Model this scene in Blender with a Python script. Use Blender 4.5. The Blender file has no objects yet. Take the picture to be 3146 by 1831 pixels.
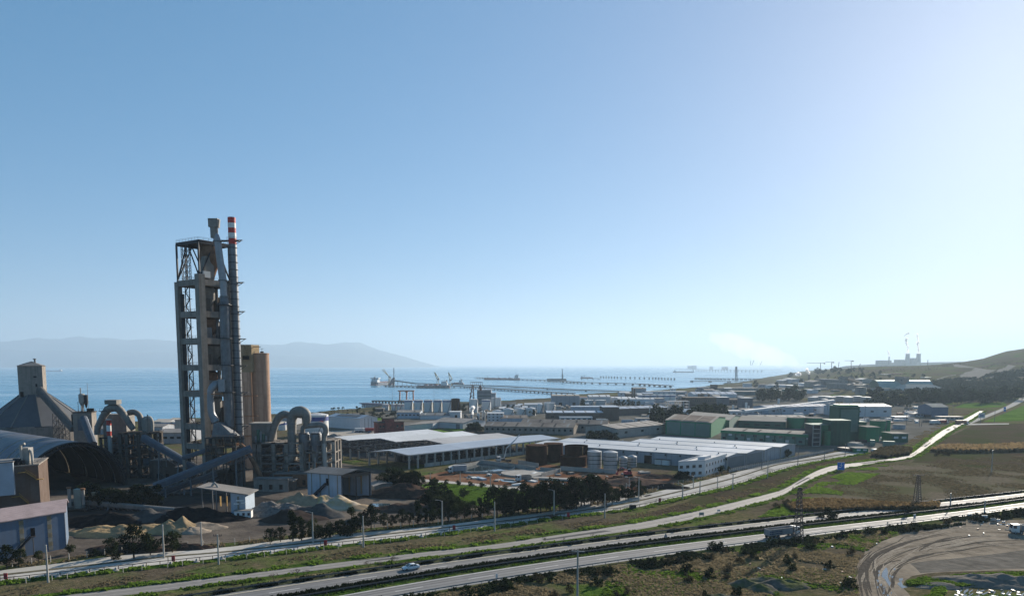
import bpy, math, random
import numpy as np
from mathutils import Vector, Matrix, noise as mnoise
R = math.radians
random.seed(7)
SC = bpy.context.scene
COL = SC.collection
# ------------------------------------------------------------------ camera
FPX, CX, CY, PITCH, CAMH = 2246.0, 1573.0, 1350.0, R(5.82), 52.0
cd = bpy.data.cameras.new("camera"); cam = bpy.data.objects.new("camera", cd); COL.objects.link(cam)
SC.camera = cam
cam.location = (0, 0, CAMH); cam.rotation_euler = (math.pi/2 - PITCH, 0, 0)
cd.sensor_width = 36.0; cd.lens = 36.0*FPX/3146.0
cd.shift_y = (CY - 1831/2)/3146.0
cd.clip_start = 1.0; cd.clip_end = 90000
# ------------------------------------------------------------------ light
SUN_AZ, SUN_EL = R(36.5), R(19.5)
W = bpy.data.worlds.new("World"); SC.world = W; W.use_nodes = True
nt = W.node_tree; bg = nt.nodes["Background"]
sky = nt.nodes.new("ShaderNodeTexSky"); sky.sky_type = 'NISHITA'; sky.sun_disc = False
sky.sun_elevation = SUN_EL; sky.sun_rotation = SUN_AZ
sky.altitude = 1200; sky.air_density = 0.8; sky.dust_density = 0.95; sky.ozone_density = 6.0
hs_ = nt.nodes.new("ShaderNodeHueSaturation"); hs_.inputs["Saturation"].default_value = 1.17; hs_.inputs["Hue"].default_value = 0.502
nt.links.new(sky.outputs[0], hs_.inputs["Color"]); gm_ = nt.nodes.new("ShaderNodeGamma"); gm_.inputs["Gamma"].default_value = 0.55; nt.links.new(hs_.outputs[0], gm_.inputs["Color"]); nt.links.new(gm_.outputs[0], bg.inputs[0]); bg.inputs[1].default_value = 0.124
sl = bpy.data.lights.new("sun", 'SUN'); sun = bpy.data.objects.new("sun", sl); COL.objects.link(sun)
sl.energy = 4.8; sl.angle = R(0.53); sl.color = (1.0, 0.9, 0.76)
sd = Vector((math.sin(SUN_AZ)*math.cos(SUN_EL), math.cos(SUN_AZ)*math.cos(SUN_EL), math.sin(SUN_EL)))
sun.rotation_euler = (-sd).to_track_quat('-Z', 'Y').to_euler()
sun.location = (300, 300, 400)
SC.view_settings.view_transform = 'Standard'; SC.view_settings.look = 'None'
SC.view_settings.exposure = 1.12; SC.view_settings.gamma = 1.0; SC.view_settings.use_curve_mapping = False
SC.render.engine = 'CYCLES'
SC.cycles.use_denoising = True
try: SC.cycles.denoiser = 'OPENIMAGEDENOISE'
except Exception: pass
SC.cycles.max_bounces = 6; SC.cycles.volume_bounces = 1; SC.cycles.transparent_max_bounces = 12
SC.cycles.diffuse_bounces = 3; SC.cycles.glossy_bounces = 3; SC.cycles.use_adaptive_sampling = True
SC.cycles.caustics_reflective = False; SC.cycles.caustics_refractive = False
# ------------------------------------------------------------------ survey: sight lines of the photograph to the ground
CP, SP = math.cos(PITCH), math.sin(PITCH)
def ray(px, py):
    u = (px-CX)/FPX; v = (CY-py)/FPX
    return (u, CP + v*SP, v*CP - SP)
def D(px, py, Y):                       # point on the sight line at depth Y
    a, b, c = ray(px, py); t = Y/b
    return (a*t, Y, CAMH + c*t)
def PZ(px, py, z=0.0):                  # point on the sight line at height z
    a, b, c = ray(px, py); t = (z-CAMH)/c
    return (a*t, b*t)
def smooth(t): t = min(1, max(0, t)); return t*t*(3-2*t)
SEA = -10.0
coast_px = [(-3000,1345),(-900,1332),(0,1312),(280,1304),(560,1288),(830,1273),(963,1268),(1040,1260),(1150,1252),(1200,1242),(1420,1235),(1560,1232),
  (1590,1228),(1700,1223),(1760,1213),(1850,1208),(2000,1201),(2060,1196),(2140,1190),(2200,1183),(2280,1174),(2340,1162),(2400,1152),(2480,1144),(2560,1137),(2700,1130)]
cw = [PZ(x, y, -1.0) for x, y in coast_px]
CU = np.array([x/y for x, y in cw] + [1.1, 4.0]); CYY = np.array([y+12 for x, y in cw] + [30000, 30000])
HU = (np.array([2400, 2480, 2560, 2640, 2800, 2900, 2960, 3010, 3040, 3080, 3146, 3400, 4200])-CX)/FPX
HZ = np.array([0, 16, 32, 44, 48, 56, 64, 73, 84, 98, 110, 150, 170.0])
def gz(x, y):
    yy = max(y, 1.0); u = x/yy
    z = 0.0
    if yy > 850 and u > HU[0]:
        hz = float(np.interp(u, HU, HZ))
        s = smooth((yy-850)/1750.0)
        z = hz*s + (mnoise.noise((x*.004, y*.004, 0))*2.5+mnoise.noise((x*.015, y*.015, 3))*1.0)*smooth((yy-950)/600)*min(1, hz/40)
        if yy > 2700: z *= 1-.55*smooth((yy-2700)/4000)
    yc = float(np.interp(u, CU, CYY))
    if y > 300:
        t = (yy-(yc-14))/20.0
        if t > 0: z = z*(1-smooth(t)) + (SEA-5)*smooth(t)
    return z
def G(px, py):                          # ground point under a pixel
    a, b, c = ray(px, py)
    t = -CAMH/c if c < -1e-4 else 1e9
    if t*b < 840 or a/b < HU[0]: return (a*t, b*t)
    t0 = 700/b; 
    while t0 < 12000:
        if CAMH+c*t0 < gz(a*t0, b*t0): break
        t0 *= 1.01
    return (a*t0, b*t0)
def HT(y_depth, px, py): return D(px, py, y_depth)[2]
# ------------------------------------------------------------------ materials
MATS = {}
def nn(t, typ, **kw):
    n = t.nodes.new(typ)
    for k, v in kw.items(): setattr(n, k, v)
    return n
def M(name, col, rough=.8, metal=0.0, var=.18, scale=.25, streak=0.0, dirt=(.06,.05,.045), bump=0.0, spec=.3, big=.0, bigc=None, ribs=None, bscale=None):
    if name in MATS: return MATS[name]
    m = bpy.data.materials.new(name); m.use_nodes = True; t = m.node_tree
    b = t.nodes["Principled BSDF"]
    geo = nn(t, "ShaderNodeNewGeometry")
    no = nn(t, "ShaderNodeTexNoise"); no.inputs["Scale"].default_value = scale; no.inputs["Detail"].default_value = 6
    no.inputs["Roughness"].default_value = .65
    t.links.new(geo.outputs["Position"], no.inputs["Vector"])
    mp = nn(t, "ShaderNodeMapRange"); mp.inputs["From Min"].default_value = .3; mp.inputs["From Max"].default_value = .7
    mp.inputs["To Min"].default_value = 1-var; mp.inputs["To Max"].default_value = 1+var
    t.links.new(no.outputs["Fac"], mp.inputs["Value"])
    mul = nn(t, "ShaderNodeMix", data_type='RGBA', blend_type='MULTIPLY'); mul.inputs["Factor"].default_value = 1
    mul.inputs[6].default_value = (*col, 1)
    cc = nn(t, "ShaderNodeCombineColor")
    oi = nn(t, "ShaderNodeObjectInfo"); om = nn(t, "ShaderNodeMapRange"); om.inputs["To Min"].default_value = .9; om.inputs["To Max"].default_value = 1.08
    t.links.new(oi.outputs["Random"], om.inputs[0]); mm_ = nn(t, "ShaderNodeMath", operation='MULTIPLY'); t.links.new(om.outputs[0], mm_.inputs[0]); t.links.new(mp.outputs[0], mm_.inputs[1])
    for i in range(3): t.links.new(mm_.outputs[0], cc.inputs[i])
    t.links.new(cc.outputs[0], mul.inputs[7]); out = mul.outputs[2]
    if bigc is not None:
        n2 = nn(t, "ShaderNodeTexNoise"); n2.inputs["Scale"].default_value = big; n2.inputs["Detail"].default_value = 5
        n2.inputs["Roughness"].default_value = .6
        t.links.new(geo.outputs["Position"], n2.inputs["Vector"])
        r2 = nn(t, "ShaderNodeMapRange"); r2.inputs["From Min"].default_value = .44; r2.inputs["From Max"].default_value = .6
        t.links.new(n2.outputs["Fac"], r2.inputs["Value"])
        mx = nn(t, "ShaderNodeMix", data_type='RGBA'); t.links.new(r2.outputs[0], mx.inputs["Factor"])
        t.links.new(out, mx.inputs[6]); mx.inputs[7].default_value = (*bigc, 1); out = mx.outputs[2]
    if streak > 0:
        vm = nn(t, "ShaderNodeVectorMath", operation='MULTIPLY'); vm.inputs[1].default_value = (.9, .9, .05)
        t.links.new(geo.outputs["Position"], vm.inputs[0])
        n3 = nn(t, "ShaderNodeTexNoise"); n3.inputs["Scale"].default_value = 1.0; n3.inputs["Detail"].default_value = 5
        t.links.new(vm.outputs[0], n3.inputs["Vector"])
        r3 = nn(t, "ShaderNodeMapRange"); r3.inputs["From Min"].default_value = .48; r3.inputs["From Max"].default_value = .72
        r3.inputs["To Max"].default_value = streak
        t.links.new(n3.outputs["Fac"], r3.inputs["Value"])
        mx = nn(t, "ShaderNodeMix", data_type='RGBA'); t.links.new(r3.outputs[0], mx.inputs["Factor"])
        t.links.new(out, mx.inputs[6]); mx.inputs[7].default_value = (*dirt, 1); out = mx.outputs[2]
    t.links.new(out, b.inputs["Base Color"])
    b.inputs["Roughness"].default_value = rough; b.inputs["Metallic"].default_value = metal
    b.inputs["Specular IOR Level"].default_value = spec if rough < .84 else 0.0
    hgt = None
    if bump > 0:
        bp = nn(t, "ShaderNodeBump"); bp.inputs["Strength"].default_value = 1.0; bp.inputs["Distance"].default_value = bump
        nb = no
        if bscale:
            nb = nn(t, "ShaderNodeTexNoise"); nb.inputs["Scale"].default_value = bscale; nb.inputs["Detail"].default_value = 4
            t.links.new(geo.outputs["Position"], nb.inputs["Vector"])
        t.links.new(nb.outputs["Fac"], bp.inputs["Height"]); t.links.new(bp.outputs[0], b.inputs["Normal"])
    if ribs:                            # (dx, dy, period): profiled sheet, a wave across the sheet
        dx, dy, per = ribs
        dt = nn(t, "ShaderNodeVectorMath", operation='DOT_PRODUCT'); dt.inputs[1].default_value = (dx, dy, 0)
        t.links.new(geo.outputs["Position"], dt.inputs[0])
        ma = nn(t, "ShaderNodeMath", operation='MULTIPLY'); ma.inputs[1].default_value = 2*math.pi/per
        t.links.new(dt.outputs["Value"], ma.inputs[0])
        si = nn(t, "ShaderNodeMath", operation='SINE'); t.links.new(ma.outputs[0], si.inputs[0])
        bp = nn(t, "ShaderNodeBump"); bp.inputs["Distance"].default_value = .05; bp.inputs["Strength"].default_value = .6
        t.links.new(si.outputs[0], bp.inputs["Height"]); t.links.new(bp.outputs[0], b.inputs["Normal"])
    MATS[name] = m
    return m
# ------------------------------------------------------------------ mesh builder
class MB:
    def __init__(s): s.v = []; s.f = []
    def add(s, vs, fs):
        o = len(s.v); s.v += [tuple(p) for p in vs]; s.f += [tuple(i+o for i in f) for f in fs]; return s
    def hexa(s, p):                     # 4 bottom points ccw, 4 top points
        return s.add(p, [(3,2,1,0),(4,5,6,7),(0,1,5,4),(1,2,6,5),(2,3,7,6),(3,0,4,7)])
    def box(s, cx, cy, z0, sx, sy, sz, rz=0.0):
        c, n = math.cos(rz), math.sin(rz); q = []
        for dx, dy in ((-1,-1),(1,-1),(1,1),(-1,1)):
            x, y = dx*sx/2, dy*sy/2; q.append((cx+x*c-y*n, cy+x*n+y*c))
        return s.hexa([(x,y,z0) for x,y in q]+[(x,y,z0+sz) for x,y in q])
    def quadbox(s, q, z0, z1):          # prism on a ground polygon
        n = len(q); a = 0
        for i in range(n): a += q[i][0]*q[(i+1)%n][1]-q[(i+1)%n][0]*q[i][1]
        if a < 0: q = q[::-1]
        return s.add([(x,y,z0) for x,y in q]+[(x,y,z1) for x,y in q],
            [tuple(range(n))[::-1], tuple(range(n,2*n))]+[(i,(i+1)%n,n+(i+1)%n,n+i) for i in range(n)])
    def beam(s, p, q, w, h=None):
        h = h or w; p = Vector(p); q = Vector(q); d = (q-p)
        if d.length < 1e-6: return s
        d.normalize(); up = Vector((0,0,1)) if abs(d.z) < .95 else Vector((0,1,0))
        a = d.cross(up).normalized()*w/2; b = a.cross(d).normalized()*h/2
        r = [p-a-b, p+a-b, p+a+b, p-a+b, q-a-b, q+a-b, q+a+b, q-a+b]
        return s.add(r, [(0,1,2,3),(7,6,5,4),(0,4,5,1),(1,5,6,2),(2,6,7,3),(3,7,4,0)])
    def cyl(s, x, y, z0, z1, r0, r1=None, n=16, cap=True, rz=0.0):
        r1 = r0 if r1 is None else r1; o = []
        for z, r in ((z0,r0),(z1,r1)):
            for i in range(n):
                a = rz+2*math.pi*i/n; o.append((x+r*math.cos(a), y+r*math.sin(a), z))
        fs = [(i,(i+1)%n,n+(i+1)%n,n+i) for i in range(n)]
        if cap: fs += [tuple(range(n))[::-1], tuple(range(n,2*n))]
        return s.add(o, fs)
    def lathe(s, x, y, prof, n=16):     # prof: (r, z)
        o = []; k = len(prof)
        for r, z in prof:
            for i in range(n):
                a = 2*math.pi*i/n; o.append((x+r*math.cos(a), y+r*math.sin(a), z))
        fs = []
        for j in range(k-1):
            for i in range(n): fs.append((j*n+i, j*n+(i+1)%n, (j+1)*n+(i+1)%n, (j+1)*n+i))
        fs += [tuple(range(n))[::-1], tuple(range((k-1)*n, k*n))]
        return s.add(o, fs)
    def tube(s, pts, r, n=10, sub=0):
        P = [Vector(p) for p in pts]
        rs = r if isinstance(r, (list,tuple)) else [r]*len(P)
        if sub:                         # smooth the path
            Q = []; rq = []
            for i in range(len(P)-1):
                p0 = P[max(i-1,0)]; p1 = P[i]; p2 = P[i+1]; p3 = P[min(i+2,len(P)-1)]
                for k in range(sub):
                    t = k/sub
                    Q.append(.5*((2*p1)+(p2-p0)*t+(2*p0-5*p1+4*p2-p3)*t*t+(3*p1-p0-3*p2+p3)*t**3)); rq.append(rs[i]+(rs[i+1]-rs[i])*t)
            Q.append(P[-1]); rq.append(rs[-1]); P, rs = Q, rq
        o = []; k = len(P); ref = None
        for i in range(k):
            d = (P[min(i+1,k-1)]-P[max(i-1,0)]).normalized()
            if ref is None:
                ref = Vector((0,0,1)) if abs(d.z) < .9 else Vector((0,1,0))
            a = (ref-d*ref.dot(d)).normalized(); ref = a; b = d.cross(a)
            for j in range(n):
                t = 2*math.pi*j/n; o.append(P[i]+(a*math.cos(t)+b*math.sin(t))*rs[i])
        fs = []
        for i in range(k-1):
            for j in range(n): fs.append((i*n+j, i*n+(j+1)%n, (i+1)*n+(j+1)%n, (i+1)*n+j))
        fs += [tuple(range(n))[::-1], tuple(range((k-1)*n,k*n))]
        return s.add(o, fs)
    def build(s, name, mat, root=None, part=None, smoothed=False):
        off = root['_o'] if root is not None and '_o' in root else (0,0,0)
        me = bpy.data.meshes.new(name)
        vs = np.array(s.v, dtype=np.float64)-np.array(off) if s.v else np.zeros((0,3))
        me.from_pydata(vs.tolist(), [], s.f)
        if mat is not None: me.materials.append(mat)
        if smoothed:
            me.polygons.foreach_set("use_smooth", [True]*len(me.polygons))
            me.set_sharp_from_angle(angle=R(38))
        me.update()
        o = bpy.data.objects.new(name, me); COL.objects.link(o)
        p = part if part is not None else root
        if p is not None: o.parent = p
        return o
def tag(o, label=None, cat=None, group=None, kind=None):
    if label: o['label'] = label
    if cat: o['category'] = cat
    if group: o['group'] = group
    if kind: o['kind'] = kind
    return o
def thing(name, label, cat, loc=(0,0,0), group=None):
    o = bpy.data.objects.new(name, None); COL.objects.link(o); o.location = loc; o.empty_display_size = 1
    o['_o'] = tuple(loc)
    return tag(o, label, cat, group)
def dup(root, loc, rz=0, sc=1.0, label=None, group=None):
    r = root.copy(); COL.objects.link(r); r.location = loc; r.rotation_euler = (0,0,rz); r.scale = (sc,sc,sc) if not isinstance(sc, tuple) else sc
    if label: r['label'] = label
    if group: r['group'] = group
    for ch in root.children:
        c = ch.copy(); COL.objects.link(c); c.parent = r
        for g in ch.children:
            d = g.copy(); COL.objects.link(d); d.parent = c
    return r
def struct(o): o['kind'] = 'structure'; return o
def lerp(a, b, t): return tuple(a[i]+(b[i]-a[i])*t for i in range(len(a)))
# ================================================================== the setting
def gmat():
    m = bpy.data.materials.new("ground_cover"); m.use_nodes = True; t = m.node_tree; b = t.nodes["Principled BSDF"]
    geo = nn(t, "ShaderNodeNewGeometry")
    def nz(scale, det=6, ro=.6, sx=1, sy=1):
        vm = nn(t, "ShaderNodeVectorMath", operation='MULTIPLY'); vm.inputs[1].default_value = (sx, sy, 1)
        t.links.new(geo.outputs["Position"], vm.inputs[0])
        n = nn(t, "ShaderNodeTexNoise"); n.inputs["Scale"].default_value = scale; n.inputs["Detail"].default_value = det; n.inputs["Roughness"].default_value = ro
        t.links.new(vm.outputs[0], n.inputs["Vector"]); return n.outputs["Fac"]
    def ramp(f, stops):
        r = nn(t, "ShaderNodeValToRGB"); e = r.color_ramp.elements
        while len(e) < len(stops): e.new(.5)
        for i, (p, c) in enumerate(stops): e[i].position = p; e[i].color = (*c, 1)
        t.links.new(f, r.inputs[0]); return r.outputs[0]
    def mix(f, a, c):
        x = nn(t, "ShaderNodeMix", data_type='RGBA'); t.links.new(f, x.inputs["Factor"]); t.links.new(a, x.inputs[6]); t.links.new(c, x.inputs[7]); return x.outputs[2]
    def rng(f, a, c):
        r = nn(t, "ShaderNodeMapRange"); r.inputs["From Min"].default_value = a; r.inputs["From Max"].default_value = c; t.links.new(f, r.inputs[0]); return r.outputs[0]
    A = ramp(nz(.5, 8, .7), [(.3,(.045,.052,.02)),(.46,(.09,.088,.04)),(.58,(.15,.122,.068)),(.72,(.22,.175,.105))])
    B = ramp(nz(.35, 8, .7), [(.32,(.03,.055,.012)),(.5,(.06,.11,.018)),(.66,(.11,.17,.03)),(.8,(.15,.16,.06))])
    C = ramp(nz(.3, 8, .7), [(.3,(.055,.046,.032)),(.5,(.095,.077,.054)),(.7,(.15,.12,.086))])
    c = mix(rng(nz(.035, 4), .5, .64), A, B)
    c = mix(rng(nz(.012, 4), .45, .58), c, C)
    t.links.new(c, b.inputs["Base Color"]); b.inputs["Roughness"].default_value = .95; b.inputs["Specular IOR Level"].default_value = 0
    bp = nn(t, "ShaderNodeBump"); bp.inputs["Distance"].default_value = .5; t.links.new(nz(.8, 6, .7), bp.inputs["Height"])
    t.links.new(bp.outputs[0], b.inputs["Normal"])
    return m
# ground: one sheet fanning out from the camera to the horizon
def terrain():
    ys = [-300, -150, -60, 0.1, 40, 80, 110]
    y = 130.0
    while y < 9000: ys.append(y); y *= 1.016 if y < 3500 else 1.05
    us = list(np.linspace(-4, -.9, 24))+list(np.linspace(-.88, .9, 330))+list(np.linspace(.93, 4, 24))
    V = []; F = []; n = len(us)
    for yy in ys:
        for u in us:
            x = u*max(yy, 200); V.append((x, yy, gz(x, yy) if yy > 300 else 0.0))
    for j in range(len(ys)-1):
        for i in range(n-1): F.append((j*n+i, j*n+i+1, (j+1)*n+i+1, (j+1)*n+i))
    b = MB(); b.v = V; b.f = F
    o = b.build("ground", gmat(), smoothed=False); o.data.polygons.foreach_set("use_smooth", [True]*len(o.data.polygons)); struct(o)
terrain()
# ------------------------------------------------------------------ sea
def seamat():
    m = bpy.data.materials.new("sea_water"); m.use_nodes = True; t = m.node_tree; b = t.nodes["Principled BSDF"]
    geo = nn(t, "ShaderNodeNewGeometry")
    def nz(scale, det, sx, sy, ro=.55):
        vm = nn(t, "ShaderNodeVectorMath", operation='MULTIPLY'); vm.inputs[1].default_value = (sx, sy, 1)
        t.links.new(geo.outputs["Position"], vm.inputs[0])
        n = nn(t, "ShaderNodeTexNoise"); n.inputs["Scale"].default_value = scale; n.inputs["Detail"].default_value = det; n.inputs["Roughness"].default_value = ro
        n.inputs["Distortion"].default_value = .4
        t.links.new(vm.outputs[0], n.inputs["Vector"]); return n.outputs["Fac"]
    def rng(f, a, c, lo=0., hi=1.):
        r = nn(t, "ShaderNodeMapRange"); r.inputs["From Min"].default_value = a; r.inputs["From Max"].default_value = c
        r.inputs["To Min"].default_value = lo; r.inputs["To Max"].default_value = hi; t.links.new(f, r.inputs[0]); return r.outputs[0]
    lanes = nz(.004, 6, .35, 1.6, .6)
    t.nodes.remove(b); df = nn(t, "ShaderNodeBsdfDiffuse"); df.inputs[0].default_value = (.035, .2, .3, 1); gl = nn(t, "ShaderNodeBsdfGlossy"); gl.inputs[0].default_value = (.9, .95, 1, 1)
    b = nn(t, "ShaderNodeMixShader"); t.links.new(df.outputs[0], b.inputs[1]); t.links.new(gl.outputs[0], b.inputs[2]); t.links.new(b.outputs[0], t.nodes["Material Output"].inputs[0])
    t.links.new(rng(lanes, .42, .64, .42, .68), b.inputs[0])   # wind-ruffled water mirrors less sky than the slicks
    t.links.new(rng(lanes, .42, .64, .3, .1), gl.inputs["Roughness"])
    bp = nn(t, "ShaderNodeBump"); bp.inputs["Strength"].default_value = 1
    t.links.new(rng(lanes, .42, .64, 1.1, .25), bp.inputs["Distance"])
    t.links.new(nz(.16, 5, 1, 1, .6), bp.inputs["Height"]); t.links.new(bp.outputs[0], gl.inputs["Normal"])
    return m
b = MB(); b.add([(-60000,250,SEA),(60000,250,SEA),(60000,70000,SEA),(-60000,70000,SEA)], [(0,1,2,3)])
struct(b.build("sea", seamat()))
# ------------------------------------------------------------------ mountains across the gulf
def ridge(name, prof, Y, thick, mat, seed):
    xs = np.linspace(prof[0][0], prof[-1][0], 260); hs = np.interp(xs, [p[0] for p in prof], [p[1] for p in prof])
    V = []; rows = 14
    for j in range(rows):
        t = j/(rows-1); k = math.sin(math.pi*t)
        for i, x in enumerate(xs):
            X, _, z = D(x, hs[i], Y)
            zz = SEA-5 + (z-SEA+5)*k*(1+.10*mnoise.noise((i*.09, j*.5, seed))*(1-abs(2*t-1))+.03*mnoise.noise((i*.35, j*.9, seed)))
            V.append((X, Y-thick/2+thick*t + 300*mnoise.noise((i*.05, j*.3, seed+4)), zz if 0 < j < rows-1 else SEA-20))
    n = len(xs); b = MB(); b.v = V
    b.f = [(j*n+i, j*n+i+1, (j+1)*n+i+1, (j+1)*n+i) for j in range(rows-1) for i in range(n-1)]
    o = b.build(name, mat, smoothed=True); return struct(o)
mtn = M("mountain_rock", (.09,.1,.09), .95, var=.3, scale=.002, spec=.05)
ridge("mountain", [(-700,1060),(-300,1040),(-120,1042),(0,1050),(60,1047),(120,1036),(200,1044),(260,1034),(310,1037),(400,1042),(480,1044),(560,1050),(700,1054),(800,1056),(880,1058),(930,1052),(1000,1056),(1060,1053),(1105,1056),(1160,1073),(1230,1092),(1290,1110),(1330,1122),(1345,1127)], 22000, 4500, mtn, 1)
ridge("mountain", [(-700,1085),(0,1075),(200,1078),(400,1080),(600,1086),(760,1089),(900,1092),(1000,1100),(1120,1110),(1200,1120),(1230,1127)], 19000, 3000, mtn, 7)
# ------------------------------------------------------------------ fields, yards and roads
def catmull(pts, n):
    P = [np.array(p, float) for p in pts]; out = []
    L = [0.0]
    for i in range(len(P)-1): L.append(L[-1]+np.linalg.norm(P[i+1]-P[i]))
    for s in np.linspace(0, L[-1], n):
        i = min(max(np.searchsorted(L, s)-1, 0), len(P)-2); t = (s-L[i])/max(L[i+1]-L[i], 1e-6)
        p0 = P[max(i-1,0)]; p1 = P[i]; p2 = P[i+1]; p3 = P[min(i+2,len(P)-1)]
        if i == 0: p0 = 2*p1-p2
        if i == len(P)-2: p3 = 2*p2-p1
        out.append(tuple(.5*((2*p1)+(p2-p0)*t+(2*p0-5*p1+4*p2-p3)*t*t+(3*p1-p0-3*p2+p3)*t**3)))
    return out
def poly_edge(px, deg, xl, xr, n=90):
    w = np.array([PZ(x, y) for x, y in px]); c = np.polyfit(w[:,0], w[:,1], deg)
    lo, hi = w[0,0], w[-1,0]; out = []
    dc = np.polyder(c)
    for x in np.linspace(lo-xl, hi+xr, n):
        if x < lo: y = np.polyval(c, lo)+np.polyval(dc, lo)*(x-lo)
        elif x > hi: y = np.polyval(c, hi)+np.polyval(dc, hi)*(x-hi)
        else: y = np.polyval(c, x)
        out.append((x, y))
    return out
def spline_edge(px, xl, xr, n=90):
    w = [PZ(x, y) for x, y in px]
    a = np.array(w[0])-np.array(w[1]); a = a/np.linalg.norm(a)
    c = np.array(w[-1])-np.array(w[-2]); c = c/np.linalg.norm(c)
    st = 30.0
    if xl: w = [tuple(np.array(w[0])+a*k*st) for k in range(int(xl/st), 0, -1)]+w
    if xr: w = w+[tuple(np.array(w[-1])+c*k*st) for k in range(1, int(xr/st)+1)]
    return catmull(w, n)
def ribbon(name, A, Bq, z, mat, parent=None, z2=None):
    b = MB(); n = len(A)
    b.v = [(x, y, z+max(gz(x,y), SEA)) for x, y in A]+[(x, y, (z if z2 is None else z2)+max(gz(x,y), SEA)) for x, y in Bq]
    b.f = [(n+i, n+i+1, i+1, i) for i in range(n-1)]
    o = b.build(name, mat)
    if parent is not None: o.parent = parent
    else: struct(o)
    return o
def offs(P, d):
    out = []
    for i in range(len(P)):
        a = P[max(i-1,0)]; c = P[min(i+1,len(P)-1)]; dx, dy = c[0]-a[0], c[1]-a[1]; l = math.hypot(dx, dy)
        out.append((P[i][0]-dy/l*d, P[i][1]+dx/l*d))
    return out
def mid(A, Bq, t=.5): return [lerp(a, c, t) for a, c in zip(A, Bq)]
def sheet(name, px, z, mat, world=False, jag=0.0):
    q = px if world else [G(x, y) for x, y in px]
    if jag:                             # uneven outline
        o = []
        for i in range(len(q)):
            a, c = q[i], q[(i+1)%len(q)]; L = math.hypot(c[0]-a[0], c[1]-a[1]); k = max(2, int(L/6))
            for j in range(k):
                t = j/k; x, y = lerp(a, c, t)
                o.append((x+mnoise.noise((x*.13, y*.13, 1))*jag, y+mnoise.noise((x*.13, y*.13, 9))*jag))
        q = o
    import bmesh
    bm = bmesh.new(); vs = [bm.verts.new((x, y, z+gz(x, y))) for x, y in q]
    f = bm.faces.new(vs); f.normal_update()
    if f.normal.z < 0: f.normal_flip()
    bmesh.ops.triangulate(bm, faces=[f])
    me = bpy.data.meshes.new(name); bm.to_mesh(me); bm.free(); me.materials.append(mat)
    o = bpy.data.objects.new(name, me); COL.objects.link(o); return struct(o)
asphalt = M("asphalt", (.17,.168,.168), .8, var=.12, scale=.35, spec=.2, bigc=(.195,.19,.185), big=.05)
asphalt_old = M("asphalt_old", (.19,.178,.168), .78, var=.2, scale=.5, spec=.22, bigc=(.2,.185,.168), big=.06)
concrete_road = M("concrete_road", (.46,.435,.4), .85, var=.14, scale=.3, bigc=(.38,.36,.325), big=.05)
white_paint = M("road_paint", (.62,.61,.57), .6, var=.25, scale=1.0)
yellow_paint = M("edge_paint", (.6,.52,.34), .6, var=.25, scale=1.0)
yard_dirt = M("yard_dirt", (.088,.075,.065), .9, var=.4, scale=.12, bigc=(.15,.126,.103), big=.035, bump=.25, bscale=.5)
yard_dark = M("yard_dark", (.035,.033,.032), .9, var=.4, scale=.15, bigc=(.06,.053,.047), big=.05, bump=.2)
yard_conc = M("yard_concrete", (.15,.142,.13), .85, var=.2, scale=.1, bigc=(.1,.095,.075), big=.03)
mud_red = M("red_earth", (.13,.065,.04), .85, var=.4, scale=.3, bump=.4, bscale=.6, bigc=(.2,.12,.08), big=.08)
track_dirt = M("track_dirt", (.185,.155,.12), .85, var=.35, scale=.25, bigc=(.28,.235,.18), big=.09, bump=.25, bscale=.7)
plough = M("ploughed_earth", (.075,.058,.04), .95, var=.4, scale=.6, bigc=(.06,.064,.028), big=.03, bump=.5, bscale=1.2, spec=.08)
plough_grey = M("ploughed_grey", (.13,.108,.078), .95, var=.35, scale=.6, bigc=(.088,.086,.045), big=.025, bump=.5, bscale=1.1, spec=.08)
green_field = M("green_field", (.065,.12,.02), .9, var=.35, scale=.5, bigc=(.1,.17,.03), big=.04, bump=.3, bscale=1.3, spec=.1)
verge_green = M("verge_green", (.04,.075,.012), .95, var=.5, scale=.45, bigc=(.085,.1,.035), big=.1, bump=.6, bscale=.7, spec=.1)
verge_dry = M("verge_dry", (.09,.084,.042), .95, var=.45, scale=.4, bigc=(.06,.08,.025), big=.09, bump=.6, bscale=.7, spec=.1)
def watermat(name, col, rough):
    m = M(name, col, rough, var=.1, scale=.3, spec=.5, bump=.004, bscale=2.0); return m
puddle_m = watermat("puddle_water", (.03,.05,.06), .03)
# field parcels (lowest sheets)
sheet("field", [(2330,1590),(2500,1520),(2640,1440),(2780,1424),(2830,1396),(2900,1340),(2990,1305),(3146,1302),(3600,1330),(3600,1500),(3146,1512),(2840,1544),(2600,1572)], .012, plough_grey, jag=1.5)
sheet("field", [(2800,1420),(2850,1385),(2930,1386),(3146,1382),(3700,1420),(3700,1470),(3146,1452),(2990,1436),(2870,1424)], .016, plough, jag=2)
sheet("field", [(2900,1348),(2990,1306),(3146,1300),(3600,1318),(3600,1372),(3146,1362),(2960,1366),(2880,1366)], .016, plough, jag=2)
sheet("field", [(3020,1296),(3080,1272),(3146,1246),(3500,1240),(3500,1300),(3146,1292)], .016, green_field)
sheet("field", [(2930,1254),(3060,1252),(3095,1246),(3085,1237),(2960,1240)], .016, green_field)
sheet("field", [(2230,1502),(2321,1471),(2500,1420),(2660,1392),(2690,1410),(2580,1424),(2520,1437),(2440,1480),(2380,1512),(2300,1530),(2160,1566),(2060,1580),(1960,1588)], .012, plough, jag=1.5)
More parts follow.
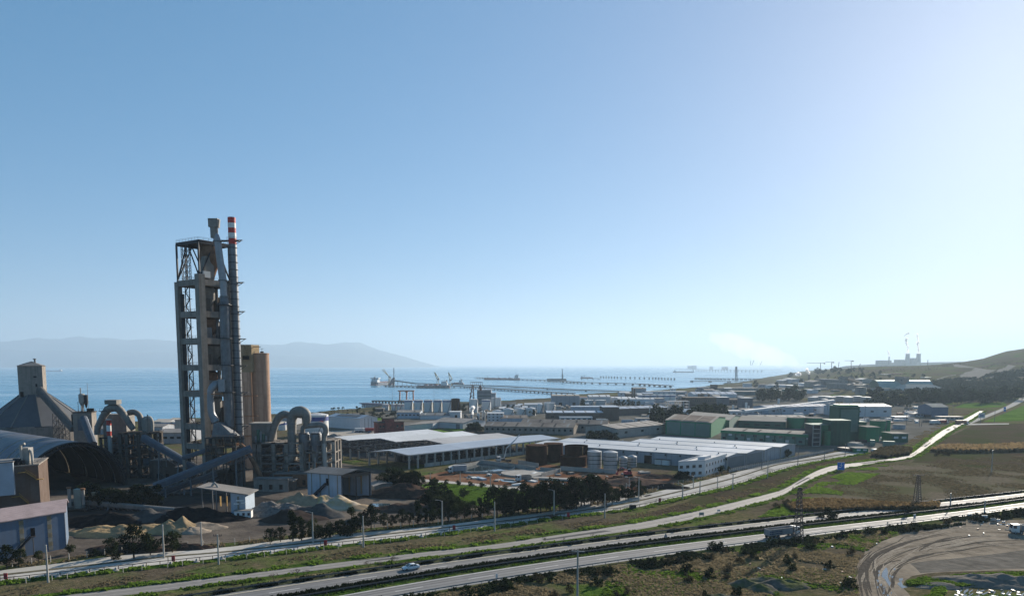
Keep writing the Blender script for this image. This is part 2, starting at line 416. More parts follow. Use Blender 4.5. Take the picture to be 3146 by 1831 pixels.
# plant yards
sheet("yard", [(-700,1900),(-300,1800),(0,1748),(300,1712),(700,1679),(900,1653),(1330,1615),(1700,1560),(1990,1505),(2080,1465),(1950,1445),(1600,1450),(1350,1470),(1150,1440),(1040,1420),(800,1400),(300,1400),(0,1400),(-900,1420)], .012, yard_dirt)
sheet("yard", [(180,1640),(260,1612),(420,1600),(640,1592),(760,1590),(900,1545),(760,1520),(400,1510),(200,1545)], .02, yard_dark, jag=2)
sheet("yard", [(960,1400),(1250,1350),(1330,1345),(1420,1340),(1180,1342),(1010,1325),(960,1330)], .016, yard_conc)
sheet("yard", [(1260,1470),(1420,1436),(1600,1422),(1900,1440),(2085,1466),(2075,1490),(1960,1512),(1760,1495),(1560,1490),(1330,1482)], .02, mud_red, jag=1.5)
sheet("yard", [(1000,1325),(1160,1316),(1170,1342),(1060,1352),(990,1346)], .02, M("pale_ground",(.34,.31,.27),.9,var=.2,scale=.2))
sheet("lawn", [(1330,1478),(1500,1492),(1640,1508),(1800,1524),(1700,1560),(1540,1565),(1420,1545),(1330,1520),(1290,1490)], .022, green_field, jag=2)
sheet("lawn", [(1010,1384),(1150,1372),(1250,1376),(1150,1400),(1010,1402)], .022, verge_green, jag=2)
sheet("lawn", [(1260,1325),(1360,1330),(1480,1321),(1460,1316),(1300,1316)], .022, green_field, jag=2)
sheet("lawn", [(1100,1290),(1160,1292),(1200,1286),(1160,1280)], .022, green_field, jag=2)
sheet("town_ground", [(830,1284),(963,1278),(1180,1262),(1400,1246),(1580,1241),(1760,1226),(2000,1212),(2150,1201),(2300,1184),(2390,1176),(2560,1205),(2700,1214),(2860,1240),(2940,1290),(2880,1330),(2760,1370),(2660,1395),(2450,1400),(2080,1410),(1700,1330),(1400,1320),(1150,1330),(900,1330)], .008, yard_conc)
ribbon("shore", [PZ(x, y-.3, 0) for x, y in coast_px[1:22]], [PZ(x, y+7 if x < 1600 else y+2.5, 0) for x, y in coast_px[1:22]], .03, M("shore_rock", (.085,.074,.056), .95, var=.45, scale=.08, bigc=(.055,.06,.03), big=.03))
# service road in the works, running behind the lawn
ribbon("road", spline_edge([(1280,1470),(1420,1481),(1600,1497),(1720,1508)],0,0,30), spline_edge([(1280,1477),(1420,1489),(1600,1506),(1720,1518)],0,0,30), .03, concrete_road)
# concrete dual road
cu = [(0,1752),(203,1727),(444,1698),(700,1680),(890,1656),(1097,1636.5),(1335,1616),(1500,1595),(1690,1571),(1865,1545),(2020,1510),(2205,1465),(2365,1425),(2500,1402),(2580,1387),(2630,1385)]
cm1 = [(0,1764),(254,1736),(508,1708),(700,1692),(1017,1657),(1335,1622.5),(1500,1604),(1690,1580),(1880,1552),(2030,1521),(2256,1466),(2387,1426),(2500,1409),(2580,1395),(2640,1387)]
cm2 = [(0,1769),(254,1740.5),(508,1712),(700,1696),(1017,1661),(1335,1626),(1500,1607.5),(1690,1583),(1880,1556),(2030,1525),(2256,1470),(2387,1429.5),(2500,1412),(2580,1398),(2645,1388)]
cl = [(0,1786),(317,1752),(635,1718),(800,1700),(1017,1676),(1335,1640),(1500,1618),(1690,1591),(1944,1560),(2071,1531),(2223,1498),(2321,1468.5),(2400,1442),(2500,1419),(2600,1402),(2655,1391)]
NR = 140
EU, E1, E2, EL = [spline_edge(p, 120, 0, NR) for p in (cu, cm1, cm2, cl)]
ribbon("road", EU, E1, .05, concrete_road); ribbon("road", E2, EL, .05, concrete_road)
md = ribbon("road_median", offs(E1, .0), offs(E2, .0), .10, M("median_soil", (.11,.1,.07), .95, var=.4, scale=.6))
ribbon("verge", offs(EU, 5.5), EU, .03, verge_dry)
# side road to the works gate
sheet("road", [(1690,1572),(1865,1546),(1975,1520),(2060,1490),(1975,1508),(1880,1520),(1800,1527)], .045, concrete_road)
# grass between concrete road and frontage road
fu = [(294,1817),(470,1796.6),(700,1769),(1017.5,1730),(1335,1692),(1500,1674.5),(1754,1636.5),(1976,1603),(2135,1571),(2300,1532),(2400,1504.6),(2459,1472),(2524,1440),(2578,1427.6),(2680,1416),(2776,1401),(2815,1383),(2859,1348),(2900,1320),(2946,1297),(3010,1262)]
fl = [(426,1823),(587.5,1804),(700,1785),(1017,1746),(1335,1707),(1500,1688),(1786,1651),(2008,1618),(2198,1578),(2300,1551),(2400,1522),(2483,1476),(2566,1443),(2607,1436),(2696,1421),(2790,1407),(2830,1388),(2880,1352),(2935,1316),(2965,1300),(3022,1263)]
FU, FL = [spline_edge(p, 150, 0, NR) for p in (fu, fl)]
ribbon("road", FU, FL, .05, asphalt_old)
mv = mid(EL, [EL[i] for i in range(NR)])
ribbon("verge", offs(EL, -.2), offs(EL, -3.6), .03, verge_green)
ribbon("verge", offs(FU, 3.2), FU, .03, verge_green)
ribbon("verge", FL, offs(FL, -2.6), .03, verge_green)
# two bright roads beyond the junction, up the hill
ribbon("road", spline_edge([(2962,1301),(2990,1290),(3040,1270),(3084,1252),(3146,1226)],0,60,30), spline_edge([(2985,1301),(3010,1291),(3055,1273),(3098,1255),(3160,1232)],0,60,30), .05, concrete_road)
ribbon("road", spline_edge([(2955,1302),(3020,1301),(3100,1300)],0,0,20), spline_edge([(2957,1306),(3020,1304.5),(3100,1303)],0,0,20), .055, concrete_road)
for A, Bq in (([(2890,1118),(2930,1126),(2990,1132),(3060,1137)],[(2890,1119.6),(2930,1128),(2990,1134),(3060,1139)]),
              ([(2990,1105),(3020,1111),(3070,1118),(3120,1124)],[(2992,1107),(3020,1113.5),(3070,1120.5),(3120,1126.5)]),
              ([(2876,1166),(2905,1158),(2935,1152)],[(2880,1168),(2908,1160),(2937,1154)])):
    ribbon("road", catmull([G(*p) for p in A], 30), catmull([G(*p) for p in Bq], 30), .8, M("hill_road",(.24,.22,.19),.9))
# highway
ha_u = [(700,1822),(1017,1774),(1500,1706.5),(1817,1667),(2135,1625),(2300,1607),(2468,1590),(2636,1570.5),(2837,1547),(3146,1514)]
ha_l = [(890,1828),(1176,1778),(1500,1734.5),(1817,1685),(2008,1660),(2300,1627),(2535,1601),(2770,1572),(2971,1550.5),(3146,1530.6)]
hb_u = [(1033,1831),(1500,1753),(1817,1706),(2008,1679),(2300,1646),(2636,1608),(2904,1574),(3146,1544)]
hb_l = [(1255,1831),(1500,1787),(1722,1752),(1976,1714),(2167,1689),(2300,1672),(2501,1646),(2703,1618),(2871,1596),(3146,1561)]
HAU, HAL, HBU, HBL = [poly_edge(p, 3, 130, 220, NR) for p in (ha_u, ha_l, hb_u, hb_l)]
hwa = ribbon("highway", HAU, HAL, .05, asphalt); hwb = ribbon("highway", HBU, HBL, .05, asphalt)
ribbon("highway_median", HAL, HBU, .03, verge_green)
ribbon("verge", offs(HAU, 3.0), HAU, .03, M("verge_dark", (.05,.055,.03), .95, var=.5, scale=.5, bump=.5, bscale=.7))  # dull dark green verge with mottled tone
ribbon("verge", HBL, offs(HBL, -5.0), .03, verge_dry)
def lenparam(P):
    L = [0]
    for i in range(len(P)-1): L.append(L[-1]+math.hypot(P[i+1][0]-P[i][0], P[i+1][1]-P[i][1]))
    return L
def at_len(P, L, s):
    i = min(max(int(np.searchsorted(L, s))-1, 0), len(P)-2); t = (s-L[i])/max(L[i+1]-L[i], 1e-6); return lerp(P[i], P[i+1], t)
def paint(road, A, Bq, t, w, dash=None, mat=white_paint, z=.058):
    C = mid(A, Bq, t); L = lenparam(C)
    if dash is None:
        ribbon("edge_line", offs(C, w/2), offs(C, -w/2), z, mat, parent=road); return
    s = dash[2]
    while s < L[-1]:
        p = [at_len(C, L, s+k*dash[0]/2) for k in range(3)]
        ribbon("lane_line", offs(p, w/2), offs(p, -w/2), z, mat, parent=road); s += dash[0]+dash[1]
paint(hwa, HAU, HAL, .14, .28, None, yellow_paint); paint(hwa, HAU, HAL, .95, .22)
paint(hwa, HAU, HAL, .55, .2, (7.0, 12.0, 60))
paint(hwb, HBU, HBL, .055, .28); paint(hwb, HBU, HBL, .88, .24)
paint(hwb, HBU, HBL, .47, .2, (7.0, 12.0, 65))
tyre_m = M("tyre_darkened_asphalt", (.135,.133,.133), .8, var=.2, scale=.3, spec=.2)
for rd, A, Bq in ((hwa, HAU, HAL), (hwb, HBU, HBL)):
    for t_ in (.24,.4,.66,.82) if rd is hwa else (.17,.34,.58,.76):
        C = mid(A, Bq, t_); ribbon("wheel_track", offs(C,.42), offs(C,-.42), .054, tyre_m, parent=rd)
rf_r = random.Random(6)
for A, Bq, zz_, mm in ((EU, E1, .054, M("road_patch", (.3,.285,.26), .88, var=.2, scale=.6)), (E2, EL, .054, M("road_patch", (.3,.285,.26))), (FU, FL, .054, M("asphalt_patch", (.12,.115,.11), .85, var=.2))):
    for k in range(16):
        i = rf_r.randrange(20, 120); n_ = rf_r.randrange(2, 5); t0, t1 = sorted((rf_r.random(), rf_r.random())); s0 = mid(A, Bq, t0)[i:i+n_]; s1 = mid(A, Bq, t1)[i:i+n_]
        ribbon("road_patch", s0, s1, zz_, mm)
CF = mid(FU, FL, .5)
for t_ in (.25,.72): C = mid(FU, FL, t_); ribbon("wheel_track", offs(C,.35), offs(C,-.35), .0565, M("pale_wheel_track", (.26,.245,.225), .8, var=.2, spec=.2))
# mud laid bare on the site beyond: the turning loop by the highway
TL = [(3146,1596),(3040,1598),(2920,1590),(2850,1602),(2800,1630),(2720,1655),(2660,1690),(2632,1730),(2632,1780),(2650,1850),(2680,1900),(2900,1900),(2810,1850),(2770,1800),(2800,1768),(2900,1755),(3146,1750),(3500,1740),(3500,1600)]
sheet("dirt_track", TL, .02, track_dirt, jag=1.2)
rutp = M("rut_pale", (.27,.232,.185), .9, var=.4, scale=.9, bump=.2, bscale=1.4); rutd = M("rut_dark", (.085,.074,.062), .9, var=.4, scale=.9, bump=.2, bscale=1.4)
lp_o = catmull([PZ(*p) for p in [(2662,1900),(2634,1800),(2640,1735),(2682,1690),(2760,1655),(2850,1628),(2960,1606),(3200,1606)]], 80)
lp_i = catmull([PZ(*p) for p in [(2790,1900),(2745,1800),(2752,1757),(2800,1726),(2880,1705),(2960,1690),(3040,1676),(3200,1672)]], 80)
rr = random.Random(8)
for k in range(110):
    t0 = rr.uniform(-.05,1.05); w = rr.uniform(.08,.55)**1.2; a = rr.randrange(0,68); e = min(79, a+rr.randrange(7,34)); ph = rr.uniform(0,9); am = rr.choice([.04,.05,.08,.28])
    C = [lerp(lp_o[i], lp_i[i], min(1,max(0,t0+am*math.sin(i*.11+ph)))) for i in range(a, e)]
    n_ = len(C); wf = [w*math.sin(math.pi*(i+.5)/n_)**.5*(1+.5*mnoise.noise((i*.4, k, 0))) for i in range(n_)]
    A_ = [(C[i][0]-.0, C[i][1]) for i in range(n_)]; up1 = offs(C, 1.0)
    L1 = [(c[0]+(u[0]-c[0])*x, c[1]+(u[1]-c[1])*x) for c, u, x in zip(C, up1, wf)]; L2 = [(c[0]-(u[0]-c[0])*x, c[1]-(u[1]-c[1])*x) for c, u, x in zip(C, up1, wf)]
    ribbon("wheel_rut", L1, L2, .024+k*.0003, rutp if rr.random() < .55 else rutd)
sheet("dirt_track", [(2910,1592),(2870,1578),(2905,1571),(2945,1580),(2985,1590),(3040,1604)], .035, track_dirt)
sheet("bare_earth", [(2800,1730),(3146,1690),(3500,1690),(3500,1745),(3146,1745),(2920,1752),(2830,1760)], .032, M("grey_earth", (.15,.135,.115), .9, var=.35, scale=.2, bump=.3, bscale=.5), jag=1)
# puddles
def puddle(px, z=.06, label=None, jag=.8):
    o = sheet("puddle", px, z, puddle_m, jag=jag); return o
puddle([(1136,1547),(1162,1546),(1200,1547),(1196,1553),(1172,1562),(1166,1574),(1150,1578),(1139,1566)])
puddle([(1146,1536),(1165,1536),(1163,1540),(1148,1540)])
puddle([(2762,1777),(2774,1776),(2776,1783),(2764,1785)], .05); puddle([(2756,1793),(2772,1784),(2776,1797),(2790,1803),(2768,1806)], .05)
puddle([(2708,1748),(2714,1740),(2722,1745),(2726,1768),(2735,1790),(2728,1800),(2718,1780),(2708,1770)], .05)
for i in range(26):
    x = random.uniform(2690,2745); y = random.uniform(1742,1831); w = random.uniform(2,6)
    puddle([(x,y),(x+w,y-1.5),(x+w*1.3,y+2),(x+w*.4,y+random.uniform(3,9))], .052+i*.0004, jag=.25)
for i in range(34):
    x = random.uniform(2930,3135); y = random.uniform(1806,1840); w = random.uniform(6,26)
    puddle([(x,y+6),(x+w,y-3),(x+w*1.1,y),(x+w*.2,y+9)], .054+i*.0004, jag=.25)
for i in range(24):
    t = random.random(); x = 2945+t*190; y = 1602+t*9+random.uniform(-2,5) if i % 2 else 1640+ (x-3070)*.22+random.uniform(-4,4)
    if i % 2 == 0 and x < 3060: continue
    w = random.uniform(5,14); puddle([(x,y),(x+w,y+.5),(x+w*.9,y+3),(x-2,y+2)], .056+i*.0004, jag=.25)
puddle([(1430,1449),(1470,1444),(1512,1446),(1500,1452),(1450,1452)], .05); puddle([(1520,1452),(1560,1456),(1610,1460),(1570,1462),(1530,1458)], .05)
puddle([(1420,1466),(1470,1463),(1495,1470),(1470,1473)], .05); puddle([(1530,1470),(1590,1478),(1580,1482),(1540,1478)], .05)
# ================================================================== cement works
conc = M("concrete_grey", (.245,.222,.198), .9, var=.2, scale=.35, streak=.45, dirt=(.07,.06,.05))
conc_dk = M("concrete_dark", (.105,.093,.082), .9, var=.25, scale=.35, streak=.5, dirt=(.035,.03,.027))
conc_lt = M("concrete_light", (.34,.325,.3), .9, var=.15, scale=.3, streak=.25, dirt=(.2,.18,.16))
silo_m = M("silo_concrete", (.44,.305,.225), .9, var=.14, scale=.3, streak=.6, dirt=(.16,.08,.055))
head_m = M("ochre_cladding", (.3,.235,.15), .85, var=.12, scale=.5, streak=.35, dirt=(.2,.14,.09))
steel_dk = M("dark_steel", (.028,.03,.036), .6, .3, var=.3, scale=.6)
steel_mid = M("grey_steel", (.145,.154,.168), .5, .4, var=.25, scale=.5, streak=.4, dirt=(.1,.07,.05))
steel_lt = M("light_steel", (.27,.28,.3), .55, .5, var=.15, scale=.5, streak=.3, dirt=(.22,.2,.18))
duct_m = M("dusty_duct", (.2,.187,.17), .7, .15, var=.25, scale=.5, streak=.45, dirt=(.12,.1,.085))
cyclone_m = M("cyclone_brown", (.2,.12,.078), .85, var=.35, scale=.4, streak=.5, dirt=(.1,.06,.04))
rail_or = M("orange_rail", (.3,.13,.05), .7, var=.2)
gallery_m = M("gallery_sheet", (.085,.1,.125), .6, .2, var=.2, scale=.4, streak=.4, dirt=(.09,.08,.075))
sheet_bl = M("pale_blue_sheet", (.33,.39,.46), .6, .1, var=.1, scale=.3, streak=.4, dirt=(.22,.2,.18))
sheet_blue = M("blue_sheet", (.1,.145,.215), .6, .1, var=.1, scale=.3, streak=.4, dirt=(.12,.13,.15))
roof_grey = M("dust_roof", (.2,.185,.172), .8, var=.2, scale=.2, bigc=(.14,.13,.12), big=.08)
roof_pink = M("pink_roof", (.3,.235,.235), .75, var=.18, scale=.3, ribs=(.93,-.35,1.0))
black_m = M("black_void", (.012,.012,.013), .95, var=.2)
glass_dk = M("dark_glass", (.03,.035,.045), .15, spec=.6, var=.1)
trans = bpy.data.materials.new("translucent_sheet"); trans.use_nodes = True
tb = trans.node_tree; tb.nodes.remove(tb.nodes["Principled BSDF"])
tr = tb.nodes.new("ShaderNodeBsdfTranslucent"); tr.inputs[0].default_value = (.75,.6,.36,1)
df = tb.nodes.new("ShaderNodeBsdfDiffuse"); df.inputs[0].default_value = (.4,.34,.24,1)
ms = tb.nodes.new("ShaderNodeMixShader"); ms.inputs[0].default_value = .55
tb.links.new(tr.outputs[0], ms.inputs[2]); tb.links.new(df.outputs[0], ms.inputs[1]); tb.links.new(ms.outputs[0], tb.nodes["Material Output"].inputs[0])
red_p = M("red_band", (.42,.035,.03), .6, var=.12); white_p = M("white_band", (.68,.68,.66), .6, var=.1, streak=.2, dirt=(.4,.38,.35))
def v3(p, z): return (p[0], p[1], z)
def add2(p, d, k): return (p[0]+d[0]*k, p[1]+d[1]*k)
def unit(d): l = math.hypot(*d); return (d[0]/l, d[1]/l)
def railing(b, pts, h=1.1, w=.07, step=2.2):
    for p, q in zip(pts[:-1], pts[1:]):
        L = math.dist(p, q); n = max(1, int(L/step))
        for k in range(n+1):
            m = lerp(p, q, k/n); b.beam(m, (m[0],m[1],m[2]+h), w)
        for z in (h, h*.55): b.beam((p[0],p[1],p[2]+z), (q[0],q[1],q[2]+z), w)
def lattice(b, base, top, w0, w1, n, th=.12, legs=4):
    B = Vector(base); T = Vector(top); d = (T-B)
    ax = Vector((1,0,0)); ay = Vector((0,1,0))
    def ring(t):
        c = B+d*t; w = (w0+(w1-w0)*t)/2; return [c+ax*w*sx+ay*w*sy for sx,sy in ((-1,-1),(1,-1),(1,1),(-1,1))]
    prev = ring(0)
    for k in range(1, n+1):
        cur = ring(k/n)
        for i in range(4):
            b.beam(prev[i], cur[i], th*1.3); b.beam(cur[i], cur[(i+1)%4], th*.8)
            b.beam(prev[i], cur[(i+1)%4], th*.8)
        prev = cur
def gallery(root, p, q, w, h, mat, truss=True, supports=(), name="gallery", ground=True, smat=None, roofmat=None):
    """inclined conveyor: clad gallery with a rounded roof, a truss below it and trestle legs"""
    p = Vector(p); q = Vector(q); d = (q-p).normalized(); a = d.cross(Vector((0,0,1))).normalized(); up = a.cross(d).normalized()
    b = MB(); n = 8; o = []
    prof = [(-w/2, 0), (-w/2, h*.6)]+[(-w/2*math.cos(t), h*.6+h*.4*math.sin(t)) for t in np.linspace(.3, math.pi-.3, 5)]+[(w/2, h*.6), (w/2, 0)]
    for c in (p, q):
        for x, y in prof: o.append(c+a*x+up*y)
    k = len(prof)
    b.add(o, [(i,(i+1)%k,k+(i+1)%k,k+i) for i in range(k)]+[tuple(range(k))[::-1], tuple(range(k,2*k))])
    b.build(name, mat, root)
    L = (q-p).length
    if truss:
        t = MB(); m = max(3, int(L/3.5)); th = .18
        for s in (-1, 1):
            e = a*s*w*.48
            lo0 = p+e-up*1.8; lo1 = q+e-up*1.8
            t.beam(lo0, lo1, th); t.beam(p+e-up*.15, q+e-up*.15, th)
            for i in range(m):
                f0 = i/m; f1 = (i+1)/m; A = p+(q-p)*f0+e; C = p+(q-p)*f1+e
                t.beam(A, A-up*1.8, th*.8); t.beam(A-up*1.8, C, th*.8)
        wk = MB(); wk.add([], [])
        t.build("truss", smat or steel_mid, root)
        r = MB(); e = a*(w*.5+.8)
        for i in range(int(L/3)+1):
            A = p+d*(i*3)+e; r.beam(A, A+Vector((0,0,1.1)), .08)
        r.beam(p+e+Vector((0,0,1.1)), q+e+Vector((0,0,1.1)), .08); r.beam(p+e, q+e, .8, .1)
        r.build("walkway", steel_mid, root)
    for f in supports:
        c = p+(q-p)*f; lg = MB()
        for s in (-1, 1):
            lg.beam((c.x+a.x*s*w*.5, c.y+a.y*s*w*.5, c.z-.2), (c.x+a.x*s*w*.85, c.y+a.y*s*w*.85, 0), .5)
        z = c.z-2; k = 0
        while z > 3:
            lg.beam((c.x-a.x*w*.65, c.y-a.y*w*.65, z), (c.x+a.x*w*.65, c.y+a.y*w*.65, z-3), .22); z -= 4
        lg.build("leg", smat or steel_mid, root)
# ---------- preheater tower
C0 = D(614, 870, 310); C0 = (C0[0], C0[1])
dl = unit((-13.0, 8.5)); dr = unit((8.5, 13.0)); WL, WR = 15.4, 14.6
A_, B_ = add2(C0, dl, WL), add2(C0, dr, WR); E_ = add2(A_, dr, WR)
pt = thing("preheater_tower", "tall concrete framed cement kiln tower with steel frame on top", "tower", (C0[0],C0[1],0))
floors = [HT(310, 614, y) for y in (866,964,1047,1129.5,1211,1313,1374)]
ztop = HT(310, 614, 853)
def colm(p, z0, z1, w):
    b = MB(); b.box(p[0], p[1], z0, w, w, z1-z0, math.atan2(dl[1], dl[0])); return b
colm(A_, 0, ztop-1, 2.2).build("column", conc, pt); colm(C0, 0, ztop+1.5, 2.9).build("column", conc, pt)
colm(B_, 0, ztop, 2.4).build("column", conc, pt); colm(E_, 0, ztop, 2.4).build("column", conc, pt)
m1 = add2(A_, dl, -WL*.5)
for zf in floors:
    f = MB()
    for p, q in ((C0,A_),(C0,B_),(A_,E_),(B_,E_)):
        f.beam(v3(p,zf), v3(q,zf), 1.3, 2.5)
    f.build("floor_beam", conc, pt)
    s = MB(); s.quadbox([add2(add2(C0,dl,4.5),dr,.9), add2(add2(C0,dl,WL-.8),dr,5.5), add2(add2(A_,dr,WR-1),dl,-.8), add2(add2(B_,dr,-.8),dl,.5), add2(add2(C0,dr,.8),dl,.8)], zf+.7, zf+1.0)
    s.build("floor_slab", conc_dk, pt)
    r = MB(); railing(r, [v3(add2(C0,dr,2.2),zf+1.2), v3(add2(B_,dr,-1.4),zf+1.2)]); railing(r, [v3(add2(C0,dl,2.2),zf+1.2), v3(add2(A_,dl,-1.4),zf+1.2)])
    r.build("railing", steel_dk, pt)
# stair shaft in the bay between corner and outer column
st = MB(); z = 2.0; k = 0
s0, s1 = add2(add2(C0,dl,WL-2.2),dr,1.8), add2(add2(C0,dl,WL-5.2),dr,1.8)
while z < ztop-4:
    st.beam(v3(s0 if k%2 else s1, z), v3(s1 if k%2 else s0, z+3.0), .5, .14); st.beam(v3(s0 if k%2 else s1,z+1), v3(s1 if k%2 else s0, z+4.0), .08); st.beam(v3(s0,z+2.9),v3(s1,z+2.9),.14)
    st.box((s0 if k%2==0 else s1)[0], (s0 if k%2==0 else s1)[1], z+2.95, 1.6, 1.6, .15); z += 3.0; k += 1
for p in (s0, s1): st.beam(v3(p,0), v3(p,ztop), .3)
st.build("staircase", steel_dk, pt)
ss = MB(); ss.beam(v3(add2(add2(C0,dl,WL-1.3),dr,.8),0), v3(add2(add2(C0,dl,WL-1.3),dr,.8),ztop-6), 1.6, 1.0); ss.build("cable_duct", steel_dk, pt)
# steel frame on top
zt2 = HT(310, 560, 742); fr = MB()
tops = [A_, C0, B_, E_]
for p in tops: fr.beam(v3(p, ztop-.5), v3(p, zt2), .65)
for p, q in ((A_,C0),(C0,B_),(A_,E_),(B_,E_)):
    fr.beam(v3(p,zt2), v3(q,zt2), .7, 1.2); mm = lerp(p,q,.5)
    fr.beam(v3(p,ztop), v3(mm,zt2), .4); fr.beam(v3(q,ztop), v3(mm,zt2), .4)
fr.build("steel_frame", steel_dk, pt)
rf = MB(); rf.quadbox([add2(A_,dl,.6), add2(C0,dl,-.6), add2(B_,dr,.6), add2(E_,dr,.6)], zt2+.6, zt2+.85); railing(rf, [v3(A_,zt2+.85), v3(C0,zt2+.85), v3(B_,zt2+.85)])
rf.build("roof_deck", steel_dk, pt)
for q in (s0, s1):
    l = MB(); lattice(l, v3(q, ztop-1), v3(q, zt2), 1.5, 1.5, 7, .14); l.build("stair_tower", steel_dk, pt)
# cyclones and ducts inside
cc = add2(add2(C0, dl, 3.5), dr, 7.5)
zc = HT(312, 660, 745); zb = HT(312, 660, 868)
cy = MB(); cy.lathe(cc[0], cc[1], [(1.3, zb+1.5),(3.9, zb+9),(4.3, zb+12.5),(4.1, zb+15), (2.0, zt2+1.0), (1.2, zt2+1)], 18); cy.build("cyclone", cyclone_m, pt, smoothed=True)
c2 = add2(add2(C0, dl, 8.3), dr, 10.0); cy = MB(); cy.lathe(c2[0], c2[1], [(.9, zb+2),(2.8, zb+7),(2.9, zb+12),(1.3, zt2-3)], 16); cy.build("cyclone", cyclone_m, pt, smoothed=True)
hp = add2(add2(C0, dl, 1.2), dr, 4.2)
hop = MB(); hop.hexa([v3(add2(add2(hp,dl,5),dr,-2),zb+1.6), v3(add2(add2(hp,dl,-1),dr,-2),zb+1.6), v3(add2(add2(hp,dl,-1),dr,3),zb+1.6), v3(add2(add2(hp,dl,5),dr,3),zb+1.6),
    v3(add2(add2(hp,dl,1.2),dr,-1.2),zb+11), v3(add2(add2(hp,dl,-1),dr,-1.2),zb+11), v3(add2(add2(hp,dl,-1),dr,3),zb+11), v3(add2(add2(hp,dl,1.2),dr,3),zb+11)])
hop.build("hopper", duct_m, pt)
bx = MB(); p = add2(C0, dr, 2.9); bx.box(p[0], p[1], zb+2.0, 3.2, 1.8, 2.6, math.atan2(dr[1],dr[0])); bx.build("control_cabin", white_p, pt)
for i, zf in enumerate(floors):
    zl = floors[i+1] if i < len(floors)-1 else 8
    q = add2(add2(C0, dl, 5.0+(i%2)), dr, 6.5+(i%3)*1.2); h = zf-1.2-zl
    cy = MB(); cy.lathe(q[0], q[1], [(.9, zl+1.2),(1.2, zl+h*.25),(3.4, zl+h*.55),(3.5, zl+h*.92),(2.2, zl+h)], 16); cy.build("cyclone", cyclone_m if i%2 else duct_m, pt, smoothed=True)
    g = MB(); q2 = add2(add2(C0, dl, 3.0), dr, 3.6); g.box(q2[0], q2[1], zl+1.3, 3.6, 4.2, h*.45, math.atan2(dr[1],dr[0]))
    g.cyl(add2(q2,dr,6)[0], add2(q2,dr,6)[1], zl+1.2, zf-1.3, .8, n=10); g.build("process_vessel", steel_mid if i%2 else conc_dk, pt)
    d2 = MB(); e = add2(add2(C0,dl,6.4),dr,6.5); d2.tube([v3(e,zl+1), v3(add2(e,dr,1.5),zl+h*.5), v3(add2(e,dl,-2),zf)], 1.1, 10, 4); d2.build("duct", cyclone_m, pt, smoothed=True)
    pass
    for j in range(3):
        e = add2(add2(C0, dl, 1.5+j*3.2), dr, WR-3.4); wp = MB(); wp.box(e[0], e[1], zl+1.2, 2.4, 2.0, h*(.35+.2*((i+j)%3)), math.atan2(dr[1],dr[0])); wp.build("equipment_box", (steel_dk, conc_dk, steel_mid)[(i+j)%3], pt)
# downcomer: slender silver pipe above, thicker clad duct below
Yd = 308.5
def dp(x, y, Y=Yd): return D(x, y, Y)
up_ = MB(); up_.tube([dp(659,716), dp(668,742), dp(676,800), dp(686,868)], [1.25,1.4,1.45,1.5], 14, 4); up_.tube([dp(686,868), dp(688,912)], 1.45, 14)
up_.build("downcomer_pipe", steel_lt, pt, smoothed=True)
hd = MB(); a0 = dp(658,716); a1 = dp(657.5,699); a2 = dp(657.5,673)
hd.cyl(a1[0], a1[1], a0[2]-2, a1[2], 1.5, 1.55, 14); hd.hexa([(a1[0]+sx*1.75, a1[1]+sy*1.6, a1[2]) for sx,sy in ((-1,-1),(1,-1),(1,1),(-1,1))]+[(a2[0]+sx*1.95, a2[1]+sy*1.6, a2[2]) for sx,sy in ((-1,-1),(1,-1),(1,1),(-1,1))])
hd.build("cap_duct", duct_m, pt, smoothed=True)
for y in (742, 862, 912, 935):
    p = dp(np.interp(y,[742,862,935],[668,685,690]), y); r = MB(); r.cyl(p[0], p[1], p[2]-.25, p[2]+.25, 1.8 if y<930 else 2.3, n=14); r.build("flange", steel_mid, pt)
low = MB(); low.tube([dp(688.5,912), dp(689.5,928), dp(690,945), dp(692,1040), dp(697,1160), dp(702,1230), dp(704,1310)], [1.5,1.9,2.0,2.05,2.0,1.95,1.95], 10); low.build("downcomer_duct", steel_mid, pt, smoothed=True)
for y in (937, 1040, 1122, 1205):
    x = np.interp(y,[937,1040,1160,1230],[690,692,697,702]); p = dp(x,y); r = MB(); r.cyl(p[0],p[1],p[2]-.15,p[2]+.15,3.0,n=12); railing(r,[(p[0]-2.8,p[1]-2.2,p[2]),(p[0]+2.8,p[1]-2.2,p[2])]); r.build("duct_platform", steel_dk, pt)
# by-pass duct elbow and bent pipe
bp_ = MB(); bp_.tube([dp(697,1182), dp(676,1178), dp(662,1182,307), dp(650,1195,306), dp(647,1215,306), dp(648,1250,306), dp(651,1272,306), dp(663,1296,306)], [1.5,1.6,1.7,1.5,1.35,1.45,1.45,1.6], 14, 4)
bp_.build("bypass_duct", steel_lt, pt, smoothed=True)
bk = MB(); p = dp(683,1184,306.5); bk.box(p[0],p[1],p[2]-2.6,2.6,2.4,5.2); bk.build("valve_box", steel_lt, pt)
pl = MB(); p = dp(652,1210,305.5); q = dp(684,1209,305.5); pl.beam(p,q,2.6,.25); railing(pl,[p,q]); pl.beam(dp(632,1209,308),dp(652,1209,306),1.2,.2); pl.build("service_platform", rail_or, pt)
hop2 = MB()
qa = [dp(652,1304,304), dp(668,1296,304)]
zA, zB = dp(660,1300,304)[2], dp(660,1341,304)[2]
P0 = dp(650,1340,303); P1 = dp(721,1340,303)
hop2.hexa([(P0[0],303,zB),(P1[0],303,zB),(P1[0],309,zB),(P0[0]+2,309,zB),(dp(655,1303,303)[0],303.5,zA),(dp(672,1300,303)[0],303.5,zA+.6),(dp(680,1303,303)[0],308,zA),(dp(660,1303,303)[0],308,zA)])
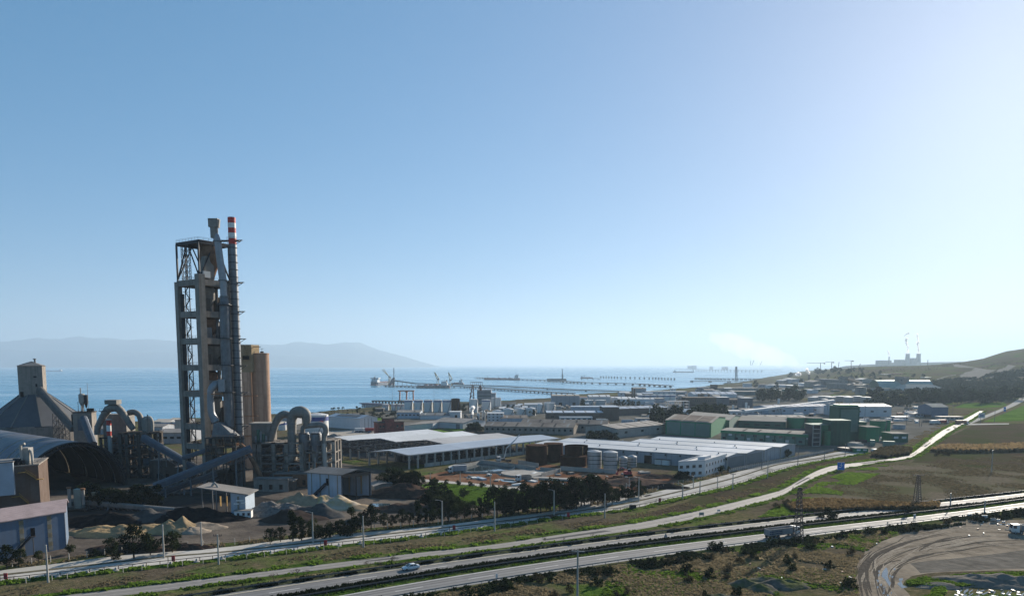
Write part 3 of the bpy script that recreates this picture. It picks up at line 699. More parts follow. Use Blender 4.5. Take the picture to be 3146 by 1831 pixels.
hop2.hexa([(dp(690,1341,302)[0],302.5,zB),(P1[0],302.5,zB),(P1[0],306,zB),(dp(690,1341,302)[0],306,zB),(dp(690,1328,302)[0],302.7,zB+1.8),(P1[0],302.7,zB+1.5),(P1[0],306,zB+1.5),(dp(690,1328,302)[0],306,zB+1.8)])
hop2.build("filter_hopper", steel_mid, pt)
bs = MB(); xa, xb = dp(634,1345,303)[0], dp(730,1345,303)[0]; zz = zB-.3
for i in range(5):
    z = zz-i*3.6
    bs.hexa([(xa,301,z-.25),(xb,301,z-.25),(xb,309,z-.25),(xa,309,z-.25),(xa,301,z),(xb,301,z),(xb,309,z),(xa,309,z)])
for x in np.linspace(xa+.3, xb-.3, 4):
    for y in (301.3, 308.7): bs.beam((x,y,0),(x,y,zz), .45)
bs.build("base_frame", conc_dk, pt)
for i in range(4):
    r = MB(); railing(r, [(xa,301,zz-i*3.6),(xb,301,zz-i*3.6),(xb,309,zz-i*3.6)], 1.2); r.build("railing", rail_or, pt)
for i in range(5):
    v = MB(); x = xa+1.6+(i*37%29)/29*(xb-xa-3); v.cyl(x, 305, zz-3.4*(i%4+1)-.2, zz-3.4*(i%4)-.5, 1.5, n=12); v.build("process_vessel", (steel_dk, duct_m, cyclone_m)[i%3], pt, smoothed=True)
# kiln pipe at foot
kp = MB(); kp.tube([dp(728,1358,306), dp(757,1384,306), dp(790,1440,306), dp(800,1470,306)], 1.0, 10, 3); kp.build("dust_pipe", cyclone_m, pt, smoothed=True)
# ---------- chimney with red and white bands
YC = 312.0
def chx(y): return float(np.interp(y, [669,860,1041,1204,1360],[708.5,715,722.5,731,737.5]))
ch0 = D(chx(1360), 1360, YC); ch = thing("chimney", "slender steel chimney with red and white bands at the top", "chimney", (ch0[0], YC, 0))
bands = [(669,686,red_p),(686,701,white_p),(701,716.5,red_p),(716.5,733,white_p),(733,751,red_p)]
cX = ch0[0]
for y0, y1, mt in bands:
    b = MB(); b.cyl(cX, YC, HT(YC,715,y1), HT(YC,715,y0), 1.58, 1.58, 20); b.build("band", mt, ch, smoothed=True)
b = MB(); b.cyl(cX, YC, 0, HT(YC,715,751), 1.72, 1.6, 20); b.build("shaft", steel_mid, ch, smoothed=True)
b = MB(); b.cyl(cX, YC, HT(YC,715,669), HT(YC,715,668), 1.35, n=16); b.build("flue_mouth", black_m, ch)
y = 762
while y < 1350:
    b = MB(); z = HT(YC,715,y); b.cyl(cX, YC, z-.12, z+.12, 1.9, n=18); b.build("stiffening_ring", steel_dk, ch); y += 22.5
for y in (739,868,957,1041,1123,1204.5,1308):
    z = HT(YC,715,y); b = MB(); b.beam((cX-6, YC+1, z), (cX+2.6, YC+1, z), 3.0, .3); b.beam((cX+1, YC-.5, z), (cX+4.4, YC-.5, z), .8, .25); b.beam((cX+4.2,YC-.5,z),(cX+1.5,YC-.5,z-1.7),.2)
    railing(b, [(cX-1.7,YC-1.6,z),(cX+2.4,YC-1.6,z)], 1.2); b.build("platform", steel_dk, ch)
b = MB(); zc0 = 4
for i in range(2): b.beam((cX-1.9+i*.5, YC-.9, 4), (cX-1.75+i*.5, YC-.9, HT(YC,715,735)), .07)
b.build("ladder", steel_dk, ch)
# ---------- twin concrete silos
YS = 372.0
zs = HT(YS, 800, 1085); zs0 = 0
s1p = D(799, 1086, YS); s2p = D(752, 1086, YS+3)
sr = 52/2/FPX*YS
for lab, p, zt in (("tall beige concrete silo lit by the sun behind the chimney", s1p, zs),("concrete silo under the ochre lift house beside the chimney", s2p, zs)):
    si = thing("concrete_silo", lab, "silo", (p[0], p[1], 0), "concrete silos behind the chimney")
    b = MB(); b.lathe(p[0], p[1], [(sr,0),(sr,zt-.6),(sr+.15,zt-.55),(sr+.15,zt),(sr-.4,zt+.1)], 40); b.build("shell", silo_m, si, smoothed=True)
    z = 6
    while z < zt-3:
        b = MB(); b.lathe(p[0],p[1],[(sr-.05,z-.1),(sr+.06,z-.1),(sr+.06,z+.1),(sr-.05,z+.1)],40); b.build("pour_joint", silo_m, si); z += 6.2
    b = MB(); b.cyl(p[0]+1, p[1], zt, zt+.9, .9, n=10); b.beam((p[0]+1,p[1],zt+.9),(p[0]+1,p[1],zt+2.2),.15); b.box(p[0]+1,p[1],zt+2.2,1.6,.3,.15); b.build("roof_vent", steel_dk, si)
lh = thing("lift_house", "ochre clad lift house hung on top of the concrete silos", "lift house", (s2p[0], s2p[1]-sr, 0))
x0, x1 = D(740,1100,YS-5)[0], D(775.5,1100,YS-5)[0]; z0, z1 = HT(YS-5,757,1143), HT(YS-5,757,1059)
b = MB(); b.hexa([(x0,YS-7,z0),(x1,YS-6,z0),(x1+1.5,YS+1,z0),(x0+1,YS+1,z0),(x0,YS-7,z1),(x1,YS-6,z1),(x1+1.5,YS+1,z1),(x0+1,YS+1,z1)]); b.build("cladding", head_m, lh)
b = MB(); b.box((x0+x1)/2+.3, YS-6.75, z0+6.2, 2.0*1.6, .6, 1.8); b.build("opening", black_m, lh)
for i in range(4):
    b = MB(); b.box((x0+x1)/2+.6, YS-6.7, z0+8.6+i*1.15, .9, .5, .95); b.build("window", trans, lh)
b = MB(); b.beam((x1,YS-4,z1-1),(x1+4,YS-4,z1-1),.3); b.build("hoist_beam", steel_dk, lh)
b = MB(); b.beam((x0+3,YS-5.5,0),(x0+3,YS-5.5,z0),3.0,2.5); b.build("lift_shaft", silo_m, lh)
for i, y in enumerate((1215,1276,1337)):
    b = MB(); z = HT(YS-5,760,y); b.beam((x0,YS-7.2,z),(x1+2.5,YS-7.2,z),.9,.25); b.build("service_platform", rail_or, lh)
# ---------- clinker dome: polygonal store with tower
YD = 405.0
dc = D(112, 1300, YD); dX = dc[0]
cs = thing("clinker_store", "polygonal grey clinker store with hipped roof and concrete tower on top", "store", (dX, YD, 0))
ze = HT(YD-25, 110, 1312); Rr = 26.5; zr = HT(YD-6, 110, 1222); zt = HT(YD-6, 110, 1124)
N8 = 12; rot = R(8)
b = MB(); b.cyl(dX, YD, 0, ze, Rr-.6, n=36); b.build("wall", conc, cs)
for i in range(N8):
    a0 = rot+2*math.pi*i/N8; a1 = rot+2*math.pi*(i+1)/N8; b = MB()
    P = [(dX+Rr*math.cos(a), YD+Rr*math.sin(a), ze) for a in (a0,a1)]+[(dX+6.5*math.cos(a), YD+6.5*math.sin(a), zr+2) for a in (a1,a0)]
    Q = [(x,y,z-.4) for x,y,z in P]; b.hexa(Q+P); b.build("roof_facet", M("store_roof",(.075,.08,.09),.75,var=.15,scale=.3,streak=.3,dirt=(.08,.08,.08)), cs)
    b = MB(); b.beam(P[0], P[3], .5, .5); b.build("roof_rib", roof_grey, cs)
tw = 5.7; b = MB(); b.box(dX, YD-1, zr-3, tw*2, tw*2, zt-zr+3, R(24)); b.build("tower", conc, cs)
b = MB(); c, s = math.cos(R(24)), math.sin(R(24)); k = tw+.5
pts = [(dX+c*x-s*y, YD-1+s*x+c*y, zt) for x,y in ((-k,-k),(k,-k),(k,k),(-k,k))]; b.add(pts+[(dX,YD-1,zt+2.6)], [(0,1,4),(1,2,4),(2,3,4),(3,0,4),(3,2,1,0)]); b.build("tower_roof", roof_grey, cs)
b = MB(); b.cyl(dX+2,YD-1,zt+1.2,zt+3.6,.5,n=8); b.cyl(dX+2,YD-1,zt+3.6,zt+4,.9,n=8); b.build("roof_vent", steel_mid, cs)
def fside(x, z0, w, h, mt, nm, off=.06):     # piece on the tower's camera side
    b = MB(); yy = -tw-off; cx, cy = x, yy; b.box(dX+c*cx-s*cy, YD-1+s*cx+c*cy, z0, w, .3, h, R(24)); b.build(nm, mt, cs)
fside(-4.3, zr+.6, 1.5, 2.8, black_m, "opening"); fside(2.6, zr+6, .8, 1.6, black_m, "door"); fside(2.2, zr+11, 1.4, .8, black_m, "louvre")
# gallery from the tower to the transfer tower
gl = thing("conveyor_gallery", "grey inclined gallery from clinker store tower down to transfer tower", "conveyor", D(230,1325,372))
gallery(gl, D(228,1326,372), D(122,1206,398), 3.6, 3.6, M("gallery_concrete",(.12,.115,.11),.85,var=.2,streak=.3), truss=False)
for px, py, Y in ((196,1290,380),(176,1264,385)):
    l = MB(); p = D(px,py+6,Y); lattice(l, (p[0],p[1],0), p, 4, 3, 7, .25); l.build("trestle", steel_dk, gl)
# transfer tower
TT = 368.0; p = D(249, 1270, TT)
tt = thing("transfer_tower", "square concrete transfer tower with filter and mast on its roof", "tower", (p[0], TT, 0))
zt_ = HT(TT, 249, 1268); b = MB(); b.box(p[0], TT+3, 0, 8.6, 8, zt_, R(14)); b.build("wall", conc, tt)
b = MB(); b.box(p[0], TT+3, zt_, 9.2, 8.6, .5, R(14)); b.build("roof_slab", conc_dk, tt)
b = MB(); b.box(p[0]+2.5, TT-2.6, zt_-8.5, 4.4, 3, 5.5, R(14)); b.build("gallery_head", gallery_m, tt)
b = MB(); b.box(p[0]-3.4, TT-1.2, zt_-6, 1.5, .5, 5.4, R(14)); b.build("opening", black_m, tt)
b = MB(); b.lathe(p[0]-.3, TT+2, [(.3,zt_+.5),(.5,zt_+3),(1.5,zt_+5.5),(1.5,zt_+9),(.9,zt_+9.6)], 12); b.build("dust_filter", conc_lt, tt, smoothed=True)
b = MB(); b.lathe(p[0]+1.7, TT+2, [(.3,zt_+2.5),(.9,zt_+5),(.9,zt_+9)], 10); b.build("cyclone", steel_dk, tt, smoothed=True)
b = MB()
for dx in (-1.6,1.2):
    for dy in (.6,3.2): b.beam((p[0]+dx,TT+dy,zt_),(p[0]+dx,TT+dy,zt_+5.5),.18)
railing(b, [(p[0]-4,TT-.6,zt_+.5),(p[0]+4,TT+.8,zt_+.5),(p[0]+4,TT+6,zt_+.5)]); b.build("support_frame", steel_dk, tt)
b = MB(); b.beam((p[0]+2.5,TT+2.5,zt_),(p[0]+2.5,TT+2.5,zt_+15),.14); b.beam((p[0]-.2,TT+1,zt_),(p[0]-.2,TT+1,zt_+12.5),.4); b.build("mast", steel_mid, tt)
b = MB(); b.box(p[0]+3.2,TT+3,zt_+.5,2.6,2.4,1.6,R(14)); b.build("motor_house", black_m, tt)
g2 = thing("conveyor_gallery", "steep dark gallery dropping from transfer tower towards the mill", "conveyor", D(284,1372,352))
gallery(g2, D(286,1372,352), D(256,1292,365), 3.4, 3.2, gallery_m, truss=False)
# ---------- barrel-vaulted store with open end
ax = unit((-63,49)); cr = unit((49,63)); O = (-181.6, 301.0); Wv, Hv, Lv = 20.0, 20.2, 130.0
vs = thing("vaulted_store", "huge barrel vaulted raw material store with dark open end", "store", (O[0],O[1],0))
vault_out = M("vault_sheet",(.09,.1,.13),.5,.25,var=.1,scale=.2,bigc=(.16,.165,.175),big=.04)
def vp(a, l, k=1.0): return (O[0]+cr[0]*Wv*k*math.cos(a)+ax[0]*l, O[1]+cr[1]*Wv*k*math.cos(a)+ax[1]*l, Hv*k*math.sin(a))
NA = 40
segs = [(0,2,vault_out,"vault_shell")]; l = 2.0
gaps = [(9,9.9),(20,20.9),(27,27.9),(38,38.9),(58,58.9)]
cur = 0.0; parts = []; lin = MB()
for g0, g1 in gaps: parts += [(cur,g0,vault_out,"vault_shell"),(g0,g1,trans,"skylight_strip")]; cur = g1
parts.append((cur, Lv, vault_out, "vault_shell"))
for l0, l1, mt, nm in parts:
    b = MB(); a_ = np.linspace(0, math.pi, NA+1)
    if nm == "skylight_strip": a_ = np.linspace(0, math.pi, NA+1)
    for i in range(NA):
        is_t = nm == "skylight_strip"
        t0, t1 = a_[i], a_[i+1]
        P = [vp(t0,l0), vp(t1,l0), vp(t1,l1), vp(t0,l1)]
        if is_t: b.add(P, [(0,1,2,3)])
        else:
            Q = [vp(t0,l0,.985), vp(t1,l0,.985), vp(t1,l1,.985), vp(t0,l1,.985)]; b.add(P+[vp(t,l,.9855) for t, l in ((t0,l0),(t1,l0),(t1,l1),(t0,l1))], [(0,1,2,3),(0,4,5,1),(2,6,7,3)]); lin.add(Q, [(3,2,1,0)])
    b.build(nm, mt, vs, smoothed=True)
lin.build('inner_lining', M('shaded_dusty_lining',(.02,.02,.021),.95,var=.3), vs)  # near-black: coal dust plus the shade of the deep interior, put into the colour
b = MB()
for ll in (0.0, -1.4):
    for kk in (1.0, .93):
        for i in range(NA): b.beam(vp(math.pi*i/NA,ll,kk), vp(math.pi*(i+1)/NA,ll,kk), .28)
for i in range(NA):
    b.beam(vp(math.pi*i/NA,0,.93), vp(math.pi*(i+.5)/NA,0,1.0), .16); b.beam(vp(math.pi*(i+.5)/NA,0,1.0), vp(math.pi*(i+1)/NA,0,.93), .16); b.beam(vp(math.pi*i/NA,0,.93), vp(math.pi*i/NA,-1.4,.93), .15)
b.build("end_truss", steel_dk, vs)
b = MB()
for ll in range(12, 120, 14):
    for i in range(NA): b.beam(vp(math.pi*i/NA,ll,.965), vp(math.pi*(i+1)/NA,ll,.965), .25)
b.build("arch_rib", black_m, vs)  # steel ribs coloured black, interior shade painted in
b = MB(); b.quadbox([add2(add2(O,cr,-Wv),ax,Lv-1), add2(add2(O,cr,Wv),ax,Lv-1), add2(add2(O,cr,Wv),ax,Lv), add2(add2(O,cr,-Wv),ax,Lv)], 0, 12); b.build("end_wall", vault_out, vs)
pile = None
def heap(name, label, c, rx, ry, h, mat, seed, rz=0.0, n=36, group=None, ridges=0, cat="pile"):
    """conical heap with rills and a wavering crest"""
    b = MB(); V = []; rings = 13
    for j in range(rings+1):
        t = j/rings
        for i in range(n):
            a = 2*math.pi*i/n
            k = 1+.3*mnoise.noise((math.cos(a)*1.3+seed, math.sin(a)*1.3, seed))+.12*mnoise.noise((math.cos(a)*5+seed, math.sin(a)*5, 2))
            x = rx*t*k*math.cos(a); y = ry*t*k*math.sin(a)
            z = h*(1-t)**.92*(1+.45*mnoise.noise((x*.22+seed, y*.22, 0)))+h*(.16*mnoise.noise((x*.6, y*.6, seed))+.07*mnoise.noise((x*1.7, y*1.7, seed)))*min(1,3*(1-t))
            if ridges: z *= 1-.3*(1-t)*(.5+.5*math.cos(x*ridges+seed))
            if j == rings: z = -.15
            V.append((c[0]+x*math.cos(rz)-y*math.sin(rz), c[1]+x*math.sin(rz)+y*math.cos(rz), max(z, -.15)))
    b.v = V; b.f = [(j*n+i, (j+1)*n+i, (j+1)*n+(i+1)%n, j*n+(i+1)%n) for j in range(rings) for i in range(n)]
    o = b.build(name, mat); o.data.polygons.foreach_set("use_smooth", [True]*len(o.data.polygons))
    return tag(o, label, cat, group)
heap("material_pile", "dark heap of raw material inside the vaulted store", add2(O,ax,40), 14, 34, 9, yard_dark, 3, math.atan2(ax[1],ax[0])-math.pi/2)
# ---------- a generic process building: concrete frame, floors, vessels
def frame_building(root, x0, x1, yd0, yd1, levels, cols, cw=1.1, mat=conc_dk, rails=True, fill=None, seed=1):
    rnd = random.Random(seed)
    for z in levels:
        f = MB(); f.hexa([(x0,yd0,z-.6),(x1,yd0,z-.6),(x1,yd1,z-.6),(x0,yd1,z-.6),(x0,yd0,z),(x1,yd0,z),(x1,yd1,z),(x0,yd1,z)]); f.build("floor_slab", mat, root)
        if rails:
            r = MB(); railing(r, [(x0,yd0,z),(x1,yd0,z),(x1,yd1,z)], 1.1, .09); r.build("railing", steel_dk, root)
    for x in cols:
        for y in (yd0+cw/2, (yd0+yd1)/2, yd1-cw/2):
            b = MB(); b.box(x, y, 0, cw, cw, levels[0]); b.build("column", mat, root)
    br = MB()
    for i in range(len(cols)-1):
        for a, c in zip(levels[1:], levels[:-1]):
            if rnd.random() < .55: br.beam((cols[i],yd0+.2,a), (cols[i+1],yd0+.2,c-.6), .3)
    if br.v: br.build("brace", steel_mid, root)
    for a, c in zip(list(levels[1:])+[0], levels):
        for k in range(max(2, int((x1-x0)/6))):
            x = rnd.uniform(x0+2, x1-2); y = rnd.uniform(yd0+2.2, yd1-2); h = (c-a-.8)*rnd.uniform(.5,.95); r = rnd.uniform(.7,2.0)
            b = MB()
            if rnd.random() < .5: b.cyl(x,y,a,a+h,r,n=12); b.cyl(x,y,a+h,a+h+.5,r*.5,n=8)
            else: b.box(x,y,a,r*2.2,r*1.6,h,rnd.uniform(0,1))
            b.build("process_vessel", rnd.choice([steel_mid,duct_m,steel_dk,conc_dk]), root)
        pp = MB()
        for k in range(2):
            y = yd0+rnd.uniform(.8,3); z = a+(c-a)*rnd.uniform(.4,.8); pp.tube([(x0+rnd.uniform(0,3),y,z),(x1-rnd.uniform(0,6),y,z),(x1-6,y+1,c)], .25, 6)
        pp.build("pipe_run", rnd.choice([steel_mid, steel_dk, cyclone_m]), root)
# mill with the inverted-V duct
Y1 = 338.0
def m1(x, y, Y=Y1): return D(x, y, Y)
ml = thing("mill_building", "dark open mill frame with peaked dusty duct above it", "mill", (m1(380,1400)[0], Y1, 0))
lv = [HT(Y1,420,y) for y in (1328,1363,1395,1428,1455)]
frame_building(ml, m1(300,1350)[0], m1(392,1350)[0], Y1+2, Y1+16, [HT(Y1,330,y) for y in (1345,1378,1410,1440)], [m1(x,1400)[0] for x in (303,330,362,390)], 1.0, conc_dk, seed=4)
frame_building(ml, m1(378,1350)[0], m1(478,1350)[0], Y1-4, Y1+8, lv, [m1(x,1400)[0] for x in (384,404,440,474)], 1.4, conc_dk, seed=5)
b = MB(); b.tube([m1(299,1335), m1(300,1312), m1(316,1281), m1(331,1259), m1(346,1252), m1(362,1254), m1(378,1271), m1(396,1300), m1(410,1318)], [1.3,1.35,1.5,1.8,1.95,1.9,1.7,1.4,1.3], 12, 2); b.build("peaked_duct", duct_m, ml, smoothed=True)
b = MB(); b.box(m1(348,1249)[0], Y1, m1(348,1252)[2]+1.6, 5.5, 4.4, 2.0); b.build("duct_access_deck", duct_m, ml)
b = MB(); b.tube([m1(395,1268,Y1+4), m1(412,1266,Y1+4), m1(428,1276,Y1+4), m1(434,1300,Y1+4), m1(433,1322,Y1+4)], 1.35, 12, 4); b.build("duct", duct_m, ml, smoothed=True)
b = MB(); p = m1(452,1310,Y1+3); b.lathe(p[0], p[1], [(2.2,HT(Y1,452,1328)),(2.5,HT(Y1,452,1300)),(2.2,HT(Y1,452,1287)),(1.0,HT(Y1,452,1280))], 16); b.build("cyclone", conc, ml, smoothed=True)
b = MB(); b.tube([m1(450,1285,Y1+3), m1(460,1284,Y1+3), m1(466,1298,Y1+3), m1(466,1325,Y1+3)], 1.0, 10, 3); b.build("duct", conc_lt, ml, smoothed=True)
b = MB(); b.beam(m1(455,1330,Y1-3), m1(453,1273,Y1-3), .35); b.build("vent_pipe", duct_m, ml)
b = MB(); p = m1(340,1345,Y1+5); b.box(p[0]+2.2, p[1]+4, 0, 11, 8, HT(Y1,350,1275)); b.build("filter_house", duct_m, ml)
b = MB(); railing(b, [m1(306,1262,Y1-1), m1(330,1260,Y1-1)], 1.2); b.beam(m1(306,1263,Y1-1), m1(332,1261,Y1-1), 2.0, .25); b.beam(m1(309,1263,Y1-1), m1(320,1278,Y1-1), .25); b.build("platform", steel_dk, ml)
for i,(y0,y1,mt) in enumerate(((1290,1306,red_p),(1306,1324,white_p),(1324,1338,red_p))):
    p = m1(334.5+i*.5,y1,Y1-3); b = MB(); b.cyl(p[0],p[1],p[2],HT(p[1],335,y0),1.0,n=14); b.build("stack_band", mt, ml, smoothed=True)
p = m1(334.5,1290,Y1-3); b = MB(); b.cyl(p[0],p[1],p[2],p[2]+.6,1.5,1.0,n=14); b.cyl(p[0],p[1],5,HT(p[1],335,1338),.95,n=14); b.build("stack_cap", conc_lt, ml, smoothed=True)
# ---------- raw mill with big ducts, right of the tower
Y2 = 318.0
def m2(x, y, Y=Y2): return D(x, y, Y)
rm = thing("raw_mill", "concrete framed raw mill with huge looping grey ducts and cyclones", "mill", (m2(900,1450)[0], Y2, 0))
frame_building(rm, m2(782,1360)[0], m2(930,1360)[0], Y2-2, Y2+12, [HT(Y2,850,y) for y in (1358,1395,1420,1444,1487)], [m2(x,1420)[0] for x in (787,802,845,884,930)], 1.6, conc, rails=True, seed=8)
frame_building(rm, m2(926,1360)[0], m2(1028,1360)[0], Y2, Y2+12, [HT(Y2,960,y) for y in (1353,1388,1418,1446)], [m2(x,1420)[0] for x in (934,965,994,1025)], 1.5, conc, rails=False, seed=9)
b = MB(); b.tube([m2(897,1362), m2(897,1300), m2(899,1280), m2(908,1268), m2(925,1266), m2(938,1272), m2(942,1290), m2(939,1312)], [1.85,1.9,2.1,2.5,2.7,2.4,1.9,1.0], 16, 4); b.build("looped_duct", duct_m, rm, smoothed=True)
b = MB(); b.tube([m2(897,1362), m2(898,1395), m2(890,1412), m2(880,1428), m2(873,1442)], [1.85,1.85,1.8,1.5,1.2], 14, 3); b.build("down_duct", duct_m, rm, smoothed=True)
b = MB(); p = m2(873,1470); b.lathe(p[0], p[1], [(1.5,0),(2.0,2),(2.2,HT(Y2,873,1480)),(2.3,HT(Y2,873,1462)),(1.3,HT(Y2,873,1442))], 16); b.build("mill_vessel", duct_m, rm, smoothed=True)
b = MB(); b.tube([m2(832,1356,Y2+3), m2(838,1330,Y2+3), m2(846,1302,Y2+3), m2(858,1281,Y2+3), m2(873,1272,Y2+3), m2(890,1276,Y2+3)], [1.45,1.5,1.55,1.65,1.6,1.4], 14, 4); b.build("curved_duct", duct_m, rm, smoothed=True)
b = MB(); b.tube([m2(930,1330), m2(931,1314), m2(944,1308), m2(965,1306), m2(984,1304), m2(998,1310), m2(1001,1325), m2(996,1340), m2(996,1362)], [1.0,1.05,1.15,1.2,1.25,1.2,1.15,1.05,1.0], 14, 4); b.build("cross_duct", duct_m, rm, smoothed=True)
b = MB(); b.tube([m2(996,1360), m2(998,1400), m2(1000,1432)], 1.0, 10); b.build("duct", conc_lt, rm, smoothed=True)
for x, y0 in ((931,1329),(968,1329)):
    p = m2(x, 1340); zt_ = HT(Y2,x,y0); b = MB(); b.lathe(p[0], p[1]+1.5, [(.5,zt_-13),(1.0,zt_-11),(2.35,zt_-4.2),(2.45,zt_-.8),(2.0,zt_)], 16); b.build("cyclone", steel_mid, rm, smoothed=True)
b = MB(); railing(b, [m2(914,1330,Y2-1.5), m2(985,1330,Y2-1.5)]); b.beam(m2(914,1331,Y2-1),m2(985,1331,Y2-1),1.4,.2); b.beam(m2(989,1322,Y2-1),m2(989,1358,Y2-1),.2); b.build("platform", steel_dk, rm)
b = MB(); p = m2(812,1330,Y2+8); b.box(p[0], p[1], 0, 9, 7, HT(Y2+5,812,1303)); b.build("filter_house", conc, rm)
b = MB(); p = m2(812,1303,Y2+8); b.box(p[0]+1, p[1], HT(Y2+5,812,1303), 13, 8, .6); b.build("filter_roof", conc_lt, rm)
for i in range(5):
    p = m2(786+i*8, 1350, Y2+1); b = MB(); b.cyl(p[0],p[1],HT(Y2,800,1358),HT(Y2,800,1358)+2.5+(i*7%4),.55+.15*(i%2),n=8); b.build("filter_pipe", M("green_machine",(.05,.12,.09),.6) if i%2 else steel_lt, rm)
for i in range(7):
    b = MB(); x = m2(893+i*7,1450,Y2+9)[0]; b.box(x, Y2+9, HT(Y2,930,1495)+ (i%2)*5, 1.5, .5, 4.5); b.build("wall_panel", M("rust_panel",(.2,.11,.07),.85,var=.35,scale=.5), rm)
b = MB(); b.tube([m2(850,1420,Y2+2), m2(886,1390,Y2+2)], 1.3, 12); b.build("duct", cyclone_m, rm, smoothed=True)
# blocks and pipes low at the mills' feet
for i, (x, y, w, h, Y, mt) in enumerate(((838,1525,14,5,300,conc),(868,1530,10,4,302,conc_dk),(905,1505,16,5.5,312,M("rust_panel",(.2,.11,.07),.85)),(700,1490,9,6,312,conc_dk),(520,1440,14,9,330,conc_dk),(590,1470,12,7,322,conc_dk))):
    p = D(x,y,Y); o = MB().box(p[0],Y,0,w,5,h).build("wall", mt); 
    r = thing("plant_shed", ["low concrete shed below the raw mill ducts","dark concrete shed beside the low concrete shed","rusty clad annex left of the pale shed","dark block at the foot of the kiln tower base","dark concrete block behind the crossing conveyors","dark concrete block under the rising conveyor"][i], "shed", (p[0],Y,0)); bpy.data.objects.remove(o)
    MB().box(p[0],Y+1,0,w,6,h).build("wall", mt, r); MB().box(p[0],Y+1,h,w+.8,6.8,.35).build("roof", roof_grey, r)
    for k in range(3): MB().box(p[0]-w*.3+k*w*.3, Y-2.05, 1.0, 1.3, .2, 2.0).build("opening", black_m, r)
# ---------- inclined conveyors crossing in front
g = thing("inclined_conveyor", "long rising conveyor gallery crossing in front of the kiln tower", "conveyor", D(478,1506,285))
gallery(g, D(478,1503,286), D(776,1385,300), 3.2, 2.8, gallery_m, True, (.1,.35,.58,.82))
g = thing("inclined_conveyor", "shorter conveyor gallery running just below the long rising one", "conveyor", D(496,1520,288))
gallery(g, D(494,1522,289), D(668,1460,298), 2.6, 2.2, gallery_m, True, (.4,.9))
g = thing("inclined_conveyor", "dark conveyor gallery descending right from mill frame under peaked duct", "conveyor", D(606,1450,318))
gallery(g, D(610,1449,316), D(440,1350,332), 3.0, 2.6, gallery_m, True, (.3,.65))
g = thing("inclined_conveyor", "small pipe conveyor rising to the kiln tower base", "conveyor", D(570,1415,312))
gallery(g, D(566,1412,312), D(640,1388,308), 2.0, 1.9, gallery_m, False, ())
g = thing("low_conveyor", "long nearly level conveyor on trestles over dark stockpiles", "conveyor", D(400,1560,255))
gallery(g, D(548,1572,256), D(252,1546,262), 1.9, 1.5, M("conveyor_cover",(.22,.21,.195),.6,.2,var=.2,streak=.3), True, (.05,.35,.7), smat=steel_mid)
p = D(556,1570,255); MB().box(p[0],p[1],p[2]-.6,3.4,2.6,2.0).build("drive_head", steel_dk, g)
hs = thing("screening_station", "small pale screening tower with two stacks at the low conveyor", "screening station", D(245,1600,258))
hx = D(230,1560,258)[0]
for dx in (-3.2, 3.8, -3.2):
    for dy in (0, 5): MB().beam((hx+dx,258+dy,0),(hx+dx,258+dy,HT(258,230,1560)),.7).build("column", conc_dk, hs)
MB().box(hx+.5,260.5,HT(258,230,1562)-.4,9.5,7,.4).build("deck", conc_dk, hs)
b = MB(); railing(b,[(hx-4.2,257,HT(258,230,1562)),(hx+5.2,257,HT(258,230,1562))]); b.build("railing", steel_mid, hs)
MB().box(hx+.6,260,HT(258,230,1562),2.6,2.4,HT(258,230,1504)-HT(258,230,1562)).build("filter_box", M("pale_green",(.3,.36,.33),.7,var=.2,streak=.4), hs)
MB().box(hx+5.6,262,HT(258,230,1555),2.2,2.2,4.6).build("filter_box", M("olive_box",(.2,.2,.15),.7,var=.2,streak=.4), hs)
for x, y0, y1 in ((215,1496,1556),(257,1500,1550)):
    p = D(x,y1,258); MB().cyl(p[0],p[1],p[2],HT(258,x,y0),.55,n=10).build("stack", conc_lt, hs, smoothed=True)
    MB().cyl(p[0],p[1],HT(258,x,y0)-.5,HT(258,x,y0)+.1,.8,n=10).build("stack_cap", cyclone_m, hs)

def flanges(root, pts, r, mat):
    for i in range(1, len(pts)-1):
        a, c = Vector(pts[i-1]), Vector(pts[i+1]); d = (c-a).normalized()*.14; p = Vector(pts[i]); b = MB(); b.tube([p-d, p+d], r[i]+.16 if isinstance(r, list) else r+.16, 12); b.build("flange", mat, root)
flanges(ml, [m1(299,1335), m1(300,1312), m1(316,1281), m1(331,1259), m1(362,1254), m1(378,1271), m1(396,1300), m1(410,1318)], [1.3,1.35,1.5,1.8,1.9,1.7,1.4,1.3], steel_mid)
flanges(rm, [m2(897,1362), m2(897,1330), m2(897,1300), m2(899,1284), m2(939,1300), m2(939,1312)], [1.85,1.88,1.9,2.1,1.6,1.0], steel_mid)
flanges(rm, [m2(898,1362), m2(898,1380), m2(897,1397), m2(880,1428), m2(873,1442)], [1.85,1.85,1.85,1.5,1.2], steel_mid)
# pipe and steel clutter on both mills
cl = random.Random(12)
for root, fn, x0, x1, y0, y1, Yq in ((ml, m1, 300, 478, 1330, 1470, Y1), (rm, m2, 784, 1026, 1362, 1500, Y2)):
    for k in range(26):
        x = cl.uniform(x0, x1); y = cl.uniform(y0, y1-30); b = MB(); yy = Yq+cl.uniform(-5, 1)
        if k % 3 == 0: b.tube([fn(x, y, yy), fn(x, y+cl.uniform(20,50), yy)], cl.uniform(.12,.3), 6); b.build("pipe", cl.choice([steel_mid, rail_or, conc_lt]), root)
        elif k % 3 == 1: b.beam(fn(x, y, yy), fn(x+cl.uniform(8,30), y+cl.uniform(-14,14), yy), .2); b.build("brace", cl.choice([steel_mid, conc]), root)
        else:
            w = cl.uniform(8, 26); p, q = fn(x, y, yy), fn(min(x+w, x1), y, yy); b.beam(p, q, 1.2, .15); railing(b, [(p[0],p[1]-.6,p[2]), (q[0],q[1]-.6,q[2])], 1.0, .07); b.build("catwalk", cl.choice([steel_mid, rail_or, steel_mid]), root)
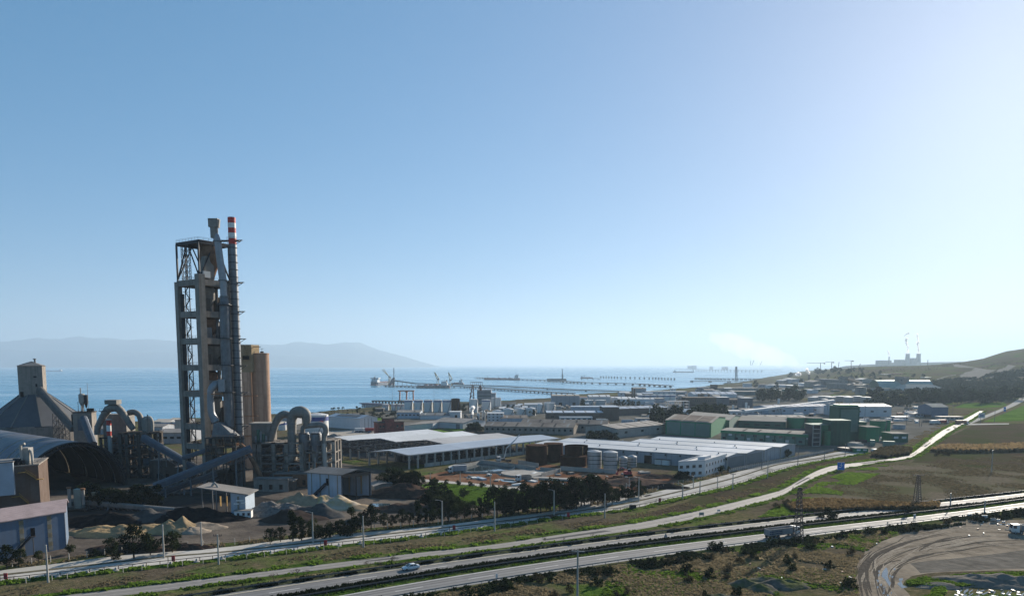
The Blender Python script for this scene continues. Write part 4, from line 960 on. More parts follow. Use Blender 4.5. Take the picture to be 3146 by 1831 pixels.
# ---------- sheds of the works
class Frame:                            # footprint c -> l (left end) and c -> r (right end)
    def __init__(s, c, l, r): s.c, s.l, s.r = c, l, r; s.dl = unit((l[0]-c[0], l[1]-c[1])); s.dr = unit((r[0]-c[0], r[1]-c[1])); s.L = math.dist(c, l); s.W = math.dist(c, r)
    def p(s, a, t, z=None):             # a metres along l, t metres along r
        q = (s.c[0]+s.dl[0]*a+s.dr[0]*t, s.c[1]+s.dl[1]*a+s.dr[1]*t); return q if z is None else (q[0], q[1], z)
def wall_piece(root, F, side, a0, a1, z0, z1, mat, name, th=.12, sub=None):
    b = MB()
    if side == 'l': q = [F.p(a0,-th), F.p(a1,-th), F.p(a1,.02), F.p(a0,.02)]
    else: q = [F.p(-th,a0), F.p(-th,a1), F.p(.02,a1), F.p(.02,a0)]
    b.quadbox(q, z0, z1); return b.build(name, mat, root, part=sub)
def gable_roof(root, F, h, rise, mat, axis='l', over=.5, th=.25, s0=0, s1=None, name="roof", off=0.0, width=None):
    """two roof planes, ridge along the l (or r) side; off/width choose one bay"""
    A = F.L if axis == 'l' else F.W; Bw = width or (F.W if axis == 'l' else F.L); s1 = A if s1 is None else s1
    P = (lambda a, t, z: F.p(a, t, z)) if axis == 'l' else (lambda a, t, z: F.p(t, a, z))
    for t0, z0, t1, z1, nm in ((off-(over if off == 0 else 0), h-(over*rise/(Bw/2) if off == 0 else 0), off+Bw/2, h+rise, name),(off+Bw/2, h+rise, off+Bw+over*.0, h, name)):
        b = MB(); q = [P(s0-over,t0,z0), P(s1+over,t0,z0), P(s1+over,t1,z1), P(s0-over,t1,z1)]
        b.hexa([(x,y,z) for x,y,z in q]+[(x,y,z+th) for x,y,z in q]); fix = b
        b.build(nm, mat, root)
def gable_walls(root, F, h, rise, mat, axis='l', name="wall", open_side=()):
    b = MB(); c = [F.p(0,0), F.p(F.L,0), F.p(F.L,F.W), F.p(0,F.W)]
    lab = ['l','far','back','r']        # sides 0-1 (camera left), 1-2, 2-3, 3-0 (camera right)
    for i in range(4):
        if lab[i] in open_side: continue
        p, q = c[i], c[(i+1)%4]; g = (axis == 'l' and i in (1,3)) or (axis == 'r' and i in (0,2))
        if g: m = lerp(p, q, .5); b.add([v3(p,0), v3(q,0), v3(q,h), v3(m,h+rise), v3(p,h)], [(0,1,2,3,4)])
        else: b.add([v3(p,0), v3(q,0), v3(q,h), v3(p,h)], [(0,1,2,3)])
    return b.build(name, mat, root)
def corner_h(px, py, top): c = G(px, py); return HT(c[1], px, top)
def shed(name, label, cat, c, l, r, top, rise, wall, roof, axis='l', open_side=(), group=None, over=.5):
    C_, L_, R_ = (G(*c) if len(c) == 2 else c), (G(*l)), (G(*r))
    F = Frame(C_, L_, R_); h = HT(C_[1], c[0], top); root = thing(name, label, cat, v3(C_, 0), group)
    gable_walls(root, F, h, rise, wall, axis, open_side=open_side); gable_roof(root, F, h, rise, roof, axis, over); return root, F, h
# blue shed in the corner
F = Frame(G(204,1683), G(-60,1736), G(214,1640)); F.W = 15
h = HT(F.c[1], 204, 1571)
t = thing("metal_shed", "blue metal shed with pinkish roof and outside stair beside the road", "shed", v3(F.c,0))
F.r = F.p(0,15); gable_walls(t, F, h, 2.2, sheet_blue); gable_roof(t, F, h, 2.2, roof_pink, over=.6)
for a in (4.1, 11.2):                    # translucent strips of separate sheets
    for k in range(8): wall_piece(t, F, 'l', a-.55, a+.55, .3+k*(h-.8)/8, .25+(k+1)*(h-.8)/8, trans if k%2 else M("old_strip",(.2,.19,.16),.7,var=.3), "light_panel", .06)
dz = h*.50; b = MB(); wall_piece(t, F, 'l', 7.9, 9.0, dz, dz+2.2, black_m, "door", .08)
b.beam(F.p(9.0,-.8,dz), F.p(14.6,-.8,.1), 1.1, .2); b.beam(F.p(9.0,-1.3,dz+1), F.p(14.6,-1.3,1.1), .1); b.quadbox([F.p(7.7,-1.4),F.p(9.2,-1.4),F.p(9.2,-.1),F.p(7.7,-.1)],dz-.15,dz); b.beam(F.p(8.4,-1.2,0),F.p(8.4,-1.2,dz),.15); b.build("stair", steel_dk, t)
b = MB(); b.quadbox([F.p(-.2,-.15),F.p(0,-.15),F.p(0,.2),F.p(-.2,.2)],0,h); b.build("corner_trim", M("trim_lt",(.4,.42,.45)), t)
# brown concrete building behind it
F = Frame(G(130,1622), G(-130,1655), G(150,1598)); h = HT(F.c[1],130,1428)
t = thing("mill_house", "brown stained concrete block with yellow stairs before the vaulted store", "building", v3(F.c,0))
b = MB(); b.quadbox([F.p(0,0),F.p(F.L,0),F.p(F.L,18),F.p(0,18)],0,h); b.build("wall", M("brown_concrete",(.135,.105,.09),.9,var=.2,scale=.4,streak=.6,dirt=(.09,.06,.045)), t)
b = MB(); b.quadbox([F.p(-.3,-.3),F.p(F.L,-.3),F.p(F.L,18.3),F.p(-.3,18.3)],h,h+.35); b.build("roof_slab", conc, t)
b = MB(); railing(b,[F.p(0,0,h+.35),F.p(13,0,h+.35)]); railing(b,[F.p(0,0,h+.35),F.p(0,14,h+.35)]); b.build("railing", steel_dk, t)
b = MB(); b.quadbox([F.p(6.4,-1.6),F.p(40,-1.6),F.p(40,0),F.p(6.4,0)],h-8.5,h+1.6); b.build("clad_bay", sheet_bl, t)
b = MB(); b.quadbox([F.p(6.2,-1.8),F.p(40,-1.8),F.p(40,8),F.p(6.2,8)],h+1.6,h+1.9); b.build("bay_roof", roof_grey, t)
for k,(a0,z0,a1,z1) in enumerate(((3.4,h-1.8,.5,h-4.4),(5.4,h-9.2,2.9,h-12.2))):
    b = MB(); b.beam(F.p(a0,-.7,z0),F.p(a1,-.7,z1),1.0,.2); b.beam(F.p(a0,-1.2,z0+1),F.p(a1,-1.2,z1+1),.12); b.beam(F.p(a0,-1.2,z0+.5),F.p(a1,-1.2,z1+.5),.1)
    b.quadbox([F.p(a1-1.8,-1.3),F.p(a1+.2,-1.3),F.p(a1+.2,0),F.p(a1-1.8,0)],z1-.15,z1); b.quadbox([F.p(a0,-1.3),F.p(a0+2,-1.3),F.p(a0+2,0),F.p(a0,0)],z0-.15,z0); b.build("stair", M("yellow_stair",(.3,.18,.05),.7,var=.2), t)
b = MB(); q = F.p(3.2,3); b.box(q[0],q[1],h+.35,2.4,2.4,5.2); b.build("dust_filter", conc_lt, t)
b = MB(); q = F.p(4.6,1.5,h+.35); b.tube([(q[0],q[1],h+.4),(q[0],q[1],h+6.5),(q[0]+1.4,q[1],h+7)],.4,8); q = F.p(1.9,1.4,h+.35); b.tube([(q[0]-1.4,q[1],h+4.6),(q[0],q[1],h+4.4),(q[0]+.3,q[1],h+.4)],.38,8,3); b.build("filter_pipe", conc_lt, t, smoothed=True)
b = MB(); q = F.p(5.6,2); b.box(q[0],q[1],h+.35,2.2,1.6,2.0); b.cyl(q[0]+1.6,q[1],h+.35,h+1.8,.5,n=8); b.build("fan_unit", steel_dk, t)
b = MB(); q = F.p(-.2,-2); b.add([F.p(-.4,-1,3),F.p(-6,2,0),F.p(-6,10,0),F.p(-.4,10,5.2),F.p(-.4,-1,0),F.p(-.4,10,0)],[(0,1,2,3),(0,4,1),(3,2,5)]); b.build("lean_to", M("rusty_panel",(.22,.12,.09),.85,var=.3), t)
# canopy shed with white end
t = thing("open_shed", "open sided canopy shed with slanted roof and pale clad end", "shed", v3(G(756,1586),0))
Yo = G(756,1586)[1]
def so(x,y,Y=Yo): return D(x,y,Y)
b = MB(); P = [so(607,1494,Yo+6), so(768,1519,Yo-3), so(768,1517,Yo+9), so(620,1492,Yo+12)]
z0 = so(768,1519,Yo)[2]; z1 = so(609,1496,Yo)[2]; xa, xb = so(609,1500)[0], so(766,1500)[0]
b.hexa([(xa,Yo-1.5,z1),(xb,Yo-1.5,z0),(xb,Yo+9,z0),(xa,Yo+9,z1),(xa,Yo-1.5,z1+.3),(xb,Yo-1.5,z0+.3),(xb,Yo+9,z0+.3),(xa,Yo+9,z1+.3)]); b.build("roof", roof_grey, t)
for x in (620, 664):
    for dy in (0, 8.5): p = so(x,1500); MB().beam((p[0],Yo+dy,0),(p[0],Yo+dy,np.interp(p[0],[xa,xb],[z1,z0])),.3).build("post", steel_mid, t)
xc, xd = so(713,1550)[0], so(757.5,1550)[0]
MB().hexa([(xc,Yo-1,0),(xd,Yo-1,0),(xd,Yo+8,0),(xc,Yo+8,0),(xc,Yo-1,np.interp(xc,[xa,xb],[z1,z0])-.05),(xd,Yo-1,np.interp(xd,[xa,xb],[z1,z0])-.05),(xd,Yo+8,z0),(xc,Yo+8,z0+.2)]).build("end_bay", sheet_bl, t)
xm = so(736,1550)[0]; MB().box(xm,Yo-1.05,.3,.7,.16,z0-.7).build("light_panel", M("old_strip",(.2,.19,.16)), t)
for x,y,w in ((737,1539,2.6),(726,1549,1.7),(748,1546,1.6)): p=so(x,y,Yo-1.1); MB().box(p[0],p[1],p[2],w,.2,.4).build("canopy_strip", white_p, t)
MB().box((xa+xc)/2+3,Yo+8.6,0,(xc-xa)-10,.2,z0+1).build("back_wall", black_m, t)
for x in (678,697): p=so(x,1540,Yo+8.4); MB().box(p[0],Yo+8.4,2,.5,.15,3.6).build("light_panel", trans, t)
p = so(660,1496,Yo+3); b = MB(); b.tube([(p[0]-1.2,Yo+3,p[2]),(p[0],Yo+3,p[2]+1.5),(p[0]+1.2,Yo+3,p[2]-.3)],.4,8,3); b.build("roof_vent", conc_lt, t)
t = thing("site_cabin", "white portable site cabin at the foot of the canopy shed", "cabin", v3(G(745,1592),0)); p = G(745,1592)
MB().box(p[0],p[1]+1.2,.2,5.6,2.4,2.4,R(5)).build("body", white_p, t); MB().box(p[0],p[1]+1.2,2.6,6.0,2.8,.15,R(5)).build("roof", conc, t)
for dx in (-1.4,.4,2.1): MB().box(p[0]+dx,p[1]-.02+dx*.08,1.0,.8,.12,.9,R(5)).build("window", glass_dk, t)
# big pale shed with open gable
t, F, h = shed("metal_shed", "pale blue gabled shed with open dark front and conveyor in its wall", "shed", (1052,1538), (946,1528), (1141,1526), 1458, 1.4, sheet_bl, roof_grey, axis='l', open_side=('r',), over=.8)
for k in range(4):
    a = F.L*(k+.5)/4; wall_piece(t, F, 'l', a-.22, a+.22, .2, h-.2, M("old_strip",(.2,.19,.16)), "light_panel", .06)
b = MB(); b.beam(F.p(F.L*.42,-.6,h*.62),F.p(F.L*.8,-1.2,.5),1.1,.9); b.build("feed_conveyor", steel_dk, t); wall_piece(t,F,'l',F.L*.38,F.L*.45,h*.55,h*.82,black_m,"opening",.1)
for k in (0.02,.5,.97): MB().beam(F.p(.3,F.W*k,0),F.p(.3,F.W*k,h+ (1.2 if k==.5 else 0)),.5).build("column", steel_dk, t)
MB().beam(F.p(.3,0,h-.6),F.p(.3,F.W,h-.6),.5,1.2).build("gable_beam", conc_dk, t)
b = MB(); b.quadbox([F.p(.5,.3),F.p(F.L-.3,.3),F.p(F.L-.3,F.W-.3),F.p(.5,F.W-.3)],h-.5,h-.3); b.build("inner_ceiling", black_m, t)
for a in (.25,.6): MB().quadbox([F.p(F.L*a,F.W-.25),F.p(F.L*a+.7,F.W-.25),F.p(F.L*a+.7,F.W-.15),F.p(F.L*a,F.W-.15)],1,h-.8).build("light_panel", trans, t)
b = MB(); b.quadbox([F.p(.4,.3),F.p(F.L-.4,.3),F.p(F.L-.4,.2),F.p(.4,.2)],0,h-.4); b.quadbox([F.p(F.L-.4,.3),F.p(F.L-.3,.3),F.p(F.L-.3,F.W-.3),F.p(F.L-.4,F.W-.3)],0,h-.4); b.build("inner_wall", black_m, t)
shed("store_shed", "low grey shed behind the brown earth heap", "shed", (1150,1519), (1135,1509), (1206,1509), 1494, .6, conc, roof_grey)
# ---------- stockpiles
sand_y = M("yellow_sand",(.33,.235,.13),.95,var=.25,scale=.5,bigc=(.23,.175,.11),big=.12,bump=.25,bscale=.8); sand_g = M("grey_sand",(.25,.205,.16),.95,var=.25,scale=.5,bump=.2,bscale=.8)
coal = M("coal_black",(.018,.017,.017),.9,var=.4,scale=.5,bump=.2); brown_e = M("brown_earth",(.06,.042,.034),.95,var=.4,scale=.4,bump=.4,bscale=.8); grey_r = M("grey_rubble",(.16,.145,.135),.95,var=.5,scale=.9,bump=.6,bscale=.9)
HP = [("sand_pile","long pale sand heap with wavering crest by the blue shed",(330,1650),15,6.5,4.0,sand_y,.35),("sand_pile","yellow sand heap right of the long pale one",(480,1640),12,6,4.2,sand_y,.4),
 ("sand_pile","sharp crested yellow sand heap behind the roadside trees",(545,1635),8,5,4.4,sand_y,.8),("sand_pile","small pale sand heap at right end of the sand row",(600,1630),8,5,2.6,sand_g,.7),("sand_pile","low pale heap before the sharp crested sand",(575,1640),6,4,2.0,sand_g,0),
 ("coal_pile","broad black heap behind the long sand heap",(310,1620),17,8,4.2,coal,0),("coal_pile","black heap under the low conveyor head",(560,1608),18,9,5.0,coal,0),("coal_pile","grey rilled heap below the low conveyor",(440,1612),15,9,5.0,M("slate_heap",(.07,.068,.066),.9,var=.3),.6),
 ("earth_pile","dark earth bank behind the nearest roadside bushes",(380,1700),14,4,3.2,brown_e,0),("earth_pile","low dark earth bank right of the roadside trees",(560,1690),9,3.5,2.0,brown_e,0),
 ("rubble_pile","grey rubble heap beside the white site cabin",(815,1582),10,7,4.6,grey_r,0),("rubble_pile","brown grey rubble heap between cabin and pale shed",(860,1588),11,7,4.8,grey_r,0),("sand_pile","buff heap behind the rounded dark one",(905,1570),14,9,6.0,M("buff_sand",(.24,.185,.125),.95,var=.25,scale=.4),0),
 ("coal_pile","rounded dark heap in front of the rubble",(885,1606),11,6,4.4,M("dark_brown_heap",(.05,.038,.033),.95,var=.3),0),("coal_pile","dark heap before the striped sand slope",(960,1592),11,7,5.0,M("slate_heap",(.07,.068,.066)),0),
 ("sand_pile","striped white and yellow sand heap below the pale shed",(1010,1570),11,9,6.2,M("striped_sand",(.36,.3,.23),.95,var=.25,scale=.3,bigc=(.38,.27,.13),big=.16),.9),("sand_pile","low buff heap right of the striped sand",(1075,1568),10,6,2.2,M("buff_sand",(.24,.185,.125)),.5),
 ("earth_pile","large dark brown earth heap beside the puddle",(1235,1532),17,12,6.0,brown_e,.3),("earth_pile","long dark bank in front of the puddle",(1250,1575),16,6,3.4,brown_e,0),("earth_pile","small dark bank behind roadside trees by puddle",(1105,1610),8,4,2.2,M("slate_heap",(.07,.068,.066)),0),
 ("earth_pile","dark soil bank beyond the raw mill near open shed",(1060,1392),16,6,3.5,brown_e,0),("earth_pile","long soil bank left of the roofless steel frame",(1190,1372),18,6,3.0,brown_e,0),("earth_pile","grey gravel heap on pale yard by white warehouse",(1022,1342),8,4,2.6,grey_r,0),
 ("earth_pile","wide brown earth mound beside the gate works",(1950,1492),20,10,3.0,M("umber_earth",(.1,.07,.055),.95,var=.3,bump=.3,bscale=.7),0),("rubble_pile","black rubble bank at the edge of the junction",(2040,1502),13,4,2.4,coal,0),("earth_pile","dark spoil heap before the white office",(2030,1470),12,6,2.0,brown_e,0)]
for i,(nm,lab,px,rx,ry,hh,mt,rg) in enumerate(HP):
    c = G(*px); heap(nm, lab, (c[0],c[1]+ry*.8), rx, ry, hh*.85, mt, i*1.7, ridges=rg)
# ================================================================== the industrial estate
roof_white = M("white_roof",(.6,.6,.6),.55,.1,var=.1,scale=.12,bigc=(.52,.52,.51),big=.03,streak=.2,dirt=(.42,.41,.39))
roof_zinc = M("zinc_roof",(.4,.43,.47),.42,.35,var=.1,scale=.12,bigc=(.36,.39,.43),big=.03,streak=.25,dirt=(.3,.31,.33))
roof_tan = M("tan_roof",(.3,.255,.215),.85,var=.22,scale=.2,bigc=(.2,.165,.14),big=.06,streak=.4,dirt=(.16,.12,.09))
roof_ltan = M("light_tan_roof",(.4,.36,.31),.85,var=.12,scale=.2)
panel_grey = M("grey_panel_wall",(.3,.315,.345),.8,var=.08,scale=.3,streak=.5,dirt=(.13,.13,.13))
panel_white = M("white_panel_wall",(.5,.51,.525),.75,var=.06,scale=.3,streak=.2,dirt=(.4,.39,.38))
brown_wall = M("brown_clad",(.12,.1,.085),.85,var=.15,scale=.3,streak=.3)
green_wall = M("green_clad",(.02,.19,.085),.65,var=.12,scale=.3,streak=.2,dirt=(.03,.08,.05))
green_gray = M("green_grey_panel",(.12,.2,.165),.75,var=.1,scale=.3)
green_dark = M("dark_green_clad",(.03,.1,.065),.7,var=.15,scale=.3,streak=.3,dirt=(.03,.05,.04))
rust_m = M("rusted_steel",(.05,.024,.015),.85,.2,var=.45,scale=.35,streak=.5,dirt=(.035,.02,.015))
tank_w = M("tank_white",(.58,.58,.57),.55,var=.06,scale=.3,streak=.25,dirt=(.45,.42,.38))
band_b = M("tank_blue_band",(.03,.06,.22),.6,var=.1); band_r = M("tank_red_band",(.4,.05,.05),.6,var=.1)
brick_m = M("red_brick_wall",(.22,.075,.065),.9,var=.25,scale=.8,bigc=(.17,.07,.06),big=.3)
# ---------- open shed of four bays
F = Frame(PZ(1257,1441), PZ(1148,1429.5), PZ(1612,1395)); F2 = Frame(F.c, F.r, F.l)   # F2.l = long side
LB, WB = 118.0, 27.6; dL, dW = F2.dl, F2.dr
def op(a, t, z=None): q = (F.c[0]+dL[0]*a+dW[0]*t, F.c[1]+dL[1]*a+dW[1]*t); return q if z is None else (q[0],q[1],z)
hE = 6.9
t = thing("open_shed", "long open sided shed of four bays with pale metal roofs on concrete columns", "shed", v3(F.c,0))
for bay in range(4):
    s0 = (0,52,44,34)[bay]; s1 = LB-(0,6,8,10)[bay]; t0 = bay*WB; mt = (roof_zinc, M("dull_roof",(.38,.37,.365),.6,var=.06,scale=.15), roof_white, roof_white)[bay]
    for a, za, c, zc_ in ((t0-.5, hE-.1, t0+WB/2, hE+1.5),(t0+WB/2, hE+1.5, t0+WB, hE)):
        n = 6
        for k in range(n):               # roof in wide sheets
            x0 = s0+(s1-s0)*k/n; x1 = s0+(s1-s0)*(k+1)/n-.06
            b = MB(); q = [op(x0,a,za),op(x1,a,za),op(x1,c,zc_),op(x0,c,zc_)]; b.hexa(q+[(x,y,z+.18) for x,y,z in q]); b.build("roof_sheet", mt, t)
    ncol = 22
    for k in range(ncol):
        for tt_ in ((t0,) if bay else (0,)):
            x = k*LB/(ncol-1)
            b = MB(); q = op(x, tt_); b.box(q[0],q[1],0,.75,.75,hE,math.atan2(dL[1],dL[0])); b.box(q[0],q[1],hE*.62,1.2,1.0,.7,math.atan2(dL[1],dL[0])); b.build("column", conc_lt, t)
    for x in np.linspace(0, LB, 12):      # roof girders, bare where sheets are missing
        b = MB(); b.beam(op(x,t0,hE-.2),op(x,t0+WB/2,hE+1.2),.35,.7); b.beam(op(x,t0+WB/2,hE+1.2),op(x,t0+WB,hE-.2),.35,.7); b.build("girder", conc if bay==0 else steel_dk, t)
    if s0:
        b = MB()
        for k in range(9): b.beam(op(2,t0+k*WB/8,hE+.2+1.3*(1-abs(k-4)/4)),op(s0,t0+k*WB/8,hE+.2+1.3*(1-abs(k-4)/4)),.22)
        for k in range(14): b.beam(op(2+k*s0/15,t0,hE+.3),op(2+(k+.8)*s0/15,t0+WB/2,hE+1.5),.18); b.beam(op(2+k*s0/15,t0+WB,hE+.3),op(2+(k+.8)*s0/15,t0+WB/2,hE+1.5),.18)
        b.build("purlin", steel_dk, t)
for k in range(10):
    b = MB(); x0 = 10+k*(LB-10)/10; b.quadbox([op(x0,-.1),op(x0+10.2,-.1),op(x0+10.2,.1),op(x0,.1)],0,1.9); b.build("wall_panel", conc_lt, t)
b = MB(); b.quadbox([op(18,2),op(LB,2),op(LB,4*WB),op(18,4*WB)],.03,.06); b.build("floor", M("shed_floor",(.06,.06,.06),.9,var=.4), t)
b = MB(); b.beam(op(0,0,hE),op(LB,0,hE),.5,.6); b.build("eave_beam", conc_lt, t)
rnd = random.Random(3)
for k in range(24):                       # dark stored goods inside
    x, y = rnd.uniform(22,LB-4), rnd.uniform(7,60); w = rnd.uniform(3,8); q = op(x,y)
    o = MB().box(q[0],q[1],0,w,rnd.uniform(2,5),rnd.uniform(1.5,4.5),rnd.uniform(.6,.9)).build("storage_rack", rnd.choice([steel_dk,black_m,gallery_m,conc_dk])); tag(o, "dark stored goods stacked under the open shed roof", "goods", "goods stored in the open shed")
b = MB(); b.quadbox([op(30,4*WB-1),op(LB,4*WB-1),op(LB,4*WB-.7),op(30,4*WB-.7)],0,hE-.3); b.build("back_wall", brown_wall, t)
# ---------- white-roofed warehouse of four bays
Cn = PZ(2231.5,1442); Rn = PZ(2443,1398.6); Ln = PZ(1646,1363,6.3); F = Frame(Cn, Ln, Rn); hW = HT(Cn[1],2231,1403)
t = thing("warehouse", "long grey warehouse of four bays with white roofs and stepped gables", "warehouse", v3(Cn,0))
WBay = F.W/4; TW = t
for bay in range(4):
    t0 = bay*WBay; s1 = F.L if bay < 2 else F.L*.69
    for a, za, c, zc_, nm in ((t0-(.6 if bay==0 else 0),hW-(.12 if bay==0 else 0),t0+WBay/2,hW+1.0,"roof_slope"),(t0+WBay/2,hW+1.0,t0+WBay,hW,"roof_slope")):
        for k in range(7):
            x0 = -.5+(s1+1)*k/7; x1 = -.5+(s1+1)*(k+1)/7-.05; b = MB(); q = [F.p(x0,a,za),F.p(x1,a,za),F.p(x1,c,zc_),F.p(x0,c,zc_)]; b.hexa(q+[(x,y,z+.2) for x,y,z in q]); b.build(nm, roof_white, t)
    b = MB(); b.beam(F.p(-.4,t0+WBay/2,hW+1.25),F.p(s1,t0+WBay/2,hW+1.25),.5,.12); b.build("ridge_cap", roof_zinc, t)
    b = MB(); b.add([F.p(0,t0,0),F.p(0,t0+WBay,0),F.p(0,t0+WBay,hW),F.p(0,t0+WBay/2,hW+1.0),F.p(0,t0,hW)],[(0,1,2,3,4)]); b.build("gable_wall", panel_grey, t)
    b = MB(); q = F.p(-.15,t0+.1); b.box(q[0],q[1],0,.6,.6,hW); b.build("pilaster", conc_lt, t)
    if bay < 2:
        b = MB(); b.quadbox([F.p(-.06,t0+1.5),F.p(-.06,t0+WBay-1.5),F.p(.05,t0+WBay-1.5),F.p(.05,t0+1.5)],.1,hW-.6); b.build("loading_door", M("door_grey",(.17,.18,.19),.7,var=.1), t)
NP = 14
for k in range(NP):
    a0 = F.L*k/NP; a1 = F.L*(k+1)/NP-.08; wall_piece(t, F, 'l', a0, a1, 0, hW-.15, panel_grey, "wall_panel", .15)
    b = MB(); q = F.p(a0,-.45); b.box(q[0],q[1],hW-1.6,.7,.6,.9); b.build("bracket", conc_dk, t)
for a in (.355, .62): wall_piece(t, F, 'l', F.L*a, F.L*a+4.2, 0, 4.3, black_m, "loading_door", .25)
b = MB(); b.quadbox([F.p(F.L,0),F.p(F.L,2*WBay),F.p(F.L-.3,2*WBay),F.p(F.L-.3,0)],0,hW); b.quadbox([F.p(F.L*.69,2*WBay),F.p(F.L*.69,4*WBay),F.p(F.L*.69-.3,4*WBay),F.p(F.L*.69-.3,2*WBay)],0,hW); b.quadbox([F.p(0,F.W),F.p(F.L*.69,F.W),F.p(F.L*.69,F.W-.3),F.p(0,F.W-.3)],0,hW); b.build("rear_wall", panel_grey, t)
FW = F
t = thing("container", "white container standing against the long grey warehouse wall", "container", v3(F.p(F.L*.27,-3),0))
for k in range(2):
    q = F.p(F.L*.27+k*4,-2.6); MB().box(q[0],q[1],.3,3.6,2.4,2.6,math.atan2(F.dl[1],F.dl[0])).build("body", tank_w, t)
MB().quadbox([F.p(F.L*.27-2.2,-4),F.p(F.L*.27+6.2,-4),F.p(F.L*.27+6.2,-1.2),F.p(F.L*.27-2.2,-1.2)],2.95,3.1).build("roof", conc_dk, t)
# ---------- white office by the road
F = Frame(PZ(2165,1463), PZ(2083,1468), PZ(2232,1440)); hO = 7.0
t = thing("office_building", "white two storey office with flat roof beside the concrete road", "office", v3(F.c,0))
b = MB(); b.quadbox([F.p(0,0),F.p(F.L,0),F.p(F.L,F.W),F.p(0,F.W)],0,hO); b.build("wall", panel_white, t)
b = MB(); b.quadbox([F.p(.4,.4),F.p(F.L-.4,.4),F.p(F.L-.4,F.W-.4),F.p(.4,F.W-.4)],hO,hO+.1); b.build("roof", M("flat_roof",(.4,.4,.4),.8,var=.1), t)
for q in ([F.p(-.1,-.1),F.p(F.L+.1,-.1),F.p(F.L+.1,.35),F.p(-.1,.35)],[F.p(-.1,.35),F.p(.35,.35),F.p(.35,F.W),F.p(-.1,F.W)],[F.p(F.L-.3,.35),F.p(F.L+.1,.35),F.p(F.L+.1,F.W),F.p(F.L-.3,F.W)]):
    MB().quadbox(q,hO+.0,hO+.8).build("parapet", panel_white, t)
MB().quadbox([F.p(F.L*.3,F.W*.35),F.p(F.L*.6,F.W*.35),F.p(F.L*.6,F.W*.6),F.p(F.L*.3,F.W*.6)],hO+.1,hO+1.5).build("roof_house", panel_white, t)
for z in (1.2, 4.4):
    for k in range(4):
        a = F.L*(.12+.235*k); w = wall_piece(t, F, 'l', a, a+1.7, z, z+1.3, glass_dk, "window", .05); wall_piece(t, F, 'l', a-.15, a+1.85, z-.15, z, conc_lt, "sill", .12, sub=w)
    for k in range(7):
        a = F.W*(.06+.13*k); w = wall_piece(t, F, 'r', a, a+1.2, z, z+1.3, glass_dk, "window", .05); wall_piece(t, F, 'r', a-.12, a+1.32, z-.15, z, conc_lt, "sill", .12, sub=w)
wall_piece(t, F, 'l', F.L*.4, F.L*.4+1.6, 0, 2.4, M("wood_door",(.1,.06,.04)), "door", .07)
# ---------- tanks
def tank(label, px, py, w, top, mat, name="storage_tank", bands=(), roof=None, ladder=True, group=None, rings=0, cone=.6, ringmat=None):
    c = G(px, py); r = w/2/FPX*c[1]; cy = c[1]+r; z = HT(cy, px, top) - gz(*c); z0 = gz(*c)
    t = thing(name, label, "tank", (c[0]*cy/c[1], cy, z0), group); X = c[0]*cy/c[1]
    MB().cyl(X,cy,z0,z0+z,r,n=28).build("shell", mat, t, smoothed=True)
    b = MB(); b.lathe(X,cy,[(r+.1,z0+z),(r+.1,z0+z+.15),(r*.5,z0+z+cone*.7),(.3,z0+z+cone)],28); b.build("roof", roof or mat, t, smoothed=True)
    for f0, f1, m in bands: MB().lathe(X,cy,[(r-.1,z0+z*f0),(r+.04,z0+z*f0),(r+.04,z0+z*f1),(r-.1,z0+z*f1)],28).build("band", m, t, smoothed=True)
    for k in range(rings): MB().lathe(X,cy,[(r-.1,z0+z*(k+1)/(rings+1)),(r+.08,z0+z*(k+1)/(rings+1)),(r+.08,z0+z*(k+1)/(rings+1)+.25),(r-.1,z0+z*(k+1)/(rings+1)+.25)],28).build("stiffening_ring", ringmat or steel_dk, t)
    if ladder:
        b = MB(); P = []
        for k in range(9): a = -math.pi*.5+.2+k*.12; P.append((X+(r+.4)*math.cos(a), cy+(r+.4)*math.sin(a), z0+z*k/8))
        for p, q in zip(P[:-1],P[1:]): b.beam(p,q,.5,.25)
        b.build("stair", steel_mid, t)
        b = MB(); railing(b,[(X-r*.6,cy-r*.75,z0+z+.1),(X+r*.6,cy-r*.75,z0+z+.1)],1.1,.1); b.build("railing", steel_mid, t)
    return t
rl = ["broad rusty brown tank nearest the crane truck","dark rusty tank half hidden between two others","rusty tank with ragged top beside the steel silos"]
tank(rl[0],1648,1430,68,1367,rust_m,"rusted_tank",ladder=False,cone=.3,rings=2,ringmat=rust_m); tank(rl[1],1700,1421,60,1362,rust_m,"rusted_tank",ladder=False,cone=.3); tt = tank(rl[2],1762,1436,84,1400,rust_m,"rusted_tank",ladder=False,cone=.2)
c = G(1775,1434); r_ = 38/FPX*c[1]
b = MB(); zt_ = HT(c[1]+r_,1770,1368)
for k in range(16):
    a0 = math.pi*.1+math.pi*1.45*k/16; a1 = math.pi*.1+math.pi*1.45*(k+1)/16
    b.add([(c[0]+r_*math.cos(a0),c[1]+r_+r_*math.sin(a0),0),(c[0]+r_*math.cos(a1),c[1]+r_+r_*math.sin(a1),0),(c[0]+r_*math.cos(a1),c[1]+r_+r_*math.sin(a1),zt_),(c[0]+r_*math.cos(a0),c[1]+r_+r_*math.sin(a0),zt_)],[(0,1,2,3)])
b.build("upper_shell", rust_m, tt)
for x, y in ((1680,1391),(1786,1391)):
    p = D(x,y,385); MB().beam((p[0],p[1]-7.5,p[2]),(p[0],p[1]-7.5,p[2]+4),.5).build("corner_strip", M("ochre_strip",(.4,.22,.1),.7), tt)
silo_c = M("silo_galvanised",(.36,.37,.37),.5,.4,var=.1,scale=.4,streak=.2)
